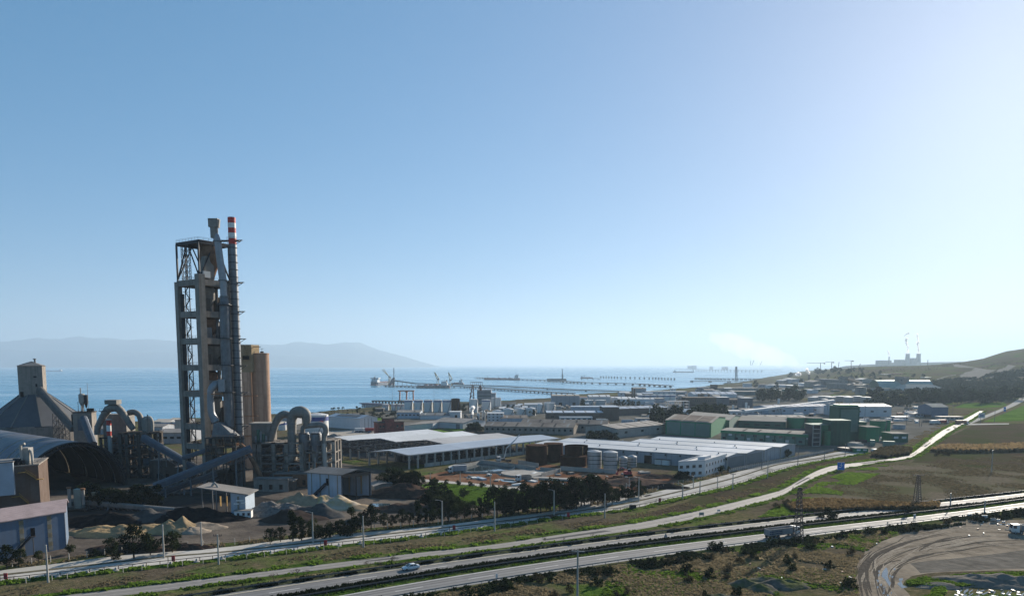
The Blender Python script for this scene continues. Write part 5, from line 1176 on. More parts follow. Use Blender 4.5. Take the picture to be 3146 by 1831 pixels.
for lab,px,py,w,top in (("banded grey steel silo touching the rusty tank",1826,1439,44,1387),("banded grey steel silo second from the rusty tanks",1875,1443,44,1389),("shorter grey steel silo right of two banded ones",1914,1440,26,1406),("low wide grey silo against the warehouse wall",1942,1436,28,1403)):
    tank(lab,px,py,w,top,silo_c,"steel_silo",rings=3,ladder=False,cone=1.0)
# bund walls of the tank yard
for lab,a,c,h in (("low concrete bund wall before the rusty tanks",(1722,1444),(1895,1455),2.0),("concrete bund wall left of the rusty tank yard",(1475,1424),(1646,1446),2.2),("short concrete wall beneath broad rusty tank",(1592,1425),(1655,1436),2.2),("concrete wall stub before dark rusty tank",(1660,1447),(1722,1452),2.0),("slanting concrete wall ending at bund corner",(1664,1466),(1722,1450),2.0),("concrete wall along left side of round basin",(1420,1440),(1478,1424),1.8)):
    p, q = PZ(*a), PZ(*c); t = thing("bund_wall", lab, "wall", v3(p,0)); n = max(2,int(math.dist(p,q)/6))
    for k in range(n): MB().beam(v3(lerp(p,q,k/n),h/2), v3(lerp(p,q,(k+.985)/n),h/2), .35, h).build("wall_panel", conc_lt, t)
c = PZ(1478,1446); b = MB(); b.lathe(c[0],c[1]+8,[(17,0),(17,.9),(16.4,.9),(16.4,.1)],32); o = b.build("round_basin", conc_lt, smoothed=False); tag(o,"round concrete basin ring holding pale water","basin")
MB().cyl(c[0],c[1]+8,.1,.35,16.3,n=32).build("water", puddle_m, None, part=o)
p = PZ(1610,1460); o = MB().lathe(p[0],p[1]+4,[(11,0),(11,.8),(10.5,.8),(10.5,.6)],28).build("foundation_slab", conc_lt); tag(o,"round pale foundation slab beside the bund corner","slab")
p = PZ(1680,1476); o = MB().box(p[0]+4,p[1]+2,0,24,4,.9,R(-20)).build("concrete_slab", conc_lt); tag(o,"long pale precast slab lying on the building site","slab")
rnd = random.Random(11)
for k in range(46):
    x = rnd.uniform(1440,1990); y = rnd.uniform(1450,1492); p = PZ(x,y); w = rnd.uniform(1,6)
    o = MB().box(p[0],p[1],0,w,rnd.uniform(.6,2.5),rnd.uniform(.25,.9),rnd.uniform(0,3)).build("building_slab", rnd.choice([conc_lt,conc_lt,sheet_bl,white_p,rust_m,conc])); tag(o,"loose slab or panel lying on the muddy building site","slab","loose slabs on the building site")
# crane truck
def truck_parts(t, p, rz, L, cabmat, bodymat, body='box', hb=2.6):
    c, s = math.cos(rz), math.sin(rz)
    def T(x,y): return (p[0]+c*x-s*y, p[1]+s*x+c*y)
    def bx(x,y,z,lx,ly,lz,nm,m,part=None): q=T(x,y); return MB().box(q[0],q[1],z,lx,ly,lz,rz).build(nm,m,t,part)
    bx(0,0,.7,L,1.0,.35,"chassis",steel_dk)
    # cab with sloped windscreen
    xf = L/2; b = MB(); w = 1.22
    prof = [(xf-2.1,.6),(xf,.6),(xf,1.75),(xf-.25,2.9),(xf-2.1,3.05)]
    v = []
    for yy in (-w,w):
        for x,z in prof: q=T(x,yy); v.append((q[0],q[1],z))
    n=len(prof); b.add(v,[tuple(range(n)),tuple(range(2*n-1,n-1,-1))]+[(i,n+i,n+(i+1)%n,(i+1)%n) for i in range(n)]); cab=b.build("cab",cabmat,t)
    b=MB(); q=[T(xf+.02,-1.1),T(xf+.02,1.1),T(xf-.2,1.1),T(xf-.2,-1.1)]; b.add([v3(q[0],1.8),v3(q[1],1.8),v3(q[2],2.85),v3(q[3],2.85)],[(0,1,2,3)]); b.build("windscreen",glass_dk,t,cab)
    for yy in (-1.24,1.24): bx(xf-.8,yy,1.8,.9,.03,.85,"side_window",glass_dk,cab)
    for yy in (-.85,.85): bx(xf+.03,yy,.85,.06,.35,.25,"headlight",white_p,cab)
    bx(xf-.02,0,.45,.2,2.3,.4,"bumper",steel_dk,cab)
    nx = 4 if L > 8 else 3
    for i,x in enumerate([xf-1.0]+([xf-2.6] if L>9 else [])+[-L/2+.9,-L/2+2.2]+([-L/2+3.5] if L>10 else [])):
        for yy in (-1.05,1.05):
            b=MB(); q=T(x,yy); m=16; vv=[]; nx_,ny_=-s,c
            for off in (-.17,.17):
                for j in range(m): a=2*math.pi*j/m; xx=x+.52*math.cos(a); qq=T(xx,yy+off); vv.append((qq[0],qq[1],.52+.52*math.sin(a)))
            b.add(vv,[tuple(range(m)),tuple(range(2*m-1,m-1,-1))]+[(j,m+j,m+(j+1)%m,(j+1)%m) for j in range(m)]); wh=b.build("wheel",M("tyre_rubber",(.02,.02,.02),.8),t)
            b=MB(); vv=[]
            for off in ((-.19 if yy<0 else .19),(-.1 if yy<0 else .1)):
                for j in range(10): a=2*math.pi*j/10; qq=T(x+.27*math.cos(a),yy+off); vv.append((qq[0],qq[1],.52+.27*math.sin(a)))
            b.add(vv,[tuple(range(10)),tuple(range(19,9,-1))]+[(j,10+j,10+(j+1)%10,(j+1)%10) for j in range(10)]); b.build("rim",steel_lt,t,wh)
    if body=='box':
        bx(-1.15,0,1.05,L-2.5,2.45,hb,"cargo_box",bodymat)
    elif body=='tipper':
        b=MB(); x0,x1=-L/2,xf-2.6; th=.12
        for (ya,yb) in ((-1.24,-1.12),(1.12,1.24)):
            q=[T(x0,ya),T(x1,ya),T(x1,yb),T(x0,yb)]; b.quadbox(q,1.15,1.15+hb*.75)
        for (xa_,xb_) in ((x0,x0+.12),(x1-.12,x1)): b.quadbox([T(xa_,-1.12),T(xb_,-1.12),T(xb_,1.12),T(xa_,1.12)],1.15,1.15+hb*(.75 if xa_==x0 else .85))
        b.quadbox([T(x0,-1.2),T(x1,-1.2),T(x1,1.2),T(x0,1.2)],1.05,1.2); body_=b.build("tipper_body",bodymat,t)
        for k in range(7):
            x=x0+.5+k*(x1-x0-1)/6
            for yy in (-1.27,1.27): bx(x,yy,1.15,.12,.08,hb*.75,"side_rib",bodymat,body_)
        for k in range(2): bx(x0+1.8+(x1-x0)*.05,-1.29,2.1-k*.62,(x1-x0)*.5,.02,.3,"lettering",M("dark_lettering",(.05,.06,.1),.7,var=.6,scale=3.0),body_)
        bx((x0+x1)/2,0,1.2,(x1-x0)*.96,2.2,.35,"load",M("buff_sand",(.24,.195,.14)),body_)
        bx((x0+x1)/2,-1.24,1.15+hb*.75,x1-x0,.16,.12,"top_rail",bodymat,body_); bx((x0+x1)/2,1.24,1.15+hb*.75,x1-x0,.16,.12,"top_rail",bodymat,body_)
        bx(xf-3.0,-.9,.6,.8,.6,.7,"fuel_tank",steel_lt)
    return T
p = PZ(1548,1418); t = thing("crane_truck","white truck with raised folding boom before the open shed","truck",v3(p,0)); T = truck_parts(t,p,R(205),8.5,tank_w,steel_mid,'none')
b=MB(); z=1; b.beam(v3(p,1.2),(p[0]+1.5,p[1],7.5),.5); b.beam((p[0]+1.5,p[1],7.5),(p[0]+6,p[1]+2,11.5),.45); b.beam((p[0]+6,p[1]+2,11.5),(p[0]+8.5,p[1]+3,14.5),.35); b.build("boom",tank_w,t); MB().box(p[0]-1.5,p[1],1.05,4,2.2,.9,R(25)).build("deck",steel_mid,t)
p = PZ(1608,1478); t = thing("tipper_truck","white truck among the slabs of the muddy site","truck",v3(p,0)); truck_parts(t,p,R(-160),7,tank_w,conc,'tipper',2.0)
p = PZ(1405,1452); t = thing("site_truck","pale grey box truck beside the round basin","truck",v3(p,0)); truck_parts(t,p,R(200),9,tank_w,panel_grey,'box',2.6)
p = PZ(1930,1462); t = thing("excavator","red excavator on the spoil before the warehouse","excavator",v3(p,0))
for s_ in (-1,1): MB().box(p[0],p[1]+s_*1.1,0,4,.6,.9,R(20)).build("track",black_m,t)
MB().box(p[0]-.3,p[1],1.0,3.2,2.4,1.3,R(20)).build("house",M("machine_red",(.3,.03,.04),.6,var=.15),t); MB().box(p[0]+.4,p[1]-.7,2.3,1.3,1.1,1.2,R(20)).build("cab",glass_dk,t)
b=MB(); b.beam((p[0]+1,p[1],2),(p[0]-3.4,p[1],4.2),.4); b.beam((p[0]-3.4,p[1],4.2),(p[0]-5.2,p[1],1.6),.35); b.box(p[0]-5.3,p[1],.6,1.1,1.1,1.0); b.build("boom",M("machine_red",(.3,.03,.04)),t)

# vents and roof lights on the two large roofs
for k in range(18):
    a,tq=FW.L*(.06+.05*k),WBay*(.25+.5*(k%2))+WBay*(k%3); 
    if tq>2*WBay and a>FW.L*.66: continue
    fr=(tq/WBay)%1; z=hW+1.2-abs(fr-.5)*2*1.0; q=FW.p(a,tq); MB().cyl(q[0],q[1],z,z+.7,.35,n=8).build("roof_vent",steel_lt,TW)
# ---------- generic helpers for the farther buildings
def blk(name, label, cat, x0, x1, ytop, ybase, depth, wall, roof, rise=0.0, wins=0, rows=1, skew=0.0, group=None, doors=0, winmat=None, over=.4):
    """block standing on the ground between two sight lines, long side towards the camera"""
    a, c = G(x0, ybase), G(x1, ybase+skew); F = Frame(a, (a[0]+.01,a[1]), c)
    d = unit((c[0]-a[0], c[1]-a[1])); nrm = (-d[1], d[0]); W_ = math.dist(a, c); z0 = gz(*a); h = HT(a[1], x0, ytop)-z0
    def P(s, t, z): return (a[0]+d[0]*s+nrm[0]*t, a[1]+d[1]*s+nrm[1]*t, z0+z)
    t = thing(name, label, cat, (a[0],a[1],z0), group)
    b = MB(); b.hexa([P(0,0,-.3),P(W_,0,-.3),P(W_,depth,-.3),P(0,depth,-.3),P(0,0,h),P(W_,0,h),P(W_,depth,h),P(0,depth,h)]); b.build("wall", wall, t)
    o = over
    if rise > 0:
        for q in ([P(-o,-o,h),P(W_+o,-o,h),P(W_+o,depth/2,h+rise),P(-o,depth/2,h+rise)],[P(-o,depth/2,h+rise),P(W_+o,depth/2,h+rise),P(W_+o,depth+o,h),P(-o,depth+o,h)]):
            b = MB(); b.hexa(q+[(x,y,z+.25) for x,y,z in q]); b.build("roof", roof, t)
        if W_ > 22:
            for k in range(int(W_/9)):
                s = W_*(k+.5)/int(W_/9); z_ = lambda t: h+rise*(t+o)/(depth/2+o)+.26
                b = MB(); b.hexa([P(s-.7,.8,z_(.8)),P(s+.7,.8,z_(.8)),P(s+.7,depth*.42,z_(depth*.42)),P(s-.7,depth*.42,z_(depth*.42)),P(s-.7,.8,z_(.8)+.06),P(s+.7,.8,z_(.8)+.06),P(s+.7,depth*.42,z_(depth*.42)+.06),P(s-.7,depth*.42,z_(depth*.42)+.06)]); b.build("roof_light", conc_dk if k % 3 else conc_lt, t)
        b = MB(); b.add([P(W_,0,h),P(W_,depth,h),P(W_,depth/2,h+rise),P(0,0,h),P(0,depth,h),P(0,depth/2,h+rise)],[(0,1,2),(5,4,3)]); b.build("gable", wall, t)
    else:
        b = MB(); b.hexa([P(-o,-o,h),P(W_+o,-o,h),P(W_+o,depth+o,h),P(-o,depth+o,h),P(-o,-o,h+.4),P(W_+o,-o,h+.4),P(W_+o,depth+o,h+.4),P(-o,depth+o,h+.4)]); b.build("roof", roof, t)
    for r in range(rows):
        for k in range(wins):
            s = W_*(k+.5)/wins; wz = h*(r+.45)/rows; ww = min(1.6, W_/wins*.55) if rows > 1 or wins > 6 else min(3.0, W_/wins*.6); hh = min(1.5, h/rows*.4)
            b = MB(); b.hexa([P(s-ww/2,-.07,wz),P(s+ww/2,-.07,wz),P(s+ww/2,.02,wz),P(s-ww/2,.02,wz),P(s-ww/2,-.07,wz+hh),P(s+ww/2,-.07,wz+hh),P(s+ww/2,.02,wz+hh),P(s-ww/2,.02,wz+hh)]); b.build("window", winmat or glass_dk, t)
    for k in range(doors):
        s = W_*(k+.6)/max(doors,1); b = MB(); ww = min(4, W_*.2); hh = min(4, h*.7); b.hexa([P(s-ww/2,-.1,0),P(s+ww/2,-.1,0),P(s+ww/2,.02,0),P(s-ww/2,.02,0),P(s-ww/2,-.1,hh),P(s+ww/2,-.1,hh),P(s+ww/2,.02,hh),P(s-ww/2,.02,hh)]); b.build("door", black_m, t)
    return t, P, W_, h
# ---------- buildings between the mills and the shore
t,F,h = shed("warehouse","white warehouse with dark roof light beyond the raw mill","warehouse",(1107,1320),(1007,1312),(1160,1316),1286,2.2,panel_white,roof_zinc)
b=MB(); b.hexa([F.p(F.L*.15,F.W*.1,h+.75),F.p(F.L*.8,F.W*.1,h+.75),F.p(F.L*.8,F.W*.42,h+2.2),F.p(F.L*.15,F.W*.42,h+2.2),F.p(F.L*.15,F.W*.1,h+.9),F.p(F.L*.8,F.W*.1,h+.9),F.p(F.L*.8,F.W*.42,h+2.35),F.p(F.L*.15,F.W*.42,h+2.35)]); b.build("roof_light",M("dark_roof",(.1,.11,.12),.7),t)
for k in range(3): wall_piece(t,F,'r',F.W*(.25+.2*k),F.W*(.25+.2*k)+.3,0,h,steel_mid,"downpipe",.15)
# red brick house with higher middle
t = thing("brick_building","red brick two storey building with raised middle and square windows","building",v3(G(1200,1338),0))
a = G(1162,1337); c = G(1241,1333); d = unit((c[0]-a[0],c[1]-a[1])); n_ = (-d[1],d[0]); Wb = math.dist(a,c)
def bb(s,t_,z): return (a[0]+d[0]*s+n_[0]*t_, a[1]+d[1]*s+n_[1]*t_, z)
hB = HT(a[1],1162,1299)
def pbox(root,P,s0,s1,t0,t1,z0,z1,nm,m,part=None): b=MB(); b.hexa([P(s0,t0,z0),P(s1,t0,z0),P(s1,t1,z0),P(s0,t1,z0),P(s0,t0,z1),P(s1,t0,z1),P(s1,t1,z1),P(s0,t1,z1)]); return b.build(nm,m,root,part)
pbox(t,bb,0,Wb,0,9,0,hB,"wall",brick_m); pbox(t,bb,-.5,Wb+.5,-.5,9.5,hB,hB+.4,"roof",conc_dk)
pbox(t,bb,Wb*.27,Wb*.6,-1.5,7,0,hB+2.6,"stair_tower",brick_m); pbox(t,bb,Wb*.25,Wb*.62,-1.8,7.4,hB+2.6,hB+3.1,"tower_roof",conc_dk)
for s in (.06,.17,.72,.9):
    for z in (hB*.12,hB*.62): w=pbox(t,bb,Wb*s,Wb*s+1.3,-.06,.05,z,z+1.4,"window",glass_dk); pbox(t,bb,Wb*s-.15,Wb*s+1.45,-.12,.02,z-.2,z,"sill",conc_lt,w)
# tanker lorries parked beside it
for lab,x,m in (("white articulated tanker parked beyond the raw mill",1108,tank_w),("red lorry parked beside the brick building",1140,M("lorry_red",(.3,.03,.03),.5))):
    p=G(x,1327); t=thing("parked_lorry",lab,"truck",v3(p,0)); truck_parts(t,p,R(4),9,m,m,'box',2.2)
t,F,h=shed("warehouse","long low pale shed behind the brick building","shed",(1330,1316),(1243,1324),(1420,1302),1300,1.2,panel_white,roof_grey,axis='l')
t,F,h=shed("warehouse","pale gabled shed with dark door behind flag poles","shed",(1422,1318),(1330,1312),(1492,1309),1300,2.4,panel_white,roof_grey,axis='l'); wall_piece(t,F,'l',F.L*.1,F.L*.1+4,0,4,M("door_slate",(.12,.13,.15)),"door",.08)
blk("warehouse","blue grey shed before the striped white tanks","shed",1219,1290,1267,1285,22,sheet_bl,roof_grey,1.5,6,1)
blk("warehouse","wide shed with dark roof beside the white cube","shed",1290,1380,1276,1288,26,panel_white,M("dark_roof",(.1,.11,.12)),1.5)
blk("cube_building","white windowless cube building in the tank area","building",1380,1415,1266,1287,14,panel_white,roof_white,0,0,1,0,None,1)
blk("office_building","white office block with dark ribbon windows by the process pipes","office",1497,1547,1270,1296,12,panel_white,roof_white,0,4,3)
blk("warehouse","pale shed with shallow roof before round white tanks","shed",1537,1620,1285,1297,24,sheet_bl,roof_tan,2.0)
for i,(x0,x1,yt,yb,d_,lab) in enumerate(((1488,1762,1309,1329,24,"long tan roofed shed with open eaves behind the open shed"),(1600,1865,1300,1322,22,"second long tan roofed shed behind the first"))):
    t,P,W_,h=blk("warehouse",lab,"shed",x0,x1,yt,yb,d_,conc,roof_tan,2.6,16,1,6 if i==0 else 5,winmat=black_m)
t,P,W_,h=blk("warehouse","grey shed with strip windows left of green hall","shed",1897,2044,1318,1346,30,conc_lt,roof_grey,2.0,3,1,-16,winmat=black_m)
blk("factory_hall","brown clad hall with flat roof behind the tan sheds","hall",1680,1852,1268,1294,30,brown_wall,roof_zinc,1.0,5,1)
blk("factory_hall","tall brown clad hall end right of the flat brown hall","hall",1852,1902,1251,1292,26,brown_wall,roof_zinc,0)
blk("factory_hall","long brown shed stretching right of the tall brown hall","hall",1902,2050,1256,1276,24,brown_wall,roof_zinc,1.5,0,1,-5)
blk("office_building","white low office with glazed front before the brown hall","office",1720,1820,1282,1297,10,panel_white,roof_white,0,6,1)
blk("factory_hall","large pale grey hall with two dark doors near the shore","hall",1697,1780,1216,1246,40,panel_grey,roof_ltan,1.0,0,1,0,None,2)
blk("factory_hall","low hall with white roof right of the big shore hall","hall",1810,1875,1219,1238,30,panel_white,roof_white,2.0)
blk("factory_hall","pale blue roofed block above the flat brown hall","hall",1757,1852,1250,1262,20,sheet_bl,roof_zinc,0)
# ---------- white tanks
for i,x in enumerate((1256,1286,1316,1345,1373)):
    tank(["leftmost","second from left","middle","fourth from left","rightmost"][i]+" tall white tank with blue band in the shore row",x,1265+i*.4,27,1229,tank_w,bands=((.86,.94,band_b),),group="tall white tanks with blue bands")
tank("rust brown square looking tank closing the white tank row",1400,1265,27,1225,rust_m,"rusted_tank")
for i,x in enumerate((1185,1210,1227,1240)):
    tank(["white tank with red band nearest the jetty","white red banded tank second from the jetty","third small white red banded tank","fourth small white tank touching the tall row"][i],x,1261,21 if i==0 else 16,1242,tank_w,bands=((.78,.86,band_r),))
tank("tall plain white tank behind the steam plume",1455,1268,27,1227,tank_w); tank("white tank with blue band beside the ribbed silo block",1494,1261,28,1228,tank_w,bands=((.86,.93,band_b),))
for i,x in enumerate((1514,1525,1534)): tank(["first","second","third"][i]+" slim white tank in the close trio",x,1256,11,1222,tank_w,ladder=False)
for i,(x,y,w,top) in enumerate(((1530,1279,36,1263),(1562,1279,34,1257),(1597,1277,34,1256),(1630,1277,32,1255),(1658,1268,18,1244))):
    tank(["low white dome roofed tank behind the office block","second low white dome tank from the office","third low white dome tank from the office","fourth low white dome tank from the office","slim beige tank right of the low dome tanks"][i],x,y,w,top,tank_w,cone=1.6)
tank("tall silvery tank shining at the head of the tank row",1688,1268,36,1237,M("tank_silver",(.5,.5,.5),.35,.5,var=.05))
for i,(x,y,w,top) in enumerate(((1807,1247,32,1229),(1845,1247,34,1229))): tank(["grey tank with pale roof before the white hall","second grey tank right of its twin"][i],x,y,w,top,M("tank_grey",(.36,.36,.36),.6,var=.1),roof=tank_w)
tank("white tank with pink cap behind the twin grey tanks",1790,1240,30,1219,tank_w,roof=M("pink_cap",(.5,.25,.22)))
for i,x in enumerate((1968,1988,2008,2028,2048,2066)): tank(["first","second","third","fourth","fifth","sixth"][i]+" white tank with blue band in the middle distance row",x,1232,20,1213,tank_w,bands=((.72,.86,band_b),),ladder=False)
tank("white tank with blue rim and flag behind the mill ducts",973,1340,74,1274,tank_w,bands=((.72,.92,band_b),),cone=1.4)
# its flag panel
c=G(973,1340); r_=37/FPX*c[1]; cy=c[1]+r_; p=D(988,1292,cy-r_*.93)
fl=thing("flag_panel","red flag with white crescent and star painted on the white tank","flag",(p[0],p[1],p[2]))
MB().box(p[0],p[1]-.25,p[2]-1.6,2.0,.08,1.7).build("field",M("flag_red",(.5,.02,.03),.6,var=.05),fl)
b=MB(); 
for k in range(14):
    a0=R(50)+R(260)*k/14; a1=R(50)+R(260)*(k+1)/14; q=lambda a,r,ox: (p[0]-.2+ox+r*math.cos(a),p[1]-.3,p[2]-.75+r*math.sin(a))
    b.add([q(a0,.5,0),q(a1,.5,0),q(a1,.4,.13),q(a0,.4,.13)],[(0,1,2,3)])
b.build("crescent",white_p,fl); b=MB(); b.add([(p[0]+.45+.2*(1 if k%2==0 else .4)*math.cos(R(36*k)),p[1]-.3,p[2]-.75+.2*(1 if k%2==0 else .4)*math.sin(R(36*k))) for k in range(10)],[tuple(range(10))]); b.build("star",white_p,fl)
# blue banded tanks and pale roofs left of the kiln tower
for i,(x,w) in enumerate(((515,36),(548,34),(868,24))): tank(["wide white tank with blue band seen left of the tower","white blue banded tank hidden behind the kiln tower foot","white blue banded tank right of the concrete silos"][i],x,1322,w,1296,tank_w,bands=((.66,.9,band_b),),roof=roof_ltan,ladder=False)
blk("warehouse","grey roofed shed between the mill and kiln tower","shed",478,560,1330,1362,30,panel_grey,roof_grey,1.5,4,1,0,winmat=black_m)
blk("warehouse","pale wall building left of the kiln tower foot","shed",540,572,1291,1345,10,conc_lt,roof_grey,0)
# ---------- process plant: pipes, columns and steam
pp=thing("process_plant","cluster of pale pipes and columns with small steam plume","process plant",v3(G(1465,1296),0)); rnd=random.Random(5)
for k in range(22):
    x=rnd.uniform(1428,1495); p=G(x,rnd.uniform(1284,1298)); MB().cyl(p[0],p[1],0,rnd.uniform(3,9),rnd.uniform(.3,1.2),n=8).build("column",rnd.choice([tank_w,steel_mid,steel_lt,steel_dk]),pp)
for k in range(6):
    p=G(1430+k*10,1290); q=G(1445+k*10,1292); MB().beam(v3(p,3+k%3),v3(q,3+k%3),.5).build("pipe_rack",steel_mid,pp)
for x in (1483,1490): p=G(x,1293); MB().tube([v3(p,0),v3(p,8),(p[0]-.8,p[1],9),(p[0]-2,p[1],8.4)],.55,8).build("vent_pipe",tank_w,pp)
# ribbed silo block, A-frame, gantry crane, jetty
t,P,W_,h=blk("silo_block","ribbed grey steel silo block stepping down at its right","silo",1466,1509,1198,1240,22,panel_grey,roof_zinc,0); 
for k in range(8): pbox(t,P,W_*k/8,W_*k/8+.5,-.5,0,0,h,"rib",conc_lt)
for k in range(3): pbox(t,P,0,W_,-.55,-.02,h*(.3+.25*k),h*(.3+.25*k)+.6,"ring_beam",steel_dk)
blk("silo_block","lower grey silo block right of the ribbed one","silo",1509,1523,1208,1240,20,panel_grey,roof_zinc,0)
Ya=G(1440,1262)[1]; t=thing("steel_gantry","rusty steel A frame tower with truss bridge","gantry",v3(G(1441,1262),0)); b=MB()
for x0,x1 in ((1438,1451),(1457,1454)): b.beam((D(x0,1240,Ya)[0],Ya,0),D(x1,1183,Ya),1.0); b.beam((D(x0,1240,Ya)[0],Ya+8,0),D(x1,1183,Ya+8),1.0)
for y0,y1 in ((1225,1210),(1210,1195)): b.beam(D(1442,y0,Ya),D(1456,y1,Ya),.5); b.beam(D(1456,y0,Ya),D(1444,y1,Ya),.5)
b.build("leg_frame",M("rusty_lattice",(.14,.08,.065),.8),t); b=MB()
for y in (1174,1184): b.beam(D(1446,y,Ya),D(1482,y,Ya),.6)
for k in range(7): b.beam(D(1446+k*6,1174,Ya),D(1446+k*6,1184,Ya),.4)
b.beam(D(1475,1184,Ya),D(1477,1200,Ya),2.4); b.build("bridge",M("rusty_lattice",(.14,.08,.065)),t)
Yg=PZ(1245,1233,-6)[1]; t=thing("gantry_crane","orange portal gantry crane standing on the quay","crane",(D(1245,1235,Yg)[0],Yg,-6)); om=M("crane_orange",(.5,.13,.05),.6,var=.12)
for x in (1228,1249,1270):
    MB().beam(D(x,1231,Yg),D(x+ (.5 if x<1260 else -1),1201,Yg),1.9).build("leg",om,t)
MB().beam(D(1222,1200.5,Yg),D(1273,1200.5,Yg),2.2,1.8).build("bridge",om,t); MB().box(D(1249,1202,Yg)[0],Yg-1,D(1249,1206,Yg)[2],4,2,2.5).build("trolley",om,t)
for x in (1236,1258): MB().beam(D(x,1203,Yg),D(x,1226,Yg),.25).build("cable",steel_dk,t)
MB().box(D(1232,1231,Yg)[0],Yg,-8,9,3,4).build("drive_unit",steel_dk,t)
def jetty(label, pts, w, zt, mat, piles=14, name="jetty", th=1.6, pr=.9):
    W_=[PZ(x,y,zt) for x,y in pts]; t=thing(name,label,"jetty",(W_[0][0],W_[0][1],SEA))
    for p,q in zip(W_[:-1],W_[1:]): MB().beam(v3(p,zt-th/2),v3(q,zt-th/2),w,th).build("deck",mat,t)
    L=lenparam(W_)
    for k in range(piles):
        p=at_len(W_,L,L[-1]*k/max(1,piles-1)); 
        for s_ in (-.38,.38): MB().cyl(p[0],p[1]+w*s_,SEA-2,zt-th,pr,n=6).build("pile",mat,t)
    return t
deckm=M("jetty_deck",(.13,.13,.13),.85,var=.2); deckb=M("jetty_blue",(.04,.06,.12),.8,var=.2)
jetty("dark blue jetty head reaching left into the sea",[(1115,1237),(1180,1240)],14,-5,deckb,9); jetty("second dark jetty behind the blue one",[(1146,1229.5),(1222,1231),(1250,1232)],10,-5,deckm,12)
jetty("long low jetty carrying the ship loader out to sea",[(1185,1183),(1300,1187),(1420,1186),(1560,1195),(1700,1204),(1760,1207)],16,-5.5,deckm,46,pr=1.3)
jetty("second causeway running parallel behind the loader jetty",[(1390,1180),(1560,1186),(1760,1196),(1960,1203)],20,-6,M("causeway_stone",(.1,.095,.09),.9,var=.2),6)
jetty("distant tanker jetty with open trestle",[(1466,1159),(1560,1163),(1700,1168),(1800,1174),(1960,1178),(2060,1184)],22,-4.5,deckm,44,pr=1.8)
jetty("far line of standing piles in the sea",[(1787,1161.5),(1840,1162)],24,-4,deckm,4)
for nm,ln in (("bare piers left of the far jetty",[(1846,1161),(1900,1163),(2000,1165),(2072,1168)]),("long row of piers off the far headland",[(2130,1141.5),(2240,1143),(2340,1144)])):
    W_=[PZ(x,y,SEA) for x,y in ln]; L=lenparam(W_)
    for k in range(22):
        p=at_len(W_,L,L[-1]*k/21); o=MB().box(p[0],p[1],SEA-2,5,5,11 if 'left' in nm else 20).build("sea_pier",deckm); tag(o,"pier in the "+nm,"pier",nm)
for lab,ln,w,np_ in (("far jetty just under the horizon with buildings",[(2075,1133),(2200,1135.5),(2400,1137)],40,24),("farthest jetty with cranes on the horizon",[(2300,1126.5),(2500,1128)],60,10),("low mole before the far headland",[(2125,1169),(2210,1170),(2300,1171)],30,4),("short trestle quay beyond the mole",[(2138,1161),(2220,1162.5),(2330,1163)],26,18),("far harbour arm with low quay wall",[(2280,1176.5),(2230,1176)],30,3)):
    jetty(lab,ln,w,-4,deckm,np_,pr=2.5)
# ---------- green factory
t,F,h=shed("green_hall","large green hall with grey panels and tan twin roofs","hall",(2184,1344),(2044,1333),(2228,1322),1299,2.4,green_wall,roof_ltan,axis='l')
for k in range(3): wall_piece(t,F,'l',F.L*(.03+.32*k),F.L*(.03+.32*k)+F.L*.3,.6,h-1.0,green_gray,"wall_panel",.1)
for k in range(3):
    b=MB(); b.hexa([F.p(F.L*(.3*k+.05),1,h+.62),F.p(F.L*(.3*k+.32),1,h+.62),F.p(F.L*(.3*k+.32),F.W/2-.3,h+2.62),F.p(F.L*(.3*k+.05),F.W/2-.3,h+2.62),F.p(F.L*(.3*k+.05),1,h+.7),F.p(F.L*(.3*k+.32),1,h+.7),F.p(F.L*(.3*k+.32),F.W/2-.3,h+2.7),F.p(F.L*(.3*k+.05),F.W/2-.3,h+2.7)]); b.build("roof_panel",roof_tan,t)
t,F,h=shed("green_hall","second green hall behind the first with tan roof","hall",(2240,1322),(2110,1308),(2275,1306),1291,2.4,green_gray,roof_ltan,axis='l')
t,F,h=shed("green_hall","third green hall at the right with wide tan roof","hall",(2412,1318),(2268,1313),(2424,1302),1296,2.2,green_dark,roof_ltan,axis='l')
for k in range(4): wall_piece(t,F,'l',F.L*(.1+.22*k),F.L*(.1+.22*k)+4,h*.4,h*.4+1,glass_dk,"window",.08)
t,P,W_,h=blk("green_office","long low green building with pale bays before the green halls","building",2215,2490,1322,1352,24,green_gray,roof_ltan,.8,0,1,16)
pbox(t,P,-.2,W_+.2,-.6,-.05,h-1.6,h+.1,"fascia",green_wall)
for k in range(14): pbox(t,P,W_*(k+.25)/14,W_*(k+.25)/14+2.2,-.1,.02,1.2+(k%2)*2.4,2.6+(k%2)*2.4,"window",(glass_dk,tank_w,glass_dk)[k%3])
for k in range(9): pbox(t,P,W_*(k+.5)/9,W_*(k+.5)/9+.5,-.8,-.1,0,h-1.6,"pilaster",green_dark)
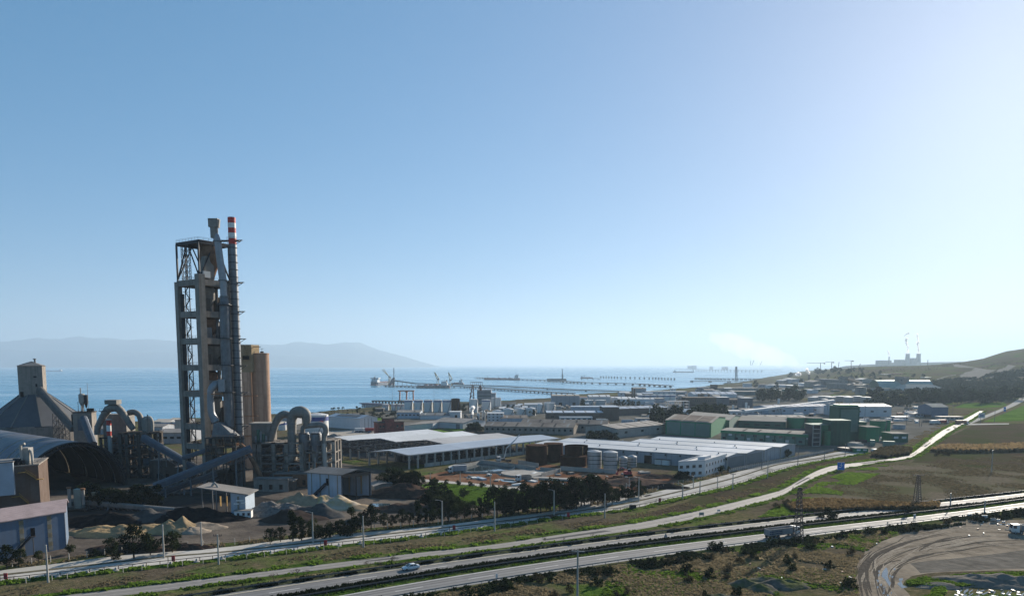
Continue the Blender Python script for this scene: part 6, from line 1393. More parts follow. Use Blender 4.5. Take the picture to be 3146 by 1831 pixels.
for i,(x0,x1,yt,yb,d_,m,lab) in enumerate(((2575,2637,1250,1352,16,green_dark,"tall dark green process tower rising over the green factory"),(2551,2611,1293,1368,14,green_dark,"square dark green block below the process tower"),(2520,2551,1306,1366,14,green_wall,"bright green block left of the square dark block"),(2494,2519,1306,1371,12,steel_dk,"dark open steel stair frame at the green factory"),(2635,2660,1297,1345,14,green_dark,"narrow green annex right of the process tower"),(2661,2700,1313,1357,12,green_wall,"low bright green annex with pale roof"),(2740,2789,1333,1359,14,green_dark,"small green hut with white roof by the bank"),(2628,2667,1378,1390,8,green_wall,"green gatehouse with white front at the road end"))):
    t,P,W_,h=blk("process_building" if i<6 else "gatehouse",lab,"building",x0,x1,yt,yb,d_,m,roof_ltan if i>4 else green_gray,0,2 if i>5 else 0,1,winmat=tank_w)
    if i==3:
        for k in range(5): pbox(t,P,0,W_,-.6,0,h*k/5,h*k/5+.5,"landing",conc_lt)
        for s in (0,W_-.5): pbox(t,P,s,s+.5,-.7,-.1,0,h,"post",conc_lt)
    if i==0: pbox(t,P,1,W_-1,-.15,0,h*.25,h*.92,"wall_panel",green_gray); pbox(t,P,.5,W_-.5,1,12,h+.4,h+1.2,"parapet",green_wall)
    if i==2: p=P(W_*.5,-2.2,0); MB().cyl(p[0],p[1],0,h*.72,2.3,n=18).build("silo",green_wall,t,smoothed=True)
    if i==1:
        for k in range(6): pbox(t,P,W_*k/6,W_*k/6+.25,-.2,0,0,h,"rib",green_dark)
for i,(x,y,w,top,lab) in enumerate(((2444,1316,53,1282,"broad green tank left of its twin at green factory"),(2500,1317,52,1283,"broad green tank right of its twin"),(2695,1338,46,1292,"tall green tank right of the process tower"),(2718,1334,30,1290,"green tank tucked behind the tall green one"),(2762,1318,36,1304,"low grey tank right of the green tanks"))):
    tank(lab,x,y,w,top,green_wall if i<4 else panel_grey,"green_tank" if i<4 else "storage_tank",roof=roof_ltan,ladder=i<3)
for i,(x,y) in enumerate(((2660,1352),(2645,1360),(2625,1372),(2680,1368),(2720,1350),(2600,1385),(2640,1376),(2730,1372),(2705,1385))):
    p=G(x,y); rr=2+i%3; o=MB().box(p[0],p[1],0,rr*2.2,rr*1.4,1.2+(i%4)*.8,.4*i).build("yard_box",(tank_w,steel_dk,conc_lt,green_gray)[i%4]); tag(o,"small box or machine lying in the green factory yard","yard goods","goods in the green factory yard")
# ---------- farther blocks, listed left to right
FAR=[
 ("warehouse","white hall with pale roof behind the green tower","hall",2580,2738,1249,1280,34,panel_white,roof_white,2.0,4,1,0),
 ("warehouse","white sign wall building left of the green tower","building",2540,2580,1246,1274,8,panel_white,roof_white,0,0,1,0),
 ("metal_shed","blue grey shed with pale roof beside the junction road","shed",2863,2912,1251,1282,26,M("slate_blue",(.1,.14,.2),.7,var=.1),roof_ltan,3.0,0,1,0),
 ("dark_hall","left dark windowless hall with pale roof edge","hall",2206,2240,1221,1246,18,M("slate_wall",(.11,.115,.13),.8),roof_white,0,0,1,0),
 ("dark_hall","right dark windowless hall with pale roof edge","hall",2279,2312,1223,1254,18,M("slate_wall",(.11,.115,.13),.8),roof_white,0,0,1,0),
 ("low_hall","tan low hall between the two dark halls","hall",2240,2279,1228,1244,14,brown_wall,roof_tan,1.0,4,1,0),
 ("factory_ruin","long bare concrete frame building with many columns","building",2105,2200,1222,1262,20,brown_wall,roof_tan,0,14,2,0),
 ("factory_hall","wide hall with pale blue roof in the middle distance","hall",2130,2264,1211,1222,40,panel_white,roof_zinc,3.0,0,1,0),
 ("white_hut","small white gabled building among dark trees","building",2090,2132,1264,1280,12,panel_white,roof_white,2.2,0,1,0),
 ("white_hut","pale flat building behind the tree row","building",2230,2280,1263,1282,12,panel_white,roof_white,0,3,1,0),
 ("white_hut","grey low building right of the pale flat one","building",2280,2330,1258,1276,14,panel_grey,roof_grey,0,3,1,0),
 ("warehouse","low sheds with pale roofs behind the green halls","shed",2310,2480,1284,1298,26,panel_grey,roof_grey,1.6,0,1,0),
 ("warehouse","blue roofed long shed under the conveyor bridge","shed",2360,2550,1252,1276,24,sheet_bl,M("blue_roof",(.12,.17,.26),.7),1.5,6,1,-6),
 ("tower_block","grey square transfer tower at the far cement works","tower",2747,2775,1158,1196,20,conc,conc,0,2,2,0),
 ("tower_block","far grey mill tower with conveyor leading from it","tower",2575,2606,1157,1190,24,conc,conc_dk,0,2,3,0),
 ("tower_block","pale block of the far cement works","building",2500,2575,1164,1186,24,conc,conc_lt,0,0,1,0),
 ("tower_block","low wide pale works building in the haze","building",2540,2600,1178,1194,24,conc,conc_lt,0,0,1,0),
 ("low_hall","grey shed below the far mill tower","hall",2600,2650,1182,1198,24,conc,roof_grey,1.0,0,1,0),
 ("low_hall","grey block at the foot of the far conveyor","hall",2640,2660,1190,1214,16,conc,roof_grey,0,0,1,0),
 ("low_hall","long pale wall before the far vaulted hall","hall",2655,2760,1193,1200,10,conc_lt,roof_grey,0,0,1,0),
 ("far_block","dark block at the near end of the harbour","building",2148,2182,1191,1208,20,M("slate_wall",(.11,.115,.13)),roof_zinc,0,0,1,0),
 ("far_block","tall lattice like block at the harbour edge","building",2188,2204,1182,1206,16,conc_dk,conc,0,2,3,0),
 ("far_block","long grey wall with teal base near the harbour","building",2200,2330,1192,1206,24,conc,roof_grey,0,0,1,0),
 ("far_block","teal shed along the grey harbour wall","building",2250,2340,1203,1216,24,M("teal_clad",(.05,.13,.14),.7),roof_grey,0,0,1,0),
 ("far_block","white cube between dark trees by the harbour","building",2288,2310,1178,1192,16,panel_white,roof_white,0,0,1,0),
 ("far_block","far arched grey hall near the smoke","hall",2385,2410,1168,1180,30,panel_grey,roof_white,2.0,0,1,0),
 ("far_block","second far arched grey hall near the smoke","hall",2405,2432,1163,1178,30,panel_grey,roof_white,2.0,0,1,0),
 ("far_block","long pale works roofs under the smoke","hall",2360,2440,1181,1190,24,panel_white,roof_white,0,0,1,0),
 ("far_block","grey works with gable in the haze","hall",2470,2500,1172,1190,24,conc,roof_grey,3,0,1,0),
 ("far_block","brown block behind the banded tanks","building",1925,1945,1210,1230,16,brown_wall,roof_grey,0,2,2,0),
 ("far_block","grey round topped works with chimneys","building",1945,1985,1194,1212,20,panel_grey,roof_grey,2,0,1,0),
 ("far_block","low white roofs before the twin chimneys","hall",1880,1960,1222,1236,20,panel_white,roof_white,1,0,1,0),
 ("far_block","white long hall below the banded tanks","hall",1900,2010,1226,1242,20,panel_white,roof_white,1,0,1,0),
 ("far_block","pale row of low works behind banded tanks","hall",1985,2110,1203,1213,18,panel_white,roof_white,0,8,1,0),
 ("far_block","small white house near the shore hill","building",1540,1585,1241,1252,12,panel_white,roof_tan,2,3,1,0),
 ("far_block","white arched shed right of the shore hill","building",1612,1665,1243,1258,14,panel_white,roof_white,1.5,2,1,0),
 ("far_block","low dark terminal roofs at the palm row","building",1152,1178,1256,1264,12,steel_dk,roof_grey,0,0,1,0),
 ("far_block","white bus depot office by the parked coaches","building",1955,2000,1286,1300,10,panel_white,roof_ltan,0,3,1,0),
 ("far_block","small yellow roofed hut near the coaches","building",1975,2010,1276,1284,10,conc_lt,roof_ltan,0,0,1,0),
 ("far_block","white rounded tent hall beside the coaches","building",1998,2030,1274,1292,14,panel_white,roof_white,2.5,0,1,0),
 ("far_block","pale roofed farm shed at the far right wood","shed",3075,3112,1203,1206.5,14,panel_white,roof_white,0,0,1,0),
 ("far_block","second pale roof at the far right wood","shed",3082,3100,1194,1197,10,panel_white,roof_white,0,0,1,0),
 ("far_block","pale low roofs below the hill","shed",2700,2722,1149,1152,20,conc_lt,roof_white,0,0,1,0),
 ("far_block","red brown low roofs below the hill","shed",2730,2768,1147,1150,20,M("red_house",(.25,.12,.1)),M("red_house",(.25,.12,.1)),0,0,1,0),
 ("far_block","small white shed on the hill foot","shed",2828,2846,1159,1162,14,panel_white,roof_white,0,0,1,0),
 ("far_block","low pale office right of the green tanks","office",2752,2790,1281,1291,10,panel_white,roof_white,0,4,1,0),
 ("far_block","white trailer body beside the blue grey shed","trailer",2810,2842,1250,1256,4,tank_w,tank_w,0,0,1,0),
 ("far_block","concrete office before the blue grey shed","office",2890,2960,1281,1290,10,conc_lt,roof_grey,0,5,1,0),
 ("far_block","low grey roofed office in the car yard","office",2806,2838,1272,1280,10,panel_grey,roof_grey,0,3,1,0),
]
for nm,lab,cat,x0,x1,yt,yb,dp_,wl,rf_,rise,wins,rows,sk in FAR: blk(nm,lab,cat,x0,x1,yt,yb,dp_,wl,rf_,rise,wins,rows,sk)
# low walls, cars, lorries and stores scattered between the halls
CARM=[M("car_white",(.6,.6,.6),.35,spec=.5),M("car_grey",(.2,.21,.22),.35,spec=.5),M("car_red",(.3,.03,.03),.35,spec=.5),M("car_blue",(.05,.09,.2),.35,spec=.5),M("car_black",(.02,.02,.022),.35,spec=.5)]
def small_car(label,p,rz,mat,group=None):
    t=thing("parked_car",label,"car",(p[0],p[1],gz(*p)),group); c,s=math.cos(rz),math.sin(rz); z=gz(*p)
    def T(x,y): return (p[0]+c*x-s*y,p[1]+s*x+c*y)
    def pr(prof,w,nm,m,part=None):
        b=MB(); n=len(prof); v=[]
        for yy in (-w,w):
            for x,zz in prof: q=T(x,yy); v.append((q[0],q[1],z+zz))
        b.add(v,[tuple(range(n)),tuple(range(2*n-1,n-1,-1))]+[(i,n+i,n+(i+1)%n,(i+1)%n) for i in range(n)]); return b.build(nm,m,t,part)
    pr([(-2.2,.3),(2.2,.3),(2.2,.75),(1.0,.9),(-1.9,.95),(-2.2,.8)],.88,"body",mat); pr([(-1.7,.93),(.9,.9),(.3,1.42),(-1.1,1.42)],.76,"cabin",glass_dk); pr([(-1.05,1.42),(.25,1.42),(.2,1.47),(-1.0,1.47)],.72,"roof",mat)
    for x in (-1.35,1.35):
        b=MB()
        for yy in (-.8,.8): q=T(x,yy); b.box(q[0],q[1],z,.6,.2,.6,rz)
        b.build("wheel",black_m,t)
rnd=random.Random(21)
spots=[(2780+rnd.uniform(0,70),1262+rnd.uniform(0,12)) for _ in range(34)]+[(2330+rnd.uniform(0,120),1276+rnd.uniform(0,8)) for _ in range(16)]+[(1170+rnd.uniform(-90,-20),1327+rnd.uniform(0,6)) for _ in range(5)]
cn=["white","grey","red","blue","black"]
for i,px in enumerate(spots):
    k=rnd.randrange(5); small_car((cn[k]+" car parked in the yard before the blue grey shed") if i<34 else (cn[k]+" car parked between the green halls and conveyor bridge") if i<50 else (cn[k]+" car parked near the red brick building"),G(*px),rnd.choice([.2,1.7]),CARM[k],"cars parked in the yards")
for i,(x,y,L,m,rz) in enumerate(((1850,1298,11,tank_w,.05),(1930,1301,12,sheet_bl,.03),(1990,1303,10,tank_w,.05),(2872,1303,10,tank_w,.3),(2896,1301,11,M("lorry_red",(.3,.03,.03),.5),.2),(2955,1303,12,M("lorry_rust",(.25,.1,.06),.6),.15),(2610,1279,10,tank_w,0),(2455,1280,11,tank_w,.1))):
    p=G(x,y); t=thing("parked_lorry",["white tanker lorry beside the tan sheds","blue white coach like lorry by the bus depot","white lorry right of the blue white one","white van lorry left of the junction","red lorry waiting left of the junction","rust red lorry on the junction","white lorry before the white hall","white lorry under the conveyor bridge"][i],"truck",v3(p,0)); truck_parts(t,p,rz,L,tank_w,m,'box',2.5)
rnd=random.Random(31)
for i in range(150):
    zi=rnd.randrange(9); zone=[(1960,2300,1285,1303),(2300,2560,1262,1290),(2330,2560,1292,1300),(2640,2860,1276,1300),(1880,2120,1240,1256),(2120,2330,1226,1284),(1560,1880,1248,1262),(2380,2560,1236,1250),(2750,2900,1258,1276)][zi]
    p=G(rnd.uniform(zone[0],zone[1]),rnd.uniform(zone[2],zone[3])); w=rnd.uniform(2,9)
    o=MB().box(p[0],p[1],gz(*p),w,rnd.uniform(1.5,4),rnd.uniform(.8,3.2),rnd.uniform(-.3,.3)).build("stored_goods",rnd.choice([tank_w,panel_white,panel_grey,conc_lt,steel_dk,sheet_bl,roof_tan,M("lorry_rust",(.25,.1,.06))])); tag(o,"box of goods stored "+["behind the green hall","below the conveyor bridge","behind the green tanks","right of the green factory","beside the banded tanks","around the dark halls","among the shore tanks","before the round tanks","in the car yard"][zi],"goods","goods stored between the halls")
# round grey tank group and conveyor bridge
rnd=random.Random(2)
for i,(x,y,w,top) in enumerate([(2497+k*27,1240-(k%2)*5,30,1220-(k%2)*3) for k in range(7)]+[(2510+k*30,1230,28,1217) for k in range(5)]+[(2532,1244,20,1226)]):
    tank("pale round tank in the close cluster before the dark wood",x,y,w,top,M("tank_beige",(.34,.32,.3),.7,var=.1),roof=tank_w,ladder=False,group="cluster of pale round tanks",cone=.8)
for i in range(9): tank("green round tank with pale roof at the edge of wood",2376+i*17,1206+(i%2)*4,17,1195+(i%2)*4,green_dark,"green_tank",roof=tank_w,ladder=False,group="row of green tanks by the wood")
t=thing("conveyor_bridge","long pale conveyor bridge climbing right over the sheds","conveyor",v3(G(2290,1283),0)); A=(*PZ(2285,1268,6),6); Bq=(*PZ(2560,1234,9),9); 
gallery(t,A,Bq,3.2,2.8,panel_white,False,(.15,.35,.55,.75,.95))
b=MB(); d_=(Vector(Bq)-Vector(A)); 
for k in range(26):
    p=Vector(A)+d_*((k+10)/37); MB().box(p.x,p.y-1.75,p.z+1.1,1.2,.2,1.0).build("window",glass_dk,t)
t=thing("conveyor_bridge","far inclined conveyor from the far mill tower","conveyor",v3(G(2620,1200),0)); gallery(t,(*PZ(2668,1185,4),4),(*PZ(2600,1166,28),28),5,4,conc,False,(.3,.6))
# steel lattice of unfinished works, water towers, slim columns
for lab,x0,x1,yt,yb,lev in (("white open steel process frame left of the concrete ruin",2050,2116,1232,1268,4),("small white water tower frame with round top",1997,2018,1248,1274,2)):
    a,c=G(x0,yb),G(x1,yb); h=HT(a[1],x0,yt); t=thing("process_scaffold",lab,"frame",v3(a,0)); n=4 if lev>2 else 1
    for k in range(n+1):
        for dy in (0,9 if lev>2 else 4): p=lerp(a,c,k/n); MB().beam((p[0],p[1]+dy,0),(p[0],p[1]+dy,h),.5).build("post",tank_w,t)
    for k in range(lev): z=h*(k+1)/lev; MB().box((a[0]+c[0])/2,a[1]+(4.5 if lev>2 else 2),z-.4,math.dist(a,c)+.5,9 if lev>2 else 4,.4).build("deck",panel_grey,t)
    if lev==2: MB().lathe((a[0]+c[0])/2,a[1]+2,[(1,h),(2.6,h+1),(2.6,h+3),(.8,h+4)],14).build("water_tank",panel_grey,t,smoothed=True)
    else:
        for k in range(3): p=lerp(a,c,.2+.3*k); MB().cyl(p[0],p[1]+4,0,h*(.5+.15*k),1.8,n=12).build("process_vessel",(tank_w,band_b,steel_mid)[k],t)
for i,(x,yt,yb) in enumerate(((1942,1191,1236),(1949,1194,1236))):
    p=G(x,yb); o=MB().cyl(p[0],p[1],0,HT(p[1],x,yt),1.4,1.2,n=12).build("works_chimney",brown_wall,smoothed=True); tag(o,["taller brown chimney by the banded tanks","shorter brown chimney beside the taller one"][i],"chimney")
for i,(x,yt,yb,w) in enumerate(((2292,1236,1258,7),(2300,1246,1256,5),(2252,1244,1262,6),(2392,1224,1240,7))):
    p=G(x,yb); o=MB().cyl(p[0],p[1],0,HT(p[1],x,yt),w/2/FPX*p[1],n=12).build("slim_tank",tank_w,smoothed=True); tag(o,["slim tall white tank before the right dark hall","small white tank beside the slim tall one","slim white tank left of the dark halls","white capsule tank before the dark wood"][i],"tank")
# far vaulted green hall and tan pyramid store
c=G(2770,1196); t=thing("vaulted_hall","far teal vaulted hall with shining roof","hall",(c[0],c[1],gz(*c))); b=MB(); zc=gz(*c); xa,xb=G(2668,1194)[0],G(2818,1190)[0]; rr=16
for i in range(14):
    a0,a1=math.pi*i/14,math.pi*(i+1)/14; b.add([(xa,c[1]+20-20*math.cos(a0),zc+rr*math.sin(a0)),(xb,c[1]+20-20*math.cos(a0),zc+rr*math.sin(a0)),(xb,c[1]+20-20*math.cos(a1),zc+rr*math.sin(a1)),(xa,c[1]+20-20*math.cos(a1),zc+rr*math.sin(a1))],[(0,1,2,3)])
b.build("vault",M("teal_roof",(.2,.3,.28),.4,.3),t,smoothed=True); b=MB(); b.add([(xa,c[1]+20-20*math.cos(math.pi*i/14),zc+rr*math.sin(math.pi*i/14)) for i in range(15)],[tuple(range(15))]); b.build("end_wall",green_dark,t)
c=G(2800,1203); zc=gz(*c); t=thing("pyramid_store","far tan hipped store with wide flat ridge","store",(c[0],c[1],zc)); x0,x1=G(2772,1203)[0],G(2905,1198)[0]; b=MB(); y0=c[1]; xm0,xm1=x0+(x1-x0)*.18,x0+(x1-x0)*.75; zt_=zc+11
b.add([(x0,y0,zc),(x1,y0,zc),(x1,y0+70,zc),(x0,y0+70,zc),(xm0,y0+30,zt_),(xm1,y0+30,zt_),(xm1,y0+42,zt_),(xm0,y0+42,zt_)],[(0,1,5,4),(1,2,6,5),(2,3,7,6),(3,0,4,7),(4,5,6,7)]); b.build("roof",roof_ltan,t)
MB().box((x0+x1)/2,y0+35,zc-1,(x1-x0)*.97,66,1.4).build("wall",conc,t)
# ---------- cranes on the skyline
def tower_crane(label,x,yt,yb,Y,jib,rz=0):
    p=D(x,yb,Y); top=D(x,yt,Y); t=thing("tower_crane",label,"crane",(p[0],Y,max(gz(p[0],Y),SEA))); z0=max(gz(p[0],Y),SEA)
    MB().beam((p[0],Y,z0),top,Y*.0006).build("mast",steel_dk,t); w=Y*.00045
    MB().beam((top[0]-jib*.3,Y,top[2]),(top[0]+jib,Y,top[2]),w).build("jib",steel_dk,t); MB().beam((top[0],Y,top[2]),(top[0],Y,top[2]+jib*.12),w).build("apex",steel_dk,t); MB().box(top[0]-jib*.28,Y,top[2]-w*3,w*4,w*3,w*3).build("counterweight",conc_dk,t)
for lab,x,yt,yb,Y,j in (("tower crane with long left jib on the far shore",2521,1115,1138,2400,-45),("short tower crane right of the long jib one",2555,1112,1136,2600,-22),("tall tower crane before the power station",2615,1108,1140,2300,-20)): tower_crane(lab,x,yt,yb,Y,j)
for i,(x,y0,y1,dx) in enumerate(((2574,1138,1112,4),(2632,1138,1117,12),(2848,1146,1105,3),(2310,1122,1107,6),(2335,1122,1109,6),(2306,1122,1108,0))):
    Y=2500 if i<3 else 6000; p=D(x,y0,Y); q=D(x+dx,y1,Y); t=thing("lattice_mast",["leaning crane jib near the short tower crane","low leaning crane jib before the power station","slim mast on the slope below the hill","slanting crane at the far jetty end","second slanting crane at the far jetty end","upright mast at the far jetty end"][i],"mast",p); MB().beam(p,q,Y*.0005).build("mast",steel_dk,t)
# ---------- power station
YP=6000.0; zb=52-2
def zz(y): return D(2785,y,YP)[2]
for i,(x,) in enumerate(((2787.5,),(2821,))):
    X=D(x,1112,YP)[0]; t=thing("cooling_tower",["left cooling tower of the distant power station","right cooling tower of the distant power station"][i],"cooling tower",(X,YP,zz(1114))); k=YP/FPX
    MB().lathe(X,YP,[(7.6*k,zz(1116)),(7.0*k,zz(1108)),(6.0*k,zz(1098)),(5.8*k,zz(1092)),(6.2*k,zz(1087))],20).build("shell",conc_lt,t,smoothed=True)
    MB().lathe(X,YP,[(5.9*k,zz(1087.3)),(5.9*k,zz(1086.8))],16).build("mouth",black_m,t)
X=D(2731,1112,YP)[0]; t=thing("power_chimney","single chimney of the distant power station","chimney",(X,YP,zz(1117))); MB().cyl(X,YP,zz(1119),zz(1096),2.0*YP/FPX,1.5*YP/FPX,12).build("shaft",conc_dk,t,smoothed=True)
for i,(x0,x1,y0,y1) in enumerate(((2700,2730,1119,1107),(2757,2770,1117,1105),(2775,2782,1117,1107),(2795,2808,1113,1100),(2735,2757,1119,1114))):
    a,c=D(x0,y0,YP+200),D(x1,y1,YP+200); o=MB().hexa([(a[0],YP+150,a[2]-20),(c[0],YP+150,a[2]-20),(c[0],YP+260,a[2]-20),(a[0],YP+260,a[2]-20),(a[0],YP+150,c[2]),(c[0],YP+150,c[2]),(c[0],YP+260,c[2]),(a[0],YP+260,c[2])]).build("boiler_house",conc); tag(o,["long boiler house left of the power station chimney","boiler block between chimney and left cooling tower","narrow block touching the left cooling tower","block between the two cooling towers","low hall right of the power station chimney"][i],"building")
ql=[D(x,y,YP+300) for x,y in ((2600,1124),(2680,1119),(2760,1116),(2850,1113),(2950,1111),(3050,1112))]
b=MB(); n=len(ql); b.v=[(x,y-900,z-75) for x,y,z in ql]+list(ql)+[(x,y+600,z-60) for x,y,z in ql]; b.f=[(j*n+i,j*n+i+1,(j+1)*n+i+1,(j+1)*n+i) for j in range(2) for i in range(n-1)]; struct(b.build("headland",mtn))
steam=bpy.data.materials.new("steam_white"); steam.use_nodes=True; sb=steam.node_tree; sb.nodes.remove(sb.nodes["Principled BSDF"])
s1_=sb.nodes.new("ShaderNodeBsdfDiffuse"); s1_.inputs[0].default_value=(.9,.9,.9,1); s2_=sb.nodes.new("ShaderNodeBsdfTranslucent"); s2_.inputs[0].default_value=(.99,.99,.99,1); s3_=sb.nodes.new("ShaderNodeBsdfTransparent")
mx1=sb.nodes.new("ShaderNodeMixShader"); mx1.inputs[0].default_value=.93; mx2=sb.nodes.new("ShaderNodeMixShader"); sb.links.new(s1_.outputs[0],mx1.inputs[1]); sb.links.new(s2_.outputs[0],mx1.inputs[2])
lw=sb.nodes.new("ShaderNodeLayerWeight"); lw.inputs[0].default_value=.6; sb.links.new(lw.outputs["Facing"],mx2.inputs[0]); sb.links.new(mx1.outputs[0],mx2.inputs[1]); sb.links.new(s3_.outputs[0],mx2.inputs[2]); sb.links.new(mx2.outputs[0],sb.nodes["Material Output"].inputs[0])
def plume(label,path,Y,rad,seed):
    """billowing steam: overlapping puffs along a rising path"""
    import bmesh
    bm=bmesh.new(); rnd=random.Random(seed)
    P=[Vector(D(x,y,Y)) for x,y in path]; n=len(P)*7
    for k in range(n):
        t=k/(n-1)*(len(P)-1); i=min(int(t),len(P)-2); p=P[i].lerp(P[i+1],t-i); r=rad[0]+(rad[1]-rad[0])*k/n
        for j in range(1):
            c=p+Vector((rnd.uniform(-1,1),rnd.uniform(-1,1),rnd.uniform(-1,1)))*r*.55
            g=bmesh.ops.create_icosphere(bm,subdivisions=2,radius=r*rnd.uniform(.45,1.0))
            for v in g['verts']: v.co=c+v.co*(1+.25*mnoise.noise(v.co/r*1.7+Vector((seed,k,j))))
    me=bpy.data.meshes.new("steam_plume"); bm.to_mesh(me); bm.free(); me.materials.append(steam); me.polygons.foreach_set("use_smooth",[True]*len(me.polygons))
    o=bpy.data.objects.new("steam_plume",me); COL.objects.link(o); return tag(o,label,"steam",kind="stuff")
k=YP/FPX
plume("white steam rising from the left cooling tower",[(2787,1086),(2790,1070),(2786,1056),(2783,1045),(2787,1040)],YP,(3.2*k,4.4*k),1); plume("upper wisp of steam above the left cooling tower",[(2779,1033),(2783,1027),(2790,1023),(2795,1025)],YP,(2.0*k,2.4*k),2)
plume("white steam rising from the right cooling tower",[(2821,1086),(2822,1072),(2819,1058),(2821,1050)],YP,(3.0*k,3.6*k),3); plume("upper wisp of steam above the right cooling tower",[(2822,1045),(2818,1036),(2819,1028)],YP,(2.4*k,2.8*k),4)
plume("small steam puff over the power station chimney",[(2731,1094),(2732,1085),(2728,1077)],YP,(1.8*k,2.6*k),5)
Yq=G(1450,1290)[1]; plume("small white steam puff over the process plant",[(1453,1272),(1450,1264),(1446,1257),(1451,1252),(1456,1255)],Yq,(.9,2.2),6)
Yq=2000; plume("bright white smoke at the foot of the far stack",[(2452,1152),(2458,1150),(2448,1148)],Yq,(3,5),7); plume("thin smoke column leaving the far stack",[(2487,1150),(2484,1142),(2478,1134)],Yq,(2,5),8)
p=D(2486,1150,Yq); o=MB().cyl(p[0],p[1],gz(p[0],p[1])-5,p[2],3,2.4,10).build("works_chimney",brown_wall); tag(o,"dark stub of the smoking far stack","chimney")
for x0,x1,yt,yb,lab,rf_ in ((470,520,1296,1312,"low shed with tan roof behind the mill frame",roof_ltan),(515,566,1292,1306,"wide tan roof between mill frame and kiln tower",roof_ltan),(845,905,1284,1306,"low shed right of the concrete silos",roof_grey),(455,500,1312,1330,"grey roofed store behind peaked duct",roof_grey),(285,330,1318,1334,"small store left of the peaked duct",roof_grey)): blk("store_shed",lab,"shed",x0,x1,yt,yb,22,panel_grey,rf_,1.6)
rnd=random.Random(71)
for i in range(56):
    x=rnd.uniform(1900,2720); lo=float(np.interp(x,[1900,2150,2400,2720],[1216,1200,1180,1168])); hi=float(np.interp(x,[1900,2150,2400,2720],[1250,1240,1216,1200])); yb=rnd.uniform(lo,hi); w=rnd.uniform(8,34); k=rnd.randrange(6)
    blk("works_block",("white","grey","brown","pale","tan","slate")[k]+" small works building in the crowded far estate","building",x,x+w,yb-rnd.uniform(5,15),yb,rnd.uniform(10,24),(panel_white,panel_grey,brown_wall,conc_lt,conc,M("slate_wall",(.11,.115,.13)))[k],(roof_white,roof_grey,roof_tan,roof_white,roof_ltan,roof_zinc)[k],rnd.choice([0,0,1.5]),rnd.choice([0,3,4]),1,0,"small works buildings of the far estate")
for i in range(22):
    x=rnd.uniform(1440,1900); yb=float(np.interp(x,[1440,1700,1900],[1262,1250,1240]))+rnd.uniform(-6,10); w=rnd.uniform(6,22)
    blk("works_block","small pale works building between the shore tanks","building",x,x+w,yb-rnd.uniform(4,10),yb,rnd.uniform(6,14),rnd.choice([panel_white,panel_grey,conc_lt]),rnd.choice([roof_white,roof_grey,roof_tan]),rnd.choice([0,1.2]),rnd.choice([0,2,3]),1,0,"small works buildings between the shore tanks")
smoke=bpy.data.materials.new("thin_smoke"); smoke.use_nodes=True; sn=smoke.node_tree; sn.nodes.remove(sn.nodes["Principled BSDF"]); vs_=sn.nodes.new("ShaderNodeVolumePrincipled"); vs_.inputs["Color"].default_value=(.9,.9,.9,1); vs_.inputs["Density"].default_value=.004; vs_.inputs["Anisotropy"].default_value=.3
sn.links.new(vs_.outputs[0],sn.nodes["Material Output"].inputs["Volume"])
for lab,path,rad,sd_ in (("thin smoke drifting up and left from the far stack",[(2480,1138),(2462,1126),(2436,1114),(2400,1100),(2350,1086),(2290,1066),(2230,1050),(2180,1030)],(3,9,15,21,27,30,28,8),1),):
    b=MB(); b.tube([D(x,y,2000) for x,y in path],list(rad),18,8)
    b.v=[tuple(Vector(v)+Vector((mnoise.noise(Vector(v)*.03+Vector((sd_,0,0))),mnoise.noise(Vector(v)*.03+Vector((0,sd_,0))),mnoise.noise(Vector(v)*.03+Vector((0,0,sd_)))))*14) for v in b.v]
    tag(b.build("smoke_plume",smoke,smoothed=True),lab,"smoke",kind="stuff")
# ================================================================== vegetation
def leafmat(name, c1, c2, trans=.35):
    m=bpy.data.materials.new(name); m.use_nodes=True; t=m.node_tree; t.nodes.remove(t.nodes["Principled BSDF"])
    geo=nn(t,"ShaderNodeNewGeometry"); oi=nn(t,"ShaderNodeObjectInfo"); no=nn(t,"ShaderNodeTexNoise"); no.inputs["Scale"].default_value=.45; no.inputs["Detail"].default_value=5
    t.links.new(geo.outputs["Position"],no.inputs["Vector"])
    ad=nn(t,"ShaderNodeMath",operation='MULTIPLY_ADD'); ad.inputs[1].default_value=.35; t.links.new(oi.outputs["Random"],ad.inputs[0]); 
    sb_=nn(t,"ShaderNodeMath",operation='SUBTRACT'); sb_.inputs[1].default_value=.17; t.links.new(no.outputs["Fac"],sb_.inputs[0]); t.links.new(sb_.outputs[0],ad.inputs[2])
    r=nn(t,"ShaderNodeValToRGB"); r.color_ramp.elements[0].position=.25; r.color_ramp.elements[0].color=(*c1,1); r.color_ramp.elements[1].position=.8; r.color_ramp.elements[1].color=(*c2,1); t.links.new(ad.outputs[0],r.inputs[0])
    d=nn(t,"ShaderNodeBsdfDiffuse"); tl=nn(t,"ShaderNodeBsdfTranslucent"); x=nn(t,"ShaderNodeMixShader"); x.inputs[0].default_value=trans
    t.links.new(r.outputs[0],d.inputs[0]); t.links.new(r.outputs[0],tl.inputs[0]); t.links.new(d.outputs[0],x.inputs[1]); t.links.new(tl.outputs[0],x.inputs[2]); t.links.new(x.outputs[0],t.nodes["Material Output"].inputs[0]); return m
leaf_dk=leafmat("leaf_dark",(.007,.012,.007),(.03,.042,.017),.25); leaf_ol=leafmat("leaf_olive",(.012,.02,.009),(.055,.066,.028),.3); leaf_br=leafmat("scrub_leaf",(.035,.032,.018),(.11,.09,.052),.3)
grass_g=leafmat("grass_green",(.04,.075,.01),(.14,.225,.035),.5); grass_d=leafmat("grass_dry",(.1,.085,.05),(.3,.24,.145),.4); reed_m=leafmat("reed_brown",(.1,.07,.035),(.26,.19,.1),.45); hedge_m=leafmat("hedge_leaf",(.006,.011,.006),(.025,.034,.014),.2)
bark=M("bark",(.07,.055,.042),.95,var=.3,scale=1.5)
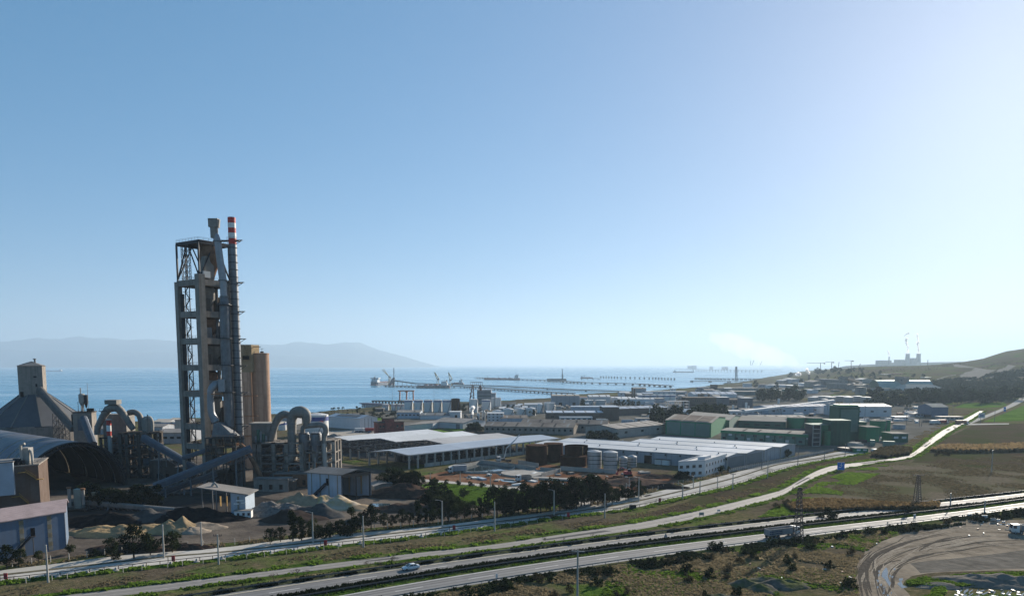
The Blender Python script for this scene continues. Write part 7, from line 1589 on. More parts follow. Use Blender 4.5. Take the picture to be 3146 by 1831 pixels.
def leaves(b, pts, rnd, s0, s1, n, rr):
    for c in pts:
        for k in range(n):
            d=Vector((rnd.gauss(0,1),rnd.gauss(0,1),rnd.gauss(0,1))); d.normalize(); p=Vector(c)+d*rr*rnd.uniform(.45,1.05); s=rnd.uniform(s0,s1)
            a=Vector((rnd.uniform(-1,1),rnd.uniform(-1,1),rnd.uniform(-1,1))).normalized(); e=a.cross(d+Vector((.01,.02,.03)))
            if e.length<1e-3: continue
            e.normalize(); f=a.cross(e); b.add([p-e*s-f*s*.5,p+e*s*.4-f*s*.6,p+e*s+f*s*.5,p-e*s*.3+f*s*.6],[(0,1,2,3)])
def make_tree(name, seed, H, Wd, mat, shape='round', n=26, per=46, leaf=(.16,.36), cl=None, trunk=True):
    rnd=random.Random(seed); root=thing(name,"",""); 
    pts=[]
    while len(pts)<n:
        t=rnd.random()
        if shape=='round': zz_=.28+.72*t; w=math.sin(math.pi*min(1,max(0,(zz_-.18)/.86)))**.7
        elif shape=='tall': zz_=.14+.86*t; w=(1-abs(zz_-.5)*1.15)*.9
        else: zz_=.1+.9*t; w=math.sqrt(max(0,1-(zz_-.1)**2))
        a=rnd.uniform(0,6.283); r=math.sqrt(rnd.random())*w*Wd/2*rnd.uniform(.75,1.12)
        pts.append((r*math.cos(a),r*math.sin(a),zz_*H*.95))
    b=MB(); cr_=cl or Wd*.17; leaves(b,pts,rnd,leaf[0],leaf[1],per,cr_); b.build("crown" if trunk else "foliage",mat,root)
    if trunk:
        b=MB(); b.tube([(0,0,-.2),(.1,.05,H*.3),(.15,-.1,H*.62)],[H*.028,H*.02,H*.008],7)
        for p in pts[::3]: b.tube([(.1,0,min(p[2]*.6,H*.5)),(p[0]*.6,p[1]*.6,p[2]*.85),p],[H*.009,H*.006,H*.002],5)
        b.build("trunk",bark,root)
    else:
        b=MB()
        for p in pts[::2]: b.tube([(p[0]*.1,p[1]*.1,0),p],[.05,.015],4)
        b.build("stem",bark,root)
    return root
PROTO={}
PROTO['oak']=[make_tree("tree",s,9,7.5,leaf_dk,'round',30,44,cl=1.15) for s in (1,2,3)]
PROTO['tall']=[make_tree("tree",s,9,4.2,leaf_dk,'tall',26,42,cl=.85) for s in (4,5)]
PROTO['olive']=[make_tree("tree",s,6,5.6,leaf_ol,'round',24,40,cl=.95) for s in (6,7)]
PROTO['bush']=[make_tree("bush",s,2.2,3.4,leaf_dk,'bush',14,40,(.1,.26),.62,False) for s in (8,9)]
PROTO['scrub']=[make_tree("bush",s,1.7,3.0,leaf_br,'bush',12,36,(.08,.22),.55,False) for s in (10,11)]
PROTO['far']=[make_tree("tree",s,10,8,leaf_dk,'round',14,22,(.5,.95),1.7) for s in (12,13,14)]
for L_ in PROTO.values():
    for r_ in L_: r_.location=(0,-260,0)
USED=set()
VR=random.Random(99)
def plant(kind, x, y, hpx, label, group, cat="tree", wsc=1.0, world=None):
    p=world or G(x,y); base=PROTO[kind][VR.randrange(len(PROTO[kind]))]
    H={'oak':9,'tall':9,'olive':6,'bush':2.2,'scrub':1.7,'far':10}[kind]; h=hpx/FPX*p[1] if hpx else H
    s=h/H*VR.uniform(.92,1.08); z=gz(*p); sc=(s*wsc,s*wsc,s)
    if base.name not in USED:
        USED.add(base.name); r=base; r.location=(p[0],p[1],z); r.rotation_euler=(0,0,VR.uniform(0,6.28)); r.scale=sc
        if '_o' in r: del r['_o']
        tag(r,label,cat,group)
    else: r=dup(base,(p[0],p[1],z),VR.uniform(0,6.28),sc,label,group); r['category']=cat; r['label']=label; r['group']=group
    return r
# works yard, by the road at left
for k,x,y,h,l in (('oak',412,1715,108,"tallest dark tree before the sand heaps"),('oak',345,1708,62,"round dark tree left of the tallest roadside one"),('olive',462,1704,66,"dark tree just right of the tallest roadside one"),('olive',530,1696,62,"dark tree at the end of the low earth bank"),('oak',22,1746,72,"dark tree in the lower left corner"),('oak',62,1738,50,"second dark tree in the lower left corner"),('olive',120,1722,34,"small tree before the blue shed"),('olive',215,1702,36,"small tree right of the blue shed corner"),('bush',290,1708,22,"low bush beside the round dark tree"),('bush',360,1716,20,"low bush under the tallest roadside tree"),('oak',95,1558,30,"small tree on the brown concrete block roof edge")):
    plant(k,x,y,h,l,"trees and bushes by the blue shed","tree" if k!='bush' else "bush")
for i in range(11): plant(VR.choice(['oak','tall']),252+i*23+VR.uniform(-5,5),1562+VR.uniform(-4,3),VR.uniform(52,78),"dark evergreen in the row behind the low conveyor","evergreens behind the low conveyor",wsc=1.25)
# roadside row
for i,(k,x,y,h) in enumerate((('oak',830,1672,50),('oak',862,1664,46),('tall',900,1662,98),('tall',926,1660,78),('olive',962,1656,60),('bush',990,1650,34),('olive',1015,1650,48),('olive',1045,1646,52),('bush',1068,1642,36),('tall',1082,1638,88),('oak',1108,1633,62),('oak',1140,1628,78),('oak',1180,1622,56),('oak',1205,1620,50),('oak',1235,1616,62),('oak',1258,1612,50),('tall',1284,1610,86),('tall',1306,1606,60),('olive',1330,1606,56),('olive',1355,1602,50),('tall',1378,1598,62),('olive',1402,1596,58),('olive',1428,1592,62),('oak',1452,1590,60),('tall',1474,1590,84),('olive',1498,1586,58))):
    plant(k,x,y,h*(.82 if x>1150 else 1),"dark tree in the planting along the concrete road" if k!='bush' else "bush in the planting along the concrete road","planting along the concrete road","tree" if k!='bush' else "bush",wsc=.95)
for i in range(34):
    x=1528+i*13.5+VR.uniform(-4,4); plant(VR.choice(['oak','tall','oak']),x,np.interp(x,[1528,1700,1860,1990],[1590,1572,1552,1530])+VR.uniform(-8,2),VR.uniform(64,100) if x<1880 else VR.uniform(34,58),"tall dark tree in the dense belt along the concrete road","dense tree belt along the concrete road",wsc=1.1)
plant('tall',1816,1546,96,"slender tree standing above the dense belt","dense tree belt along the concrete road")
for i in range(12): plant(VR.choice(['oak','tall']),1178+i*9.5+VR.uniform(-4,4),1500+VR.uniform(-6,6),VR.uniform(46,66),"dark tree in the clump behind the brown earth heap","clump behind the earth heap",wsc=1.2)
for i in range(22): plant(VR.choice(['olive','bush']),1318+VR.uniform(0,110),1515+VR.uniform(0,70),VR.uniform(22,44),"shrub or small tree at the edge of the lawn","shrubs at the lawn edge","shrub",wsc=1.3)
for i in range(13): plant('olive',1300+i*36,1482+i*3.6+VR.uniform(-1,1),VR.uniform(14,20),"small young tree along the inner service road","young trees along the service road")
for x,y,h in ((1540,1556,20),(1600,1552,24),(1320,1540,28)): plant('bush',x,y,h,"bush under the tree belt","bushes under the tree belt","bush",wsc=1.4)
# farther trees
for i in range(26): plant('far',2004+i*8.6+VR.uniform(-3,3),1304-i*.6+VR.uniform(-4,3),VR.uniform(26,52),"dark tree in the row behind the green hall","tree row behind the green hall",wsc=1.0)
for i in range(30): plant('far',2330+VR.uniform(0,150),1222+VR.uniform(-4,14),VR.uniform(20,38),"dark tree in the wood beside the round tanks","trees beside the round tanks",wsc=1.1)
for i in range(58):
    x=VR.uniform(2650,3140); plant('far',x,np.interp(x,[2650,2800,3140],[1246,1246,1236])+VR.uniform(-16,4),VR.uniform(22,42),"dark tree in the wood beyond the junction","wood beyond the junction",wsc=1.1)
for i in range(40):
    x=VR.uniform(2420,3140); plant('far',x,np.interp(x,[2420,2700,3140],[1160,1163,1190])+VR.uniform(-12,18),VR.uniform(9,17),"small far tree on the lower hillside","far trees on the lower hillside",wsc=1.2)
for i in range(26): plant('far',2500+VR.uniform(0,180),1142+VR.uniform(-3,8),VR.uniform(8,14),"small far tree near the shore cranes","far trees near the shore cranes",wsc=1.3)
for x,y,h in ((1412,1264,20),(1425,1268,26),(1560,1262,18),(1575,1264,16),(1365,1228,14),(1600,1275,20),(1640,1278,18),(2320,1196,24),(2385,1196,22),(1790,1252,26),(1890,1250,20),(1900,1250,22),(1915,1250,20),(1930,1250,22),(1945,1250,20),(1960,1250,18),(2190,1255,18)): plant('far',x,y,h,"lone dark tree among the tanks and halls","lone trees among the tanks",wsc=.9)
for i in range(18): plant('bush',VR.uniform(1450,1480) if i<6 else VR.uniform(1800,1890) if i<12 else VR.uniform(2080,2110),1320+VR.uniform(-2,4) if i<6 else VR.uniform(1338,1350) if i<12 else 1470+VR.uniform(-2,2),VR.uniform(12,24),"dark bush beside the sheds and office","bushes beside the sheds","bush",wsc=1.4)
for x,y,h in ((1240,1440,0),): pass
for x,y,h in ((2215,1454,26),(2420,1405,26),(2240,1450,18)): plant('olive',x,y,h,"small tree at the warehouse gable by the road","trees at the warehouse gable")
# palms on the shore
def make_palm():
    rnd=random.Random(5); root=thing("palm_tree","",""); b=MB(); b.tube([(0,0,-.2),(.15,0,3),(.1,.05,7)],[.32,.24,.2],8); b.build("trunk",bark,root); b=MB()
    for k in range(22):
        a=2*math.pi*k/22+rnd.uniform(-.1,.1); up=rnd.uniform(.1,1.0); pr=None
        for j in range(5):
            t=j/4; p=Vector((math.cos(a)*2.2*t,math.sin(a)*2.2*t,7+1.6*up*t-2.6*t*t)); s=Vector((-math.sin(a),math.cos(a),0))*(.38*math.sin(math.pi*min(.95,t+.12)))
            if pr: b.add([pr[0]-pr[1],pr[0]+pr[1],p+s,p-s],[(0,1,2,3)])
            pr=(p,s)
    b.build("fronds",leaf_ol,root); return root
palm=make_palm(); first=True
for x,y,h in ((1020,1268,22),(1027,1268,24),(1040,1266,22),(1054,1266,23),(1068,1268,16),(1083,1268,14),(1105,1270,26),(1118,1274,18),(1135,1276,18),(1214,1286,16),(1222,1286,14),(1374,1282,12),(1290,1284,12),(1582,1280,22),(1628,1278,22),(2214,1222,14),(2226,1224,12),(2330,1292,20),(2340,1292,20)):
    p=G(x,y+4); s=h/FPX*p[1]/8.2
    l="palm tree in the row on the shore" if x<1150 else "palm tree standing among the tanks and sheds"; g="palms on the shore" if x<1150 else "palms among the tanks"
    if first: palm.location=(p[0],p[1],gz(*p)); palm.scale=(s,)*3; tag(palm,l,"palm",g); first=False; del palm['_o']
    else: r=dup(palm,(p[0],p[1],gz(*p)),x*.7,s,l,g); r['category']="palm"
for x,y,h in ((1149,1276,26),(1097,1270,22)): plant('tall',x,y,h,"dark cypress on the shore behind the white warehouse","cypresses on the shore")
for i in range(20): plant('bush',VR.uniform(980,1230),1276+VR.uniform(-6,10),VR.uniform(5,9),"low bush on the shore strip","bushes on the shore strip","bush",wsc=1.6)
# ---------- ground cover: tufts and clumps
def tufts(name, label, pts, s0, s1, mat, seed, flat=.7, blades=4, cat="grass"):
    rnd=random.Random(seed); b=MB(); V=b.v; Fq=b.f
    for x,y in pts:
        s=rnd.uniform(s0,s1); z=gz(x,y)
        for k in range(blades):
            a=rnd.uniform(0,6.283); w=s*rnd.uniform(.3,.6); cx,cy=x+rnd.uniform(-.4,.4)*s,y+rnd.uniform(-.4,.4)*s; lx,ly=math.cos(a)*w,math.sin(a)*w; tx,ty=rnd.uniform(-.5,.5)*s,rnd.uniform(-.5,.5)*s; h=s*flat*rnd.uniform(.6,1.2)
            o=len(V); V.extend([(cx-lx,cy-ly,z),(cx+lx,cy+ly,z),(cx+lx*.5+tx,cy+ly*.5+ty,z+h),(cx-lx*.6+tx,cy-ly*.6+ty,z+h*.8)]); Fq.append((o,o+1,o+2,o+3))
    o=b.build(name,mat); return tag(o,label,cat,kind="stuff")
def along(P,o0,o1,n,rnd,clump=0.0,dens=.1,s0=0,s1=1):
    L=lenparam(P); out=[]
    while len(out)<n:
        s=L[-1]*(s0+(s1-s0)*rnd.random()); d=rnd.uniform(o0,o1); i=min(max(int(np.searchsorted(L,s))-1,0),len(P)-2); a=P[i]; c=P[i+1]; l=math.dist(a,c); dx,dy=(c[0]-a[0])/l,(c[1]-a[1])/l; x=a[0]+dx*(s-L[i])-dy*d; y=a[1]+dy*(s-L[i])+dx*d
        if clump and mnoise.noise((x*dens,y*dens,4.0))<clump*rnd.random()-.1: continue
        out.append((x,y))
    return out
def inpoly(px,n,rnd,clump=0.0,dens=.08,world=False):
    q=[PZ(*p) for p in px] if not world else px; xs=[p[0] for p in q]; ys=[p[1] for p in q]; out=[]
    def ins(x,y):
        c=False; j=len(q)-1
        for i in range(len(q)):
            if (q[i][1]>y)!=(q[j][1]>y) and x<(q[j][0]-q[i][0])*(y-q[i][1])/(q[j][1]-q[i][1])+q[i][0]: c=not c
            j=i
        return c
    k=0
    while len(out)<n and k<n*30:
        k+=1; x,y=rnd.uniform(min(xs),max(xs)),rnd.uniform(min(ys),max(ys))
        if not ins(x,y): continue
        if clump and mnoise.noise((x*dens,y*dens,2.0))<clump*rnd.random()-.15: continue
        out.append((x,y))
    return out
gr=random.Random(17)
VIS=(.12,.93)
tufts("verge_grass","green grass and weeds below the concrete road rail",along(EL,-3.8,-.4,9000,gr,.5,.2),.3,.9,grass_g,1)
tufts("verge_grass","bright grass along the far side of the frontage road",along(FU,.2,3.6,9000,gr,.5,.18),.3,.9,grass_g,2)
tufts("verge_grass","grass between the frontage road and the highway",along(FL,-3.4,-.2,6500,gr,.5,.15),.3,.8,grass_g,3)
tufts("dry_grass","dull weeds over the strip between the two roads",along(FU,3.0,11,9000,gr,.4,.1),.25,.6,grass_d,4,.6)
tufts("dry_grass","dry weeds on the yard side of the concrete road",along(EU,.3,5,5000,gr,.5,.2),.3,.8,grass_d,5)
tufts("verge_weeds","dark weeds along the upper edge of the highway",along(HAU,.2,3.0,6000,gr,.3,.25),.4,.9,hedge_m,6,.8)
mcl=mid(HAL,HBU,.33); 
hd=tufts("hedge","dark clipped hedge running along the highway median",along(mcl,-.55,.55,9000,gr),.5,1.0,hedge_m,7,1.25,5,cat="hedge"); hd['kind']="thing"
tufts("median_grass","grass in the highway median below the hedge",along(mid(HAL,HBU,.78),-.9,.9,5000,gr,.4,.2),.25,.55,grass_g,8)
SL=[(1255,1845),(1500,1800),(1722,1764),(1976,1727),(2167,1702),(2330,1684),(2500,1664),(2620,1640),(2780,1626),(2700,1664),(2640,1706),(2618,1760),(2640,1850),(1255,1850)]
tufts("slope_grass","green grass patches on the slope below the highway",inpoly(SL,9000,gr,1.2,.05),.3,.8,grass_g,9,.55); tufts("slope_grass","dry brown grass on the slope below the highway",inpoly(SL,24000,gr,.3,.07),.3,.9,grass_d,10,.6)
FD=[(2330,1588),(2420,1540),(2520,1480),(2600,1448),(2700,1430),(2760,1430),(2600,1500),(2560,1555),(2460,1586)]
tufts("field_grass","green grass beside the frontage road at the field edge",inpoly(FD,9000,gr,.7,.06),.35,.9,grass_g,11,.5)
tufts("field_grass","mixed grass over the ploughed field",inpoly([(2480,1560),(2620,1450),(2800,1420),(3146,1400),(3200,1500),(2840,1540)],14000,gr,.7,.05),.3,.7,grass_d,12,.4)
tufts("reeds","brown reed bed beside the highway pylon",inpoly([(2420,1560),(2460,1545),(2520,1540),(2640,1545),(2800,1555),(2880,1550),(2880,1566),(2700,1566),(2560,1572),(2440,1574)],6000,gr),.6,1.2,reed_m,13,1.5,cat="reeds")
tufts("reeds","band of tall reeds across the far field",inpoly([(2860,1388),(2900,1374),(3000,1376),(3160,1370),(3300,1374),(3300,1386),(3146,1388),(2960,1392)],6000,gr),.9,1.8,reed_m,14,1.6,cat="reeds")
tufts("reeds","reedy scrub between the gatehouse and frontage road",inpoly([(2680,1404),(2700,1384),(2760,1376),(2800,1384),(2790,1398),(2720,1408)],3500,gr),.9,1.8,leaf_br,15,1.3,cat="reeds")
tufts("lawn_grass","short bright grass of the works lawn",inpoly([(1330,1480),(1500,1494),(1640,1510),(1790,1525),(1700,1556),(1540,1562),(1420,1544),(1330,1520)],7000,gr),.25,.5,grass_g,16,.35)
tufts("weeds","green weeds inside the turning loop",inpoly([(2790,1790),(2860,1770),(2960,1768),(3146,1760),(3146,1792),(3000,1800),(2900,1805),(2890,1840),(2800,1840)],8000,gr,.3,.12),.4,1.0,grass_g,17,.7)
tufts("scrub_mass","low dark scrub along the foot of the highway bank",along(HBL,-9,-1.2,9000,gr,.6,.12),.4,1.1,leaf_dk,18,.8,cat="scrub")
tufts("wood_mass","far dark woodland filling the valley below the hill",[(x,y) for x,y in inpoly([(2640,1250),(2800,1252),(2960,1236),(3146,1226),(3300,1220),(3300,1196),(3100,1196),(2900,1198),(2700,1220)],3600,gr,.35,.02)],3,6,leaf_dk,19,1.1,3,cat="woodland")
hillp=[]
for i in range(3000):
    p=G(gr.uniform(2560,3146),gr.uniform(1112,1180)); hillp.append(p)
tufts("hill_scrub","scattered scrub over the far hillside",[p for p in hillp if mnoise.noise((p[0]*.006,p[1]*.006,0))>-.05],1.6,3.4,leaf_br,20,.5,3,cat="scrub")
# individual bushes on the near slope and field edges
for i in range(46):
    s=VR.uniform(.16,.66); L=lenparam(HBL); p=at_len(HBL,L,L[-1]*s); o_=VR.uniform(2.5,8); plant(VR.choice(['bush','scrub','bush']),0,0,0,"dark bush on the bank below the highway","bushes on the highway bank","bush",VR.uniform(.7,1.3),world=(p[0]+o_*.3,p[1]-o_))
for x,y,h,l in ((2196,1688,26,"round dark bush at the highway guard rail"),(2484,1688,24,"round bush below the dump truck"),(2545,1592,30,"lone round bush above the highway"),(2810,1632,18,"bush beside the leaning billboard"),(2770,1630,14,"small bush left of the leaning billboard")): plant('bush',x,y,h,l,"lone bushes by the highway","bush",1.25)
for i in range(24): plant(VR.choice(['scrub','bush']),VR.uniform(1280,2600),0,0,"low brown scrub bush on the slope in front","scrub on the front slope","bush",VR.uniform(.6,1.1),world=inpoly(SL,1,VR)[0])
for i in range(16): plant('scrub',VR.uniform(2380,2480) if i<7 else VR.uniform(2860,2960),VR.uniform(1545,1565) if i<7 else VR.uniform(1386,1404),0,"brown scrub bush at the field edge","scrub at the field edge","bush",1.2)
# bare winter shrubs between frontage road and highway
def make_bare():
    rnd=random.Random(3); root=thing("bare_shrub","",""); b=MB()
    def br(p,d,l,r,k):
        q=p+d*l; b.tube([p,q],[r,r*.6],4)
        if k: 
            for j in range(3): br(q,(d+Vector((rnd.uniform(-.8,.8),rnd.uniform(-.8,.8),rnd.uniform(-.2,.5)))).normalized(),l*.72,r*.6,k-1)
    for j in range(3): br(Vector((rnd.uniform(-.2,.2),rnd.uniform(-.2,.2),-.1)),Vector((rnd.uniform(-.5,.5),rnd.uniform(-.5,.5),1)).normalized(),1.3,.07,4)
    b.build("branches",M("bare_twig",(.1,.065,.05),.9),root); return root
bare=make_bare(); bf=True
for x,y,h in ((912,1780,44),(845,1788,40),(1135,1752,40),(1205,1735,40),(1165,1745,30),(940,1772,30),(1668,1665,22),(1680,1668,20),(1730,1662,16),(1818,1652,18),(790,1795,30),(1250,1740,24),(1462,1700,20),(720,1802,26)):
    p=G(x,y); s=h/FPX*p[1]/4.4; l="bare winter shrub between frontage road and highway"; g="bare shrubs by the frontage road"
    if bf: bare.location=(*p,0); bare.scale=(s,)*3; tag(bare,l,"shrub",g); bf=False; del bare['_o']
    else: r=dup(bare,(*p,0),x*.3,s,l,g); r['category']="shrub"
# ================================================================== road furniture, poles, vehicles
galv=M("galvanised",(.3,.31,.32),.5,.5,var=.15); pole_c=M("pole_concrete",(.36,.34,.31),.85,var=.15)
def guardrail(label, P, s0, s1, step, mat, h=.75, rail=.32, group=None, name="guard_rail", double=False, pmat=None):
    L=lenparam(P); a0,a1=L[-1]*s0,L[-1]*s1; p0=at_len(P,L,a0); t=thing(name,label,"guard rail",(p0[0],p0[1],0),group); b=MB(); n=int((a1-a0)/step)
    Q=[at_len(P,L,a0+k*step) for k in range(n+1)]
    for p,q in zip(Q[:-1],Q[1:]): b.beam(v3(p,h),v3(q,h),.09,rail)
    b.build("rail",mat,t)
    me=None
    for p in Q:
        if me is None: o=MB().box(p[0],p[1],0,.14,.14,h).build("post",pmat or mat,t); me=o.data; base=p
        else: o=bpy.data.objects.new("post",me); COL.objects.link(o); o.parent=t; o.location=(p[0]-base[0],p[1]-base[1],0)
    return t
guardrail("steel guard rail on the near side of the highway",offs(HBL,-.5),.2,.8,4.0,galv); guardrail("steel guard rail on the far side of the highway",offs(HAU,.9),.2,.9,4.0,M("dark_rail",(.1,.1,.1),.6,.3)); guardrail("guard rail along the highway median hedge",mid(HAL,HBU,.6),.2,.9,4.0,M("dark_rail",(.1,.1,.1)))
guardrail("dark pipe rail along the lower edge of the concrete road",offs(EL,-.15),.16,.93,3.2,M("brown_rail",(.09,.06,.05),.7),.9,.16,name="pipe_rail")
t=thing("boundary_fence","post and wire fence on the yard side of the concrete road","fence",v3(EU[20],0)); P=offs(EU,2.4); L=lenparam(P); me=None
for k in range(90):
    p=at_len(P,L,L[-1]*.16+k*4.2)
    if me is None: o=MB().box(p[0],p[1],0,.16,.16,1.8).build("post",pole_c,t); me=o.data; base=p
    else: o=bpy.data.objects.new("post",me); COL.objects.link(o); o.parent=t; o.location=(p[0]-base[0],p[1]-base[1],0)
b=MB()
for k in range(89):
    p,q=at_len(P,L,L[-1]*.16+k*4.2),at_len(P,L,L[-1]*.16+(k+1)*4.2)
    for z in (.6,1.2,1.7): b.beam(v3(p,z),v3(q,z),.04)
b.build("wire",steel_dk,t)
t=thing("boundary_fence","pale post fence beside the grey warehouse gables","fence",v3(G(2240,1452),0)); a,c=G(2240,1452),G(2560,1388)
for k in range(64): p=lerp(a,c,k/63); MB().box(p[0],p[1],0,.25,.25,2.0).build("post",pole_c,t)
b=MB(); b.beam(v3(a,1.0),v3(c,1.0),.06,1.6); b.build("mesh_panel",M("fence_mesh",(.2,.2,.2),.7),t)
P=offs(EL,-1.6); L=lenparam(P)
for k in range(26):                        # squat concrete lamp footings
    p=at_len(P,L,L[-1]*.195+k*6.3); t=thing("lamp_footing","squat pale concrete footing beside the concrete road rail","footing",v3(p,0),"concrete footings along the road"); MB().lathe(p[0],p[1],[(.75,0),(.75,.25),(.35,.3),(.28,.75),(.12,.95)],10).build("block",conc_lt,t,smoothed=True)
P=offs(EL,-4.2); L=lenparam(P)
for k in range(34):
    p=at_len(P,L,L[-1]*.2+k*5.1+VR.uniform(-1,1)); o=MB().box(p[0],p[1],0,.12,.12,1.3).build("fence_post",pole_c); tag(o,"thin pale post in the grass below the concrete road","post","posts in the grass below the road")
for i,(x,y) in enumerate(((18,1783),(533,1728),(1000,1679),(1395,1631),(1746,1591),(2027,1545))):
    p=PZ(x,y); t=thing("marker_board",["red board beside the road at the left picture edge","red board beside the road before sand heaps","red board beside the road below the rubble heaps","red board beside the road at the tree planting","red board beside the road below the tree belt","red board beside the road near the works gate"][i],"sign",v3(p,0)); MB().box(p[0],p[1],.4,.9,.12,1.5).build("board",M("board_red",(.28,.02,.03),.7,var=.1),t); MB().box(p[0],p[1]+.12,0,.12,.1,1.8).build("post",steel_dk,t); MB().beam((p[0]-1.4,p[1],0),(p[0]-1.4,p[1],1.6),.15).build("hydrant_post",steel_dk,t)
p=PZ(1944,1564); t=thing("waste_bin","dark square waste container on the concrete road edge","bin",v3(p,0)); MB().box(p[0],p[1],.15,2.2,1.2,1.3,R(15)).build("body",steel_dk,t); MB().box(p[0],p[1],1.45,2.3,1.3,.1,R(15)).build("lid",black_m,t)
def pole(label,x,yb,yt,kind="wood",mat=pole_c,arms=(),r=.16,cat="pole",lean=0.0):
    p=G(x,yb); h=HT(p[1],x,yt)-gz(*p); z=gz(*p); t=thing({"wood":"utility_pole","lamp":"street_lamp","plain":"light_pole"}[kind],label,cat,(p[0],p[1],z)); X,Y=p
    MB().cyl(X,Y,z-.2,z+h,r*1.3,r*.8,10).build("shaft",mat,t,smoothed=True)
    if kind=="wood":
        b=MB(); b.beam((X-1.1,Y,z+h-.35),(X+1.1,Y,z+h-.35),.16); b.build("cross_arm",steel_dk,t)
        for dx in (-1,-.45,.45,1): MB().cyl(X+dx,Y,z+h-.27,z+h+.1,.07,n=6).build("insulator",steel_dk,t)
    if kind=="lamp":
        b=MB(); b.tube([(X,Y,z+h-.3),(X-.6,Y,z+h+.15),(X-1.6,Y,z+h+.3)],.07,6); b.build("arm",galv,t); MB().box(X-1.8,Y,z+h+.22,.7,.25,.14).build("lamp_head",conc_lt,t)
    if kind=="plain": MB().box(X,Y,z+h,.3,.3,.25).build("cap",galv,t)
    return t
PL=[("concrete pole before the blue shed",148,1788,1676,"plain"),("slim pole before the tallest roadside tree",504,1714,1614,"plain"),("pole at the far right of the sand heaps",620,1684,1606,"plain"),("utility pole with insulators left of the road bend",672,1733,1641,"wood"),
 ("street lamp with arm before the rubble heaps",962,1666,1573,"lamp"),("pole beside the concrete road below the pale shed",1117,1680,1587,"plain"),("street lamp by the planting before the earth heap",1359,1621,1538,"lamp"),("pole at the start of the tree belt",1520,1631,1543,"plain"),("street lamp in front of the tree belt",1702,1582,1506,"lamp"),("leaning pole at the end of the tree belt",1858,1591,1518,"plain"),
 ("pole with panel beside the works gate",1962,1541,1468,"plain"),("street lamp at the junction of the works road",2097,1534,1487,"lamp"),("utility pole between the road and office",2251,1502,1454,"wood"),("street lamp left of the white office",2130,1500,1462,"lamp"),("street lamp beside the utility pole",2204,1500,1466,"plain"),("thin pole at the road before office",2150,1518,1480,"plain"),("street lamp right of the office",2358,1470,1402,"plain"),("pole opposite the warehouse gables",2451,1430,1372,"wood"),("lamp at the road end",2532,1417,1385,"lamp"),("pole at the gatehouse bend",2596,1403,1366,"plain"),("pole at the warehouse corner",2340,1440,1410,"plain"),
 ("floodlight pole in the ploughed field",3046,1451,1384,"plain"),("grey pole on the highway edge before the field",2919,1562,1517,"plain"),("grey pole with box beside the billboards",3024,1580,1537,"plain"),("pale post below the field pylon",2820,1550,1505,"plain"),("dark pole in the green field by the hill road",3055,1296,1262,"plain"),("pole at the right hill road",3012,1300,1268,"plain"),
 ("dark thin pole by the lawn service road",1322,1484,1452,"wood"),("second dark pole by the lawn service road",1414,1490,1448,"wood"),("third dark pole by the lawn service road",1507,1498,1445,"wood"),("dark pole by the excavated ground",1933,1500,1466,"wood"),("dark pole beside the spoil mound",1924,1518,1484,"wood"),
 ("tall mast behind the tall white tanks",1206,1262,1198,"plain"),("tall mast behind the fourth white tank",1334,1262,1198,"plain"),("pole in front of car yard",2784,1306,1266,"plain"),("second pole in front of car yard",2824,1310,1282,"plain"),("third pole in front of car yard",2831,1310,1284,"plain"),("flag pole on the lawn before pale shed",1326,1330,1303,"plain"),("tall post beside the blue grey shed",2926,1284,1243,"plain"),("pole before the green tower",2574,1300,1240,"plain"),("pole by the white hall corner",2656,1300,1238,"plain")]
for lab,x,yb,yt,k in PL: pole(lab,x,yb,yt,k,pole_c if yb>1440 else steel_mid,r=.2 if yb>1500 else .16)
# near concrete pole at the bottom edge
Xp,Yp=D(1774,1831,158)[0],158.0; zt_=HT(158,1774,1688)
t=thing("utility_pole","tall concrete power pole rising from the bottom edge of picture","pole",(Xp,Yp,0)); MB().cyl(Xp,Yp,-.3,zt_,.28,.18,12).build("shaft",pole_c,t,smoothed=True); b=MB(); b.beam((Xp-1.5,Yp,zt_-.25),(Xp+1.5,Yp+.2,zt_-.45),.18); b.build("cross_arm",galv,t)
for dx in (-1.4,-.7,.1,1.3): MB().cyl(Xp+dx,Yp,zt_-.2,zt_+.15,.08,n=6).build("insulator",steel_dk,t)
MB().box(Xp-1.7,Yp,zt_-.55,.6,.3,.25).build("switch",steel_dk,t)
# lattice pylons
for lab,x,yb,yt,w in (("rusty lattice pylon standing by the dump truck",2451,1664,1497,2.2),("lattice pylon at the edge of the ploughed field",2817,1552,1458,2.0)):
    p=G(x,yb); h=HT(p[1],x,yt); t=thing("lattice_pylon",lab,"pylon",v3(p,0)); pm=M("pylon_steel",(.075,.06,.055),.7,.2,var=.2)
    b=MB(); lattice(b,(p[0],p[1],0),(p[0],p[1],h),w*1.1,.7,13,.13); b.build("mast",pm,t)
    for k,zz_ in enumerate((h-.2,h-2.2) if x<2600 else (h-.2,)):
        b=MB(); b.beam((p[0]-2.2+k*.8,p[1],zz_),(p[0]+2.2-k*.8,p[1],zz_),.2); b.build("cross_arm",pm,t)
        for dx in (-2,-1.2,1.2,2): MB().cyl(p[0]+dx*(1-.3*k),p[1],zz_+.1,zz_+.45,.09,n=6).build("insulator",steel_dk,t)
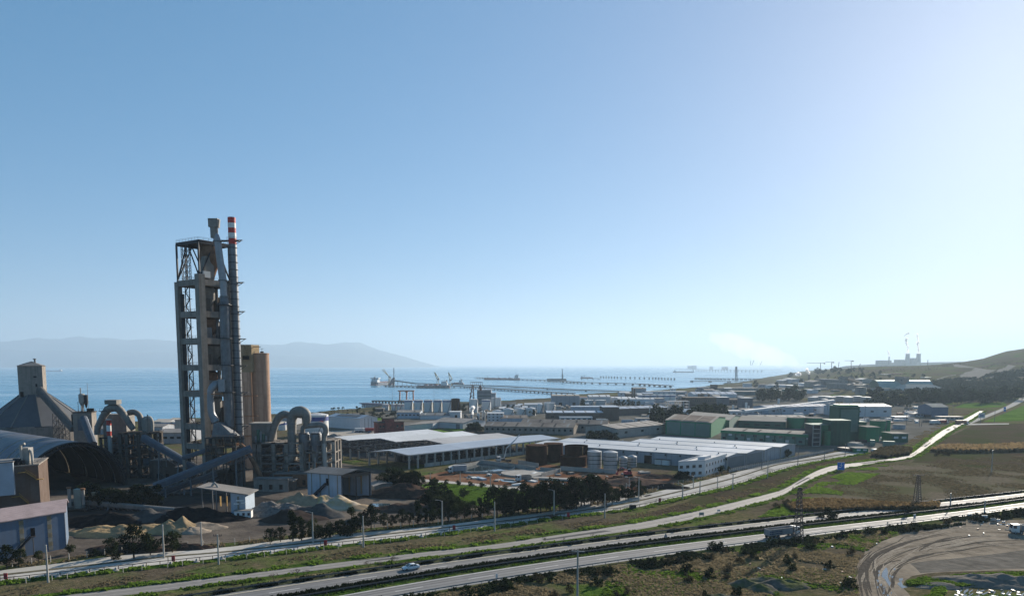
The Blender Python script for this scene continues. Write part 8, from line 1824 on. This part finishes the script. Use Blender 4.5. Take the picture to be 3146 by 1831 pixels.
# signs
p=PZ(2583,1446); h0=HT(p[1],2583,1443); h1=HT(p[1],2583,1420); wS=22/FPX*p[1]
t=thing("road_sign","blue direction sign on posts beside the frontage road","sign",v3(p,0)); bm_=M("sign_blue",(.01,.16,.55),.5,var=.05)
MB().box(p[0],p[1],h0,wS,.15,h1-h0).build("panel",bm_,t); b=MB()
for dx in (-.35,.35): b=MB(); b.beam((p[0]+dx*wS,p[1]+.15,0),(p[0]+dx*wS,p[1]+.15,h1),.18); b.build("post",galv,t)
for x0,z0,w_,hh in ((-.3,.3,.28,.12),(.02,.35,.04,.6),(.1,.55,.1,.06),(-.2,.6,.2,.05)): MB().box(p[0]+x0*wS+w_*wS/2,p[1]-.1,h0+z0*(h1-h0),w_*wS,.03,hh*(h1-h0)).build("legend",white_p,t)
def signboard(label,x,yb,yt,w,mat,legend=None,name="billboard",rz=0.0,ybot=None):
    p=G(x,yb); h1=HT(p[1],x,yt); hb_=HT(p[1],x,ybot or (yb-(yb-yt)*.35)); wd=w/FPX*p[1]; t=thing(name,label,"sign",v3(p,0)); MB().box(p[0],p[1],hb_,wd,.12,h1-hb_,rz).build("panel",mat,t)
    for s_ in (-.38,.38): MB().beam((p[0]+s_*wd*math.cos(rz),p[1]+.12+s_*wd*math.sin(rz),0),(p[0]+s_*wd*math.cos(rz),p[1]+.12+s_*wd*math.sin(rz),h1),.12).build("post",steel_mid,t)
    MB().box(p[0],p[1]-.08,hb_+(h1-hb_)*.35,wd*.6,.02,(h1-hb_)*.22,rz).build("legend",legend or steel_dk,t)
for i,(x,yb,yt,w) in enumerate(((2979,1588,1578,14),(3000,1594,1583,15),(3024,1596,1582,18),(3051,1604,1590,17),(3067,1606,1594,10),(3083,1608,1600,9))): signboard(["first white board from the left in the turning row","second white board from the left in the turning row","third white board with dark mark in turning row","empty frame board in the turning row","small square board in the turning row","last small board in the turning row"][i],x,yb,yt,w,tank_w if i!=3 else conc_lt,M("mark_grey",(.3,.33,.4)) if i!=2 else steel_dk)
signboard("leaning billboard on the highway edge",2809,1606,1579,10,panel_white,M("sign_faded",(.4,.2,.2)),rz=.5,ybot=1592)
signboard("narrow road sign right of the dump truck",2727,1614,1602,5,M("sign_slate",(.2,.24,.26)),None,"road_sign",.6); signboard("narrow pale road sign before the billboard",2770,1611,1601,5,M("sign_slate",(.2,.24,.26)),None,"road_sign",.3)
signboard("white sign board beside the frontage road",2155,1587,1573,15,conc_lt,None,"road_sign"); signboard("small red white sign beside the frontage road",2208,1573,1564,9,white_p,band_r,"road_sign"); signboard("white signboard beside the junction road",3015,1292,1268,20,panel_white,band_b,"road_sign"); signboard("blue sign at the hill road",3086,1270,1250,7,bm_,white_p,"road_sign")
p=PZ(2045,1662); t=thing("warning_sign","triangular warning sign on the highway median","sign",v3(p,0)); MB().beam(v3(p,0),v3(p,2.2),.1).build("post",galv,t); b=MB(); b.add([(p[0]-.6,p[1],1.2),(p[0]+.6,p[1],1.2),(p[0],p[1],2.5),(p[0]-.6,p[1]+.06,1.2),(p[0]+.6,p[1]+.06,1.2),(p[0],p[1]+.06,2.5)],[(0,1,2),(5,4,3),(0,3,4,1),(1,4,5,2),(2,5,3,0)]); b.build("plate",M("sign_back",(.25,.26,.27),.5,.4),t)
# kilometre plate at lower left of the near carriageway
p=PZ(1526,1776); o=MB().box(p[0],p[1],0,.5,.1,1.2).build("marker_plate",tank_w); tag(o,"small white kilometre plate at the near guard rail","marker")
# ---------- white saloon car on the highway
cp=PZ(1276,1752); Cc=mid(HAU,HAL,.36); i=min(range(len(Cc)),key=lambda k:math.dist(Cc[k],cp)); cp=Cc[i]; dx,dy=Cc[i-1][0]-Cc[i+1][0],Cc[i-1][1]-Cc[i+1][1]; rz=math.atan2(dy,dx)
def saloon(label,p,rz,mat):
    t=thing("saloon_car",label,"car",v3(p,.05)); c,s=math.cos(rz),math.sin(rz)
    def T(x,y,z): return (p[0]+c*x-s*y,p[1]+s*x+c*y,.05+z)
    # body as a lofted shell of cross sections along its length
    st_=[(-2.28,.42,.78,.70),(-2.15,.30,.98,.84),(-1.5,.24,1.02,.9),(-.6,.22,1.0,.91),(.6,.22,.98,.91),(1.2,.22,.94,.9),(1.9,.26,.84,.86),(2.25,.34,.7,.74),(2.3,.42,.6,.66)]
    b=MB(); n=8
    for x,z0,z1,w in st_:
        for y,z in ((-w*.9,z0),(-w,z0+.18),(-w,z0+(z1-z0)*.7),(-w*.86,z1),(w*.86,z1),(w,z0+(z1-z0)*.7),(w,z0+.18),(w*.9,z0)): b.v.append(T(x,y,z))
    for k in range(len(st_)-1):
        for j in range(n): b.f.append((k*n+j,(k+1)*n+j,(k+1)*n+(j+1)%n,k*n+(j+1)%n))
    b.f+=[tuple(range(n)),tuple(range((len(st_)-1)*n,len(st_)*n))[::-1]]; body=b.build("body",mat,t,smoothed=True)
    b=MB(); cs_=[(-1.75,.98,.98,.78),(-1.05,.98,1.4,.66),(-.3,.98,1.47,.64),(.35,.96,1.42,.65),(1.2,.93,.94,.76)]
    for x,z0,z1,w in cs_:
        for y,z in ((-w*1.1,z0),(-w,z1),(w,z1),(w*1.1,z0)): b.v.append(T(x,y,z))
    for k in range(4):
        for j in range(4): b.f.append((k*4+j,(k+1)*4+j,(k+1)*4+(j+1)%4,k*4+(j+1)%4))
    b.build("glasshouse",glass_dk,t,smoothed=True)
    b=MB(); b.hexa([T(-1.08,-.62,1.41),T(.36,-.62,1.43),T(.36,.62,1.43),T(-1.08,.62,1.41),T(-1.0,-.58,1.47),T(.25,-.58,1.5),T(.25,.58,1.5),T(-1.0,.58,1.47)]); b.build("roof",mat,t,smoothed=True)
    for sy in (-1,1):
        for x in (-.35,): b=MB(); b.beam(T(x,sy*.86,.98),T(x-.05,sy*.64,1.44),.1); b.build("pillar",mat,t)
        for xa,xb in ((1.18,.36),(-1.72,-1.06)): b=MB(); b.beam(T(xa,sy*.8,.96),T(xb,sy*.64,1.43),.09); b.build("pillar",mat,t)
        b=MB(); b.hexa([T(.75,sy*.92,.98),T(.95,sy*.92,.98),T(.95,sy*1.08,.98),T(.75,sy*1.08,.98),T(.78,sy*.92,1.12),T(.92,sy*.92,1.12),T(.92,sy*1.06,1.12),T(.78,sy*1.06,1.12)]); b.build("mirror",mat,t)
        b=MB(); b.hexa([T(2.1,sy*.5,.55),T(2.3,sy*.5,.55),T(2.24,sy*.78,.55),T(2.0,sy*.82,.55),T(2.08,sy*.5,.7),T(2.27,sy*.5,.68),T(2.2,sy*.77,.68),T(1.98,sy*.82,.72)]); b.build("headlight",M("lamp_clear",(.5,.52,.55),.15,spec=.6),t)
        b=MB(); b.hexa([T(-2.32,sy*.45,.7),T(-2.2,sy*.45,.7),T(-2.15,sy*.8,.7),T(-2.28,sy*.78,.7),T(-2.3,sy*.45,.85),T(-2.2,sy*.45,.85),T(-2.12,sy*.8,.85),T(-2.25,sy*.78,.85)]); b.build("tail_light",M("lamp_red",(.4,.02,.02),.3),t)
        for x in (-1.38,1.42):
            m=18; b=MB(); v=[]
            for off in (.66,.9):
                for j in range(m): a=2*math.pi*j/m; v.append(T(x+.33*math.cos(a),sy*off,.28+.33*math.sin(a)))
            b.add(v,[tuple(range(m)),tuple(range(2*m-1,m-1,-1))]+[(j,m+j,m+(j+1)%m,(j+1)%m) for j in range(m)]); wh=b.build("wheel",M("tyre_rubber",(.02,.02,.02)),t)
            b=MB(); v=[]
            for off in (.88,.93):
                for j in range(12): a=2*math.pi*j/12; v.append(T(x+.2*math.cos(a),sy*off,.28+.2*math.sin(a)))
            b.add(v,[tuple(range(12)),tuple(range(23,11,-1))]+[(j,12+j,12+(j+1)%12,(j+1)%12) for j in range(12)]); b.build("rim",steel_mid,t,wh)
    b=MB(); b.hexa([T(2.2,-.4,.36),T(2.34,-.4,.36),T(2.34,.4,.36),T(2.2,.4,.36),T(2.2,-.4,.55),T(2.31,-.4,.55),T(2.31,.4,.55),T(2.2,.4,.55)]); b.build("grille",black_m,t)
saloon("white saloon car driving on the far highway carriageway",cp,rz,M("car_paint_white",(.62,.63,.64),.25,spec=.6,var=.02))
# ---------- tipper lorry and the lorry at the right edge
cp=PZ(2428,1655); Cc=mid(HBU,HBL,.66); i=min(range(len(Cc)),key=lambda k:math.dist(Cc[k],cp)); cp=Cc[i]; dx,dy=Cc[i+1][0]-Cc[i-1][0],Cc[i+1][1]-Cc[i-1][1]
t=thing("tipper_lorry","dusty white articulated tipper lorry on the near highway carriageway","truck",v3(cp,.05)); truck_parts(t,cp,math.atan2(dy,dx),12.2,tank_w,M("tipper_grey",(.23,.23,.235),.7,var=.2,streak=.4),'tipper',2.3)
p=PZ(3128,1640); t=thing("tipper_lorry","white lorry raising dust at the right picture edge","truck",v3(p,.05)); truck_parts(t,(p[0]+3,p[1]),R(165),9.5,tank_w,M("tipper_grey",(.33,.33,.33)),'tipper',2.2)
# mounds and litter by the turning loop
for i,(x,y,rx,ry,h) in enumerate(((2290,1800,7,4,2.6),(2335,1812,6,4,2.2),(2395,1800,9,4.5,2.4),(2345,1785,7,3.5,1.8),(2420,1795,7,3.5,1.8),(2210,1840,9,4,1.8))):
    c=PZ(x,y); heap("spoil_mound",["leftmost grey mound on the front slope","grey mound in front of the mound group","broad grey mound in the middle of the group","low mound behind the front mounds","low mound at the right of the group","flat mound at the bottom edge"][i],(c[0],c[1]),rx*.75,ry*.8,h*.75,M("spoil_grey",(.12,.11,.095),.95,var=.35,scale=.6,bigc=(.08,.09,.04),big=.2,bump=.3,bscale=.9),40+i,n=22,cat="mound")
rnd=random.Random(44)
for i in range(70):
    if i<24: x,y=rnd.uniform(2930,3130),rnd.uniform(1812,1831)
    elif i<40: x,y=rnd.uniform(2560,2640),rnd.uniform(1735,1800)
    elif i<55: x,y=rnd.uniform(2950,3140),rnd.uniform(1600,1650)
    else: x,y=rnd.uniform(2200,2700),rnd.uniform(1650,1800)
    p=PZ(x,y); o=MB().box(p[0],p[1],.02,rnd.uniform(.3,1.1),rnd.uniform(.2,.5),rnd.uniform(.1,.4),rnd.uniform(0,3)).build("litter_block",rnd.choice([tank_w,conc_lt,tank_w,M("lorry_rust",(.25,.1,.06))])); tag(o,"pale litter scrap "+("inside the turning loop at the bottom" if i<24 else "left of the turning loop" if i<40 else "beside the white boards" if i<55 else "on the front slope"),"litter","litter around the turning loop")
b=MB(); P=[PZ(2905,1772),PZ(2960,1765),PZ(3040,1768),PZ(3146,1775)]
for i,(x,y,rx,ry,h) in enumerate(((3000,1785,14,5,2.6),(3080,1790,13,5,3.2),(3140,1795,12,5,2.8),(2890,1800,7,3,1.4))):
    c=PZ(x,y); heap("spoil_mound",["long grey bank inside the turning loop","second grey bank inside the turning loop","grey bank at the right picture edge","small dark mound among the weeds"][i],c,rx,ry,h*.7,M("grey_earth",(.13,.125,.12)),60+i,cat="mound")
# steel goods of the roofless frame's neighbour: row of black tanks
for i in range(6):
    p=G(1222+i*15,1350); t=thing("black_drum","black open drum in the row beside the brick building","drum",v3(p,0),"black drums beside the brick building"); MB().cyl(p[0],p[1]+2,0,3.6,2.0,n=14).build("shell",black_m,t,smoothed=True); MB().cyl(p[0],p[1]+2,3.6,3.8,2.1,n=14).build("rim",M("ochre_strip",(.4,.22,.1)),t)
# ================================================================== ships and harbour cranes
hull_d=M("hull_dark",(.05,.06,.09),.6,var=.15); hull_r=M("hull_red",(.2,.05,.04),.7,var=.2); ship_w=M("ship_white",(.62,.63,.64),.6,var=.08); crane_y=M("crane_yellow",(.38,.27,.1),.6,var=.15)
def ship(label,x0,x1,ywl,L,Bm,Hh,rz,house=.12,decks=4,cranes=0,hullm=hull_d,name="cargo_ship",hh=14):
    c=PZ((x0+x1)/2,ywl,SEA); t=thing(name,label,"ship",(c[0],c[1],SEA)); cs,sn=math.cos(rz),math.sin(rz)
    def T(x,y,z): return (c[0]+cs*x-sn*y,c[1]+sn*x+cs*y,SEA+z)
    st_=[(-.5,.7,.1),(-.45,.95,0),(.3,1,0),(.42,.7,.0),(.5,.05,.15)]; b=MB()
    for f,w,sh in st_:
        for y,z in ((-.85*w,-1),(-w,Hh*(1+sh)),(w,Hh*(1+sh)),(.85*w,-1)): b.v.append(T(f*L,y*Bm/2,z))
    for k in range(4):
        for j in range(4): b.f.append((k*4+j,(k+1)*4+j,(k+1)*4+(j+1)%4,k*4+(j+1)%4))
    b.f+=[(0,1,2,3),(19,18,17,16)]; b.build("hull",hullm,t)
    b=MB(); b.hexa([T(-.5*L,-Bm*.37,-.5),T(.42*L,-Bm*.44,-.5),T(.42*L,Bm*.44,-.5),T(-.5*L,Bm*.37,-.5),T(-.502*L,-Bm*.37,Hh*.3),T(.42*L,-Bm*.46,Hh*.3),T(.42*L,Bm*.46,Hh*.3),T(-.502*L,Bm*.37,Hh*.3)]); b.build("boot_top",hull_r,t)
    x=-.5*L+house*L*.6+4
    for k in range(decks):
        w=Bm*(.8-.06*k) if k<decks-1 else Bm*1.02; l=house*L*(1-.08*k); b=MB(); z0=Hh+hh*k/decks; z1=Hh+hh*(k+1)/decks-.1
        b.hexa([T(x-l/2,-w/2,z0),T(x+l/2,-w/2,z0),T(x+l/2,w/2,z0),T(x-l/2,w/2,z0),T(x-l/2,-w/2,z1),T(x+l/2,-w/2,z1),T(x+l/2,w/2,z1),T(x-l/2,w/2,z1)]); dk=b.build("deck_house",ship_w,t)
        b=MB(); b.hexa([T(x-l/2-.1,-w*.42,z0+1),T(x+l/2+.1,-w*.42,z0+1),T(x+l/2+.1,w*.42,z0+1),T(x-l/2-.1,w*.42,z0+1),T(x-l/2-.1,-w*.42,z0+1.9),T(x+l/2+.1,-w*.42,z0+1.9),T(x+l/2+.1,w*.42,z0+1.9),T(x-l/2-.1,w*.42,z0+1.9)]); b.build("window_strip",glass_dk,t,dk)
    MB().beam(T(x,0,Hh+hh),T(x,0,Hh+hh+9),.8).build("mast",steel_mid,t); MB().beam(T(x-house*L*.35,0,Hh),T(x-house*L*.35,0,Hh+hh+3),3.4).build("funnel",hull_d,t)
    for k in range(cranes):
        xx=-.2*L+k*.6*L/max(1,cranes-1); b=MB(); b.beam(T(xx,0,Hh),T(xx,0,Hh+9),1.6); b.beam(T(xx,0,Hh+9),T(xx+10,0,Hh+13),.9); b.build("deck_crane",steel_mid,t)
    for k in range(4): b=MB(); xx=-.22*L+k*.15*L; b.hexa([T(xx-.05*L,-Bm*.3,Hh),T(xx+.05*L,-Bm*.3,Hh),T(xx+.05*L,Bm*.3,Hh),T(xx-.05*L,Bm*.3,Hh),T(xx-.05*L,-Bm*.3,Hh+1.6),T(xx+.05*L,-Bm*.3,Hh+1.6),T(xx+.05*L,Bm*.3,Hh+1.6),T(xx-.05*L,Bm*.3,Hh+1.6)]); b.build("hatch_cover",hull_r,t)
    return t
ship("bulk carrier moored stern towards the camera at the jetty end",1162,1190,1182,150,26,9,R(78),.14,4,0,hh=14)
ship("dark cargo ship lying along the loader jetty",1286,1378,1191,90,18,7,R(176),.2,4,0,hh=11)
ship("small ship beyond the loader jetty",1396,1416,1180,40,11,4,R(170),.25,3,0,hh=9)
ship("tanker lying at the distant jetty",1490,1595,1167,150,24,7,R(178),.12,4,3,hull_r,hh=14)
ship("low far ship behind the clinker store tower",136,188,1141,190,22,5,R(178),.1,3,0,hh=12)
ship("far bulk carrier on the horizon",2029,2056,1126,260,40,14,R(178),.12,4,4,hh=24)
ship("tiny far boat on the horizon",2079,2086,1125.5,60,14,8,R(175),.3,2,0,hh=12)
ship("work barge with crane left of the bare piers",1787,1818,1162,58,18,4,R(2),.1,1,1,hull_r,hh=4)
ship("dredger barge beside the long row of piers",2072,2128,1144.5,170,30,8,R(2),.1,1,2,hh=8)
def jibcrane(label,x,yb,Y,pts,mat,name="harbour_crane",w=1.6,basew=6):
    t=thing(name,label,"crane",D(x,yb,Y)); P=[D(a,b_,Y) for a,b_ in pts]
    p0=P[0]; b=MB()
    for sx in (-1,1):
        for sy in (-1,1): b.beam((p0[0]+sx*basew/2,Y+sy*basew/2,SEA+3),(p0[0]+sx*1.2,Y+sy*1.2,P[1][2]),.9)
    b.build("portal",steel_dk if mat is steel_dk else mat,t)
    MB().box(P[1][0],Y,P[1][2]-1.5,basew*.8,basew*.7,4).build("cab",hull_d,t)
    for a,c in zip(P[1:-1],P[2:]): MB().beam(a,c,w).build("boom",mat,t)
    return t
def dY(x,y): return PZ(x,y,SEA)[1]
Yc=dY(1200,1186)
jibcrane("ship loader with two raised yellow booms",1197,1186,Yc,[(1196,1184),(1196,1158),(1178,1133)],crane_y); jibcrane("second raised boom of the ship loader",1199,1186,Yc+12,[(1199,1184),(1199,1160),(1174,1136)],crane_y)
t=thing("harbour_tower","dark slim tower beside the ship loader","tower",D(1209,1186,Yc)); MB().beam((D(1209,1186,Yc)[0],Yc,SEA+2),D(1210,1160,Yc),6).build("base",steel_dk,t); MB().beam(D(1210,1162,Yc),D(1210,1130,Yc),2.0).build("mast",steel_dk,t)
MB().beam(D(1196,1186,Yc),D(1208,1164,Yc),7).build("housing",hull_d,t)
t=thing("conveyor_gallery","long gallery sloping from the ship loader along the jetty","conveyor",D(1216,1172,Yc)); MB().beam(D(1212,1169,Yc),D(1275,1178,Yc+20),4,3.5).build("gallery",steel_dk,t); MB().beam(D(1275,1178,Yc+20),D(1390,1181,Yc+20),4,3.0).build("gallery",steel_dk,t)
for k in range(5): p=D(1222+k*14,1172+k*1.6,Yc); MB().beam((p[0],Yc,SEA),p,1.2).build("leg",steel_dk,t)
Yc=dY(1340,1189)
jibcrane("left yellow grab crane on the dark cargo ship quay",1343,1186,Yc,[(1345,1186),(1346,1166),(1341,1162),(1335,1143),(1350,1166)],crane_y,w=2.2,basew=8); jibcrane("right yellow grab crane on the dark cargo ship quay",1382,1186,Yc,[(1383,1186),(1384,1168),(1381,1163),(1378,1144),(1390,1166)],crane_y,w=2.2,basew=8)
Yc=dY(1728,1174); t=thing("harbour_tower","tall slim mast on the distant tanker jetty","tower",D(1728,1174,Yc)); MB().beam(D(1728,1174,Yc),D(1728,1150,Yc),5).build("base",steel_mid,t); MB().beam(D(1728,1152,Yc),D(1727,1133,Yc),2.4).build("mast",steel_mid,t); MB().box(D(1710,1168,Yc)[0],Yc,SEA+3,70,14,10).build("pump_house",conc,t)
Yc=dY(2263,1172); t=thing("harbour_tower","open lattice tower on the far quay","tower",D(2263,1172,Yc))
for dx in (-2.5,2.5): MB().beam(D(2262+dx,1170,Yc),D(2262+dx*.6,1126,Yc),3).build("mast",steel_mid,t)
for i,(x,w,yt,yb) in enumerate(((2118,10,1124,1134),(2132,14,1123,1134),(2185,8,1126,1135),(2222,8,1127,1136),(2232,6,1127,1136))):
    Yc=PZ(x,yb,SEA)[1]; a=D(x,yb,Yc); o=MB().box(a[0],Yc,SEA,w/FPX*Yc,40,D(x,yt,Yc)[2]-SEA).build("jetty_house",panel_grey); tag(o,["first block on the far jetty under the horizon","second wider block on the far jetty","small block right on the far jetty","square block further right on the far jetty","narrow block at the right of the far jetty"][i],"building")
# labels for rows: number the members from left to right as the photograph shows them
ORD="first second third fourth fifth sixth seventh eighth ninth tenth eleventh twelfth thirteenth fourteenth fifteenth sixteenth seventeenth eighteenth nineteenth twentieth".split()
def ordn(i):
    if i<20: return ORD[i]
    n=i+1; t={2:"twenty",3:"thirty",4:"forty",5:"fifty"}.get(n//10)
    if t is None: return None
    return t+"-"+ORD[n%10-1] if n%10 else {2:"twentieth",3:"thirtieth",4:"fortieth",5:"fiftieth"}[n//10]
rows={}
for o in SC.objects:
    if o.parent is None and 'group' in o and o.get('label') and o.get('kind') is None: rows.setdefault((o['group'],o['label']),[]).append(o)
for (g,l),os_ in rows.items():
    if not 2<=len(os_)<=59 or len(l.split())>11: continue
    for i,o in enumerate(sorted(os_,key=lambda o:(o.location.x/max(o.location.y,1)) if o.type=='EMPTY' else sum(v.co.x for v in o.data.vertices)/max(1e-6,sum(v.co.y for v in o.data.vertices)))): o['label']=ordn(i)+" from the left: "+l
# ================================================================== haze
HZD = 8.0e-5
hb = MB(); hb.hexa([(-38000,-900,-40),(38000,-900,-40),(38000,29000,-40),(-38000,29000,-40),(-38000,-900,990),(38000,-900,990),(38000,29000,990),(-38000,29000,990)])
hm = bpy.data.materials.new("haze_air"); hm.use_nodes = True
for n in list(hm.node_tree.nodes):
    if n.type == 'BSDF_PRINCIPLED': hm.node_tree.nodes.remove(n)
vol = hm.node_tree.nodes.new("ShaderNodeVolumePrincipled")
vol.inputs["Color"].default_value = (.42,.55,.68,1); vol.inputs["Density"].default_value = HZD; vol.inputs["Anisotropy"].default_value = .28
hm.node_tree.links.new(vol.outputs[0], hm.node_tree.nodes["Material Output"].inputs["Volume"])
hz = hb.build("haze", hm); tag(hz, "thin bluish haze lying over the whole coast", "haze", kind="stuff")
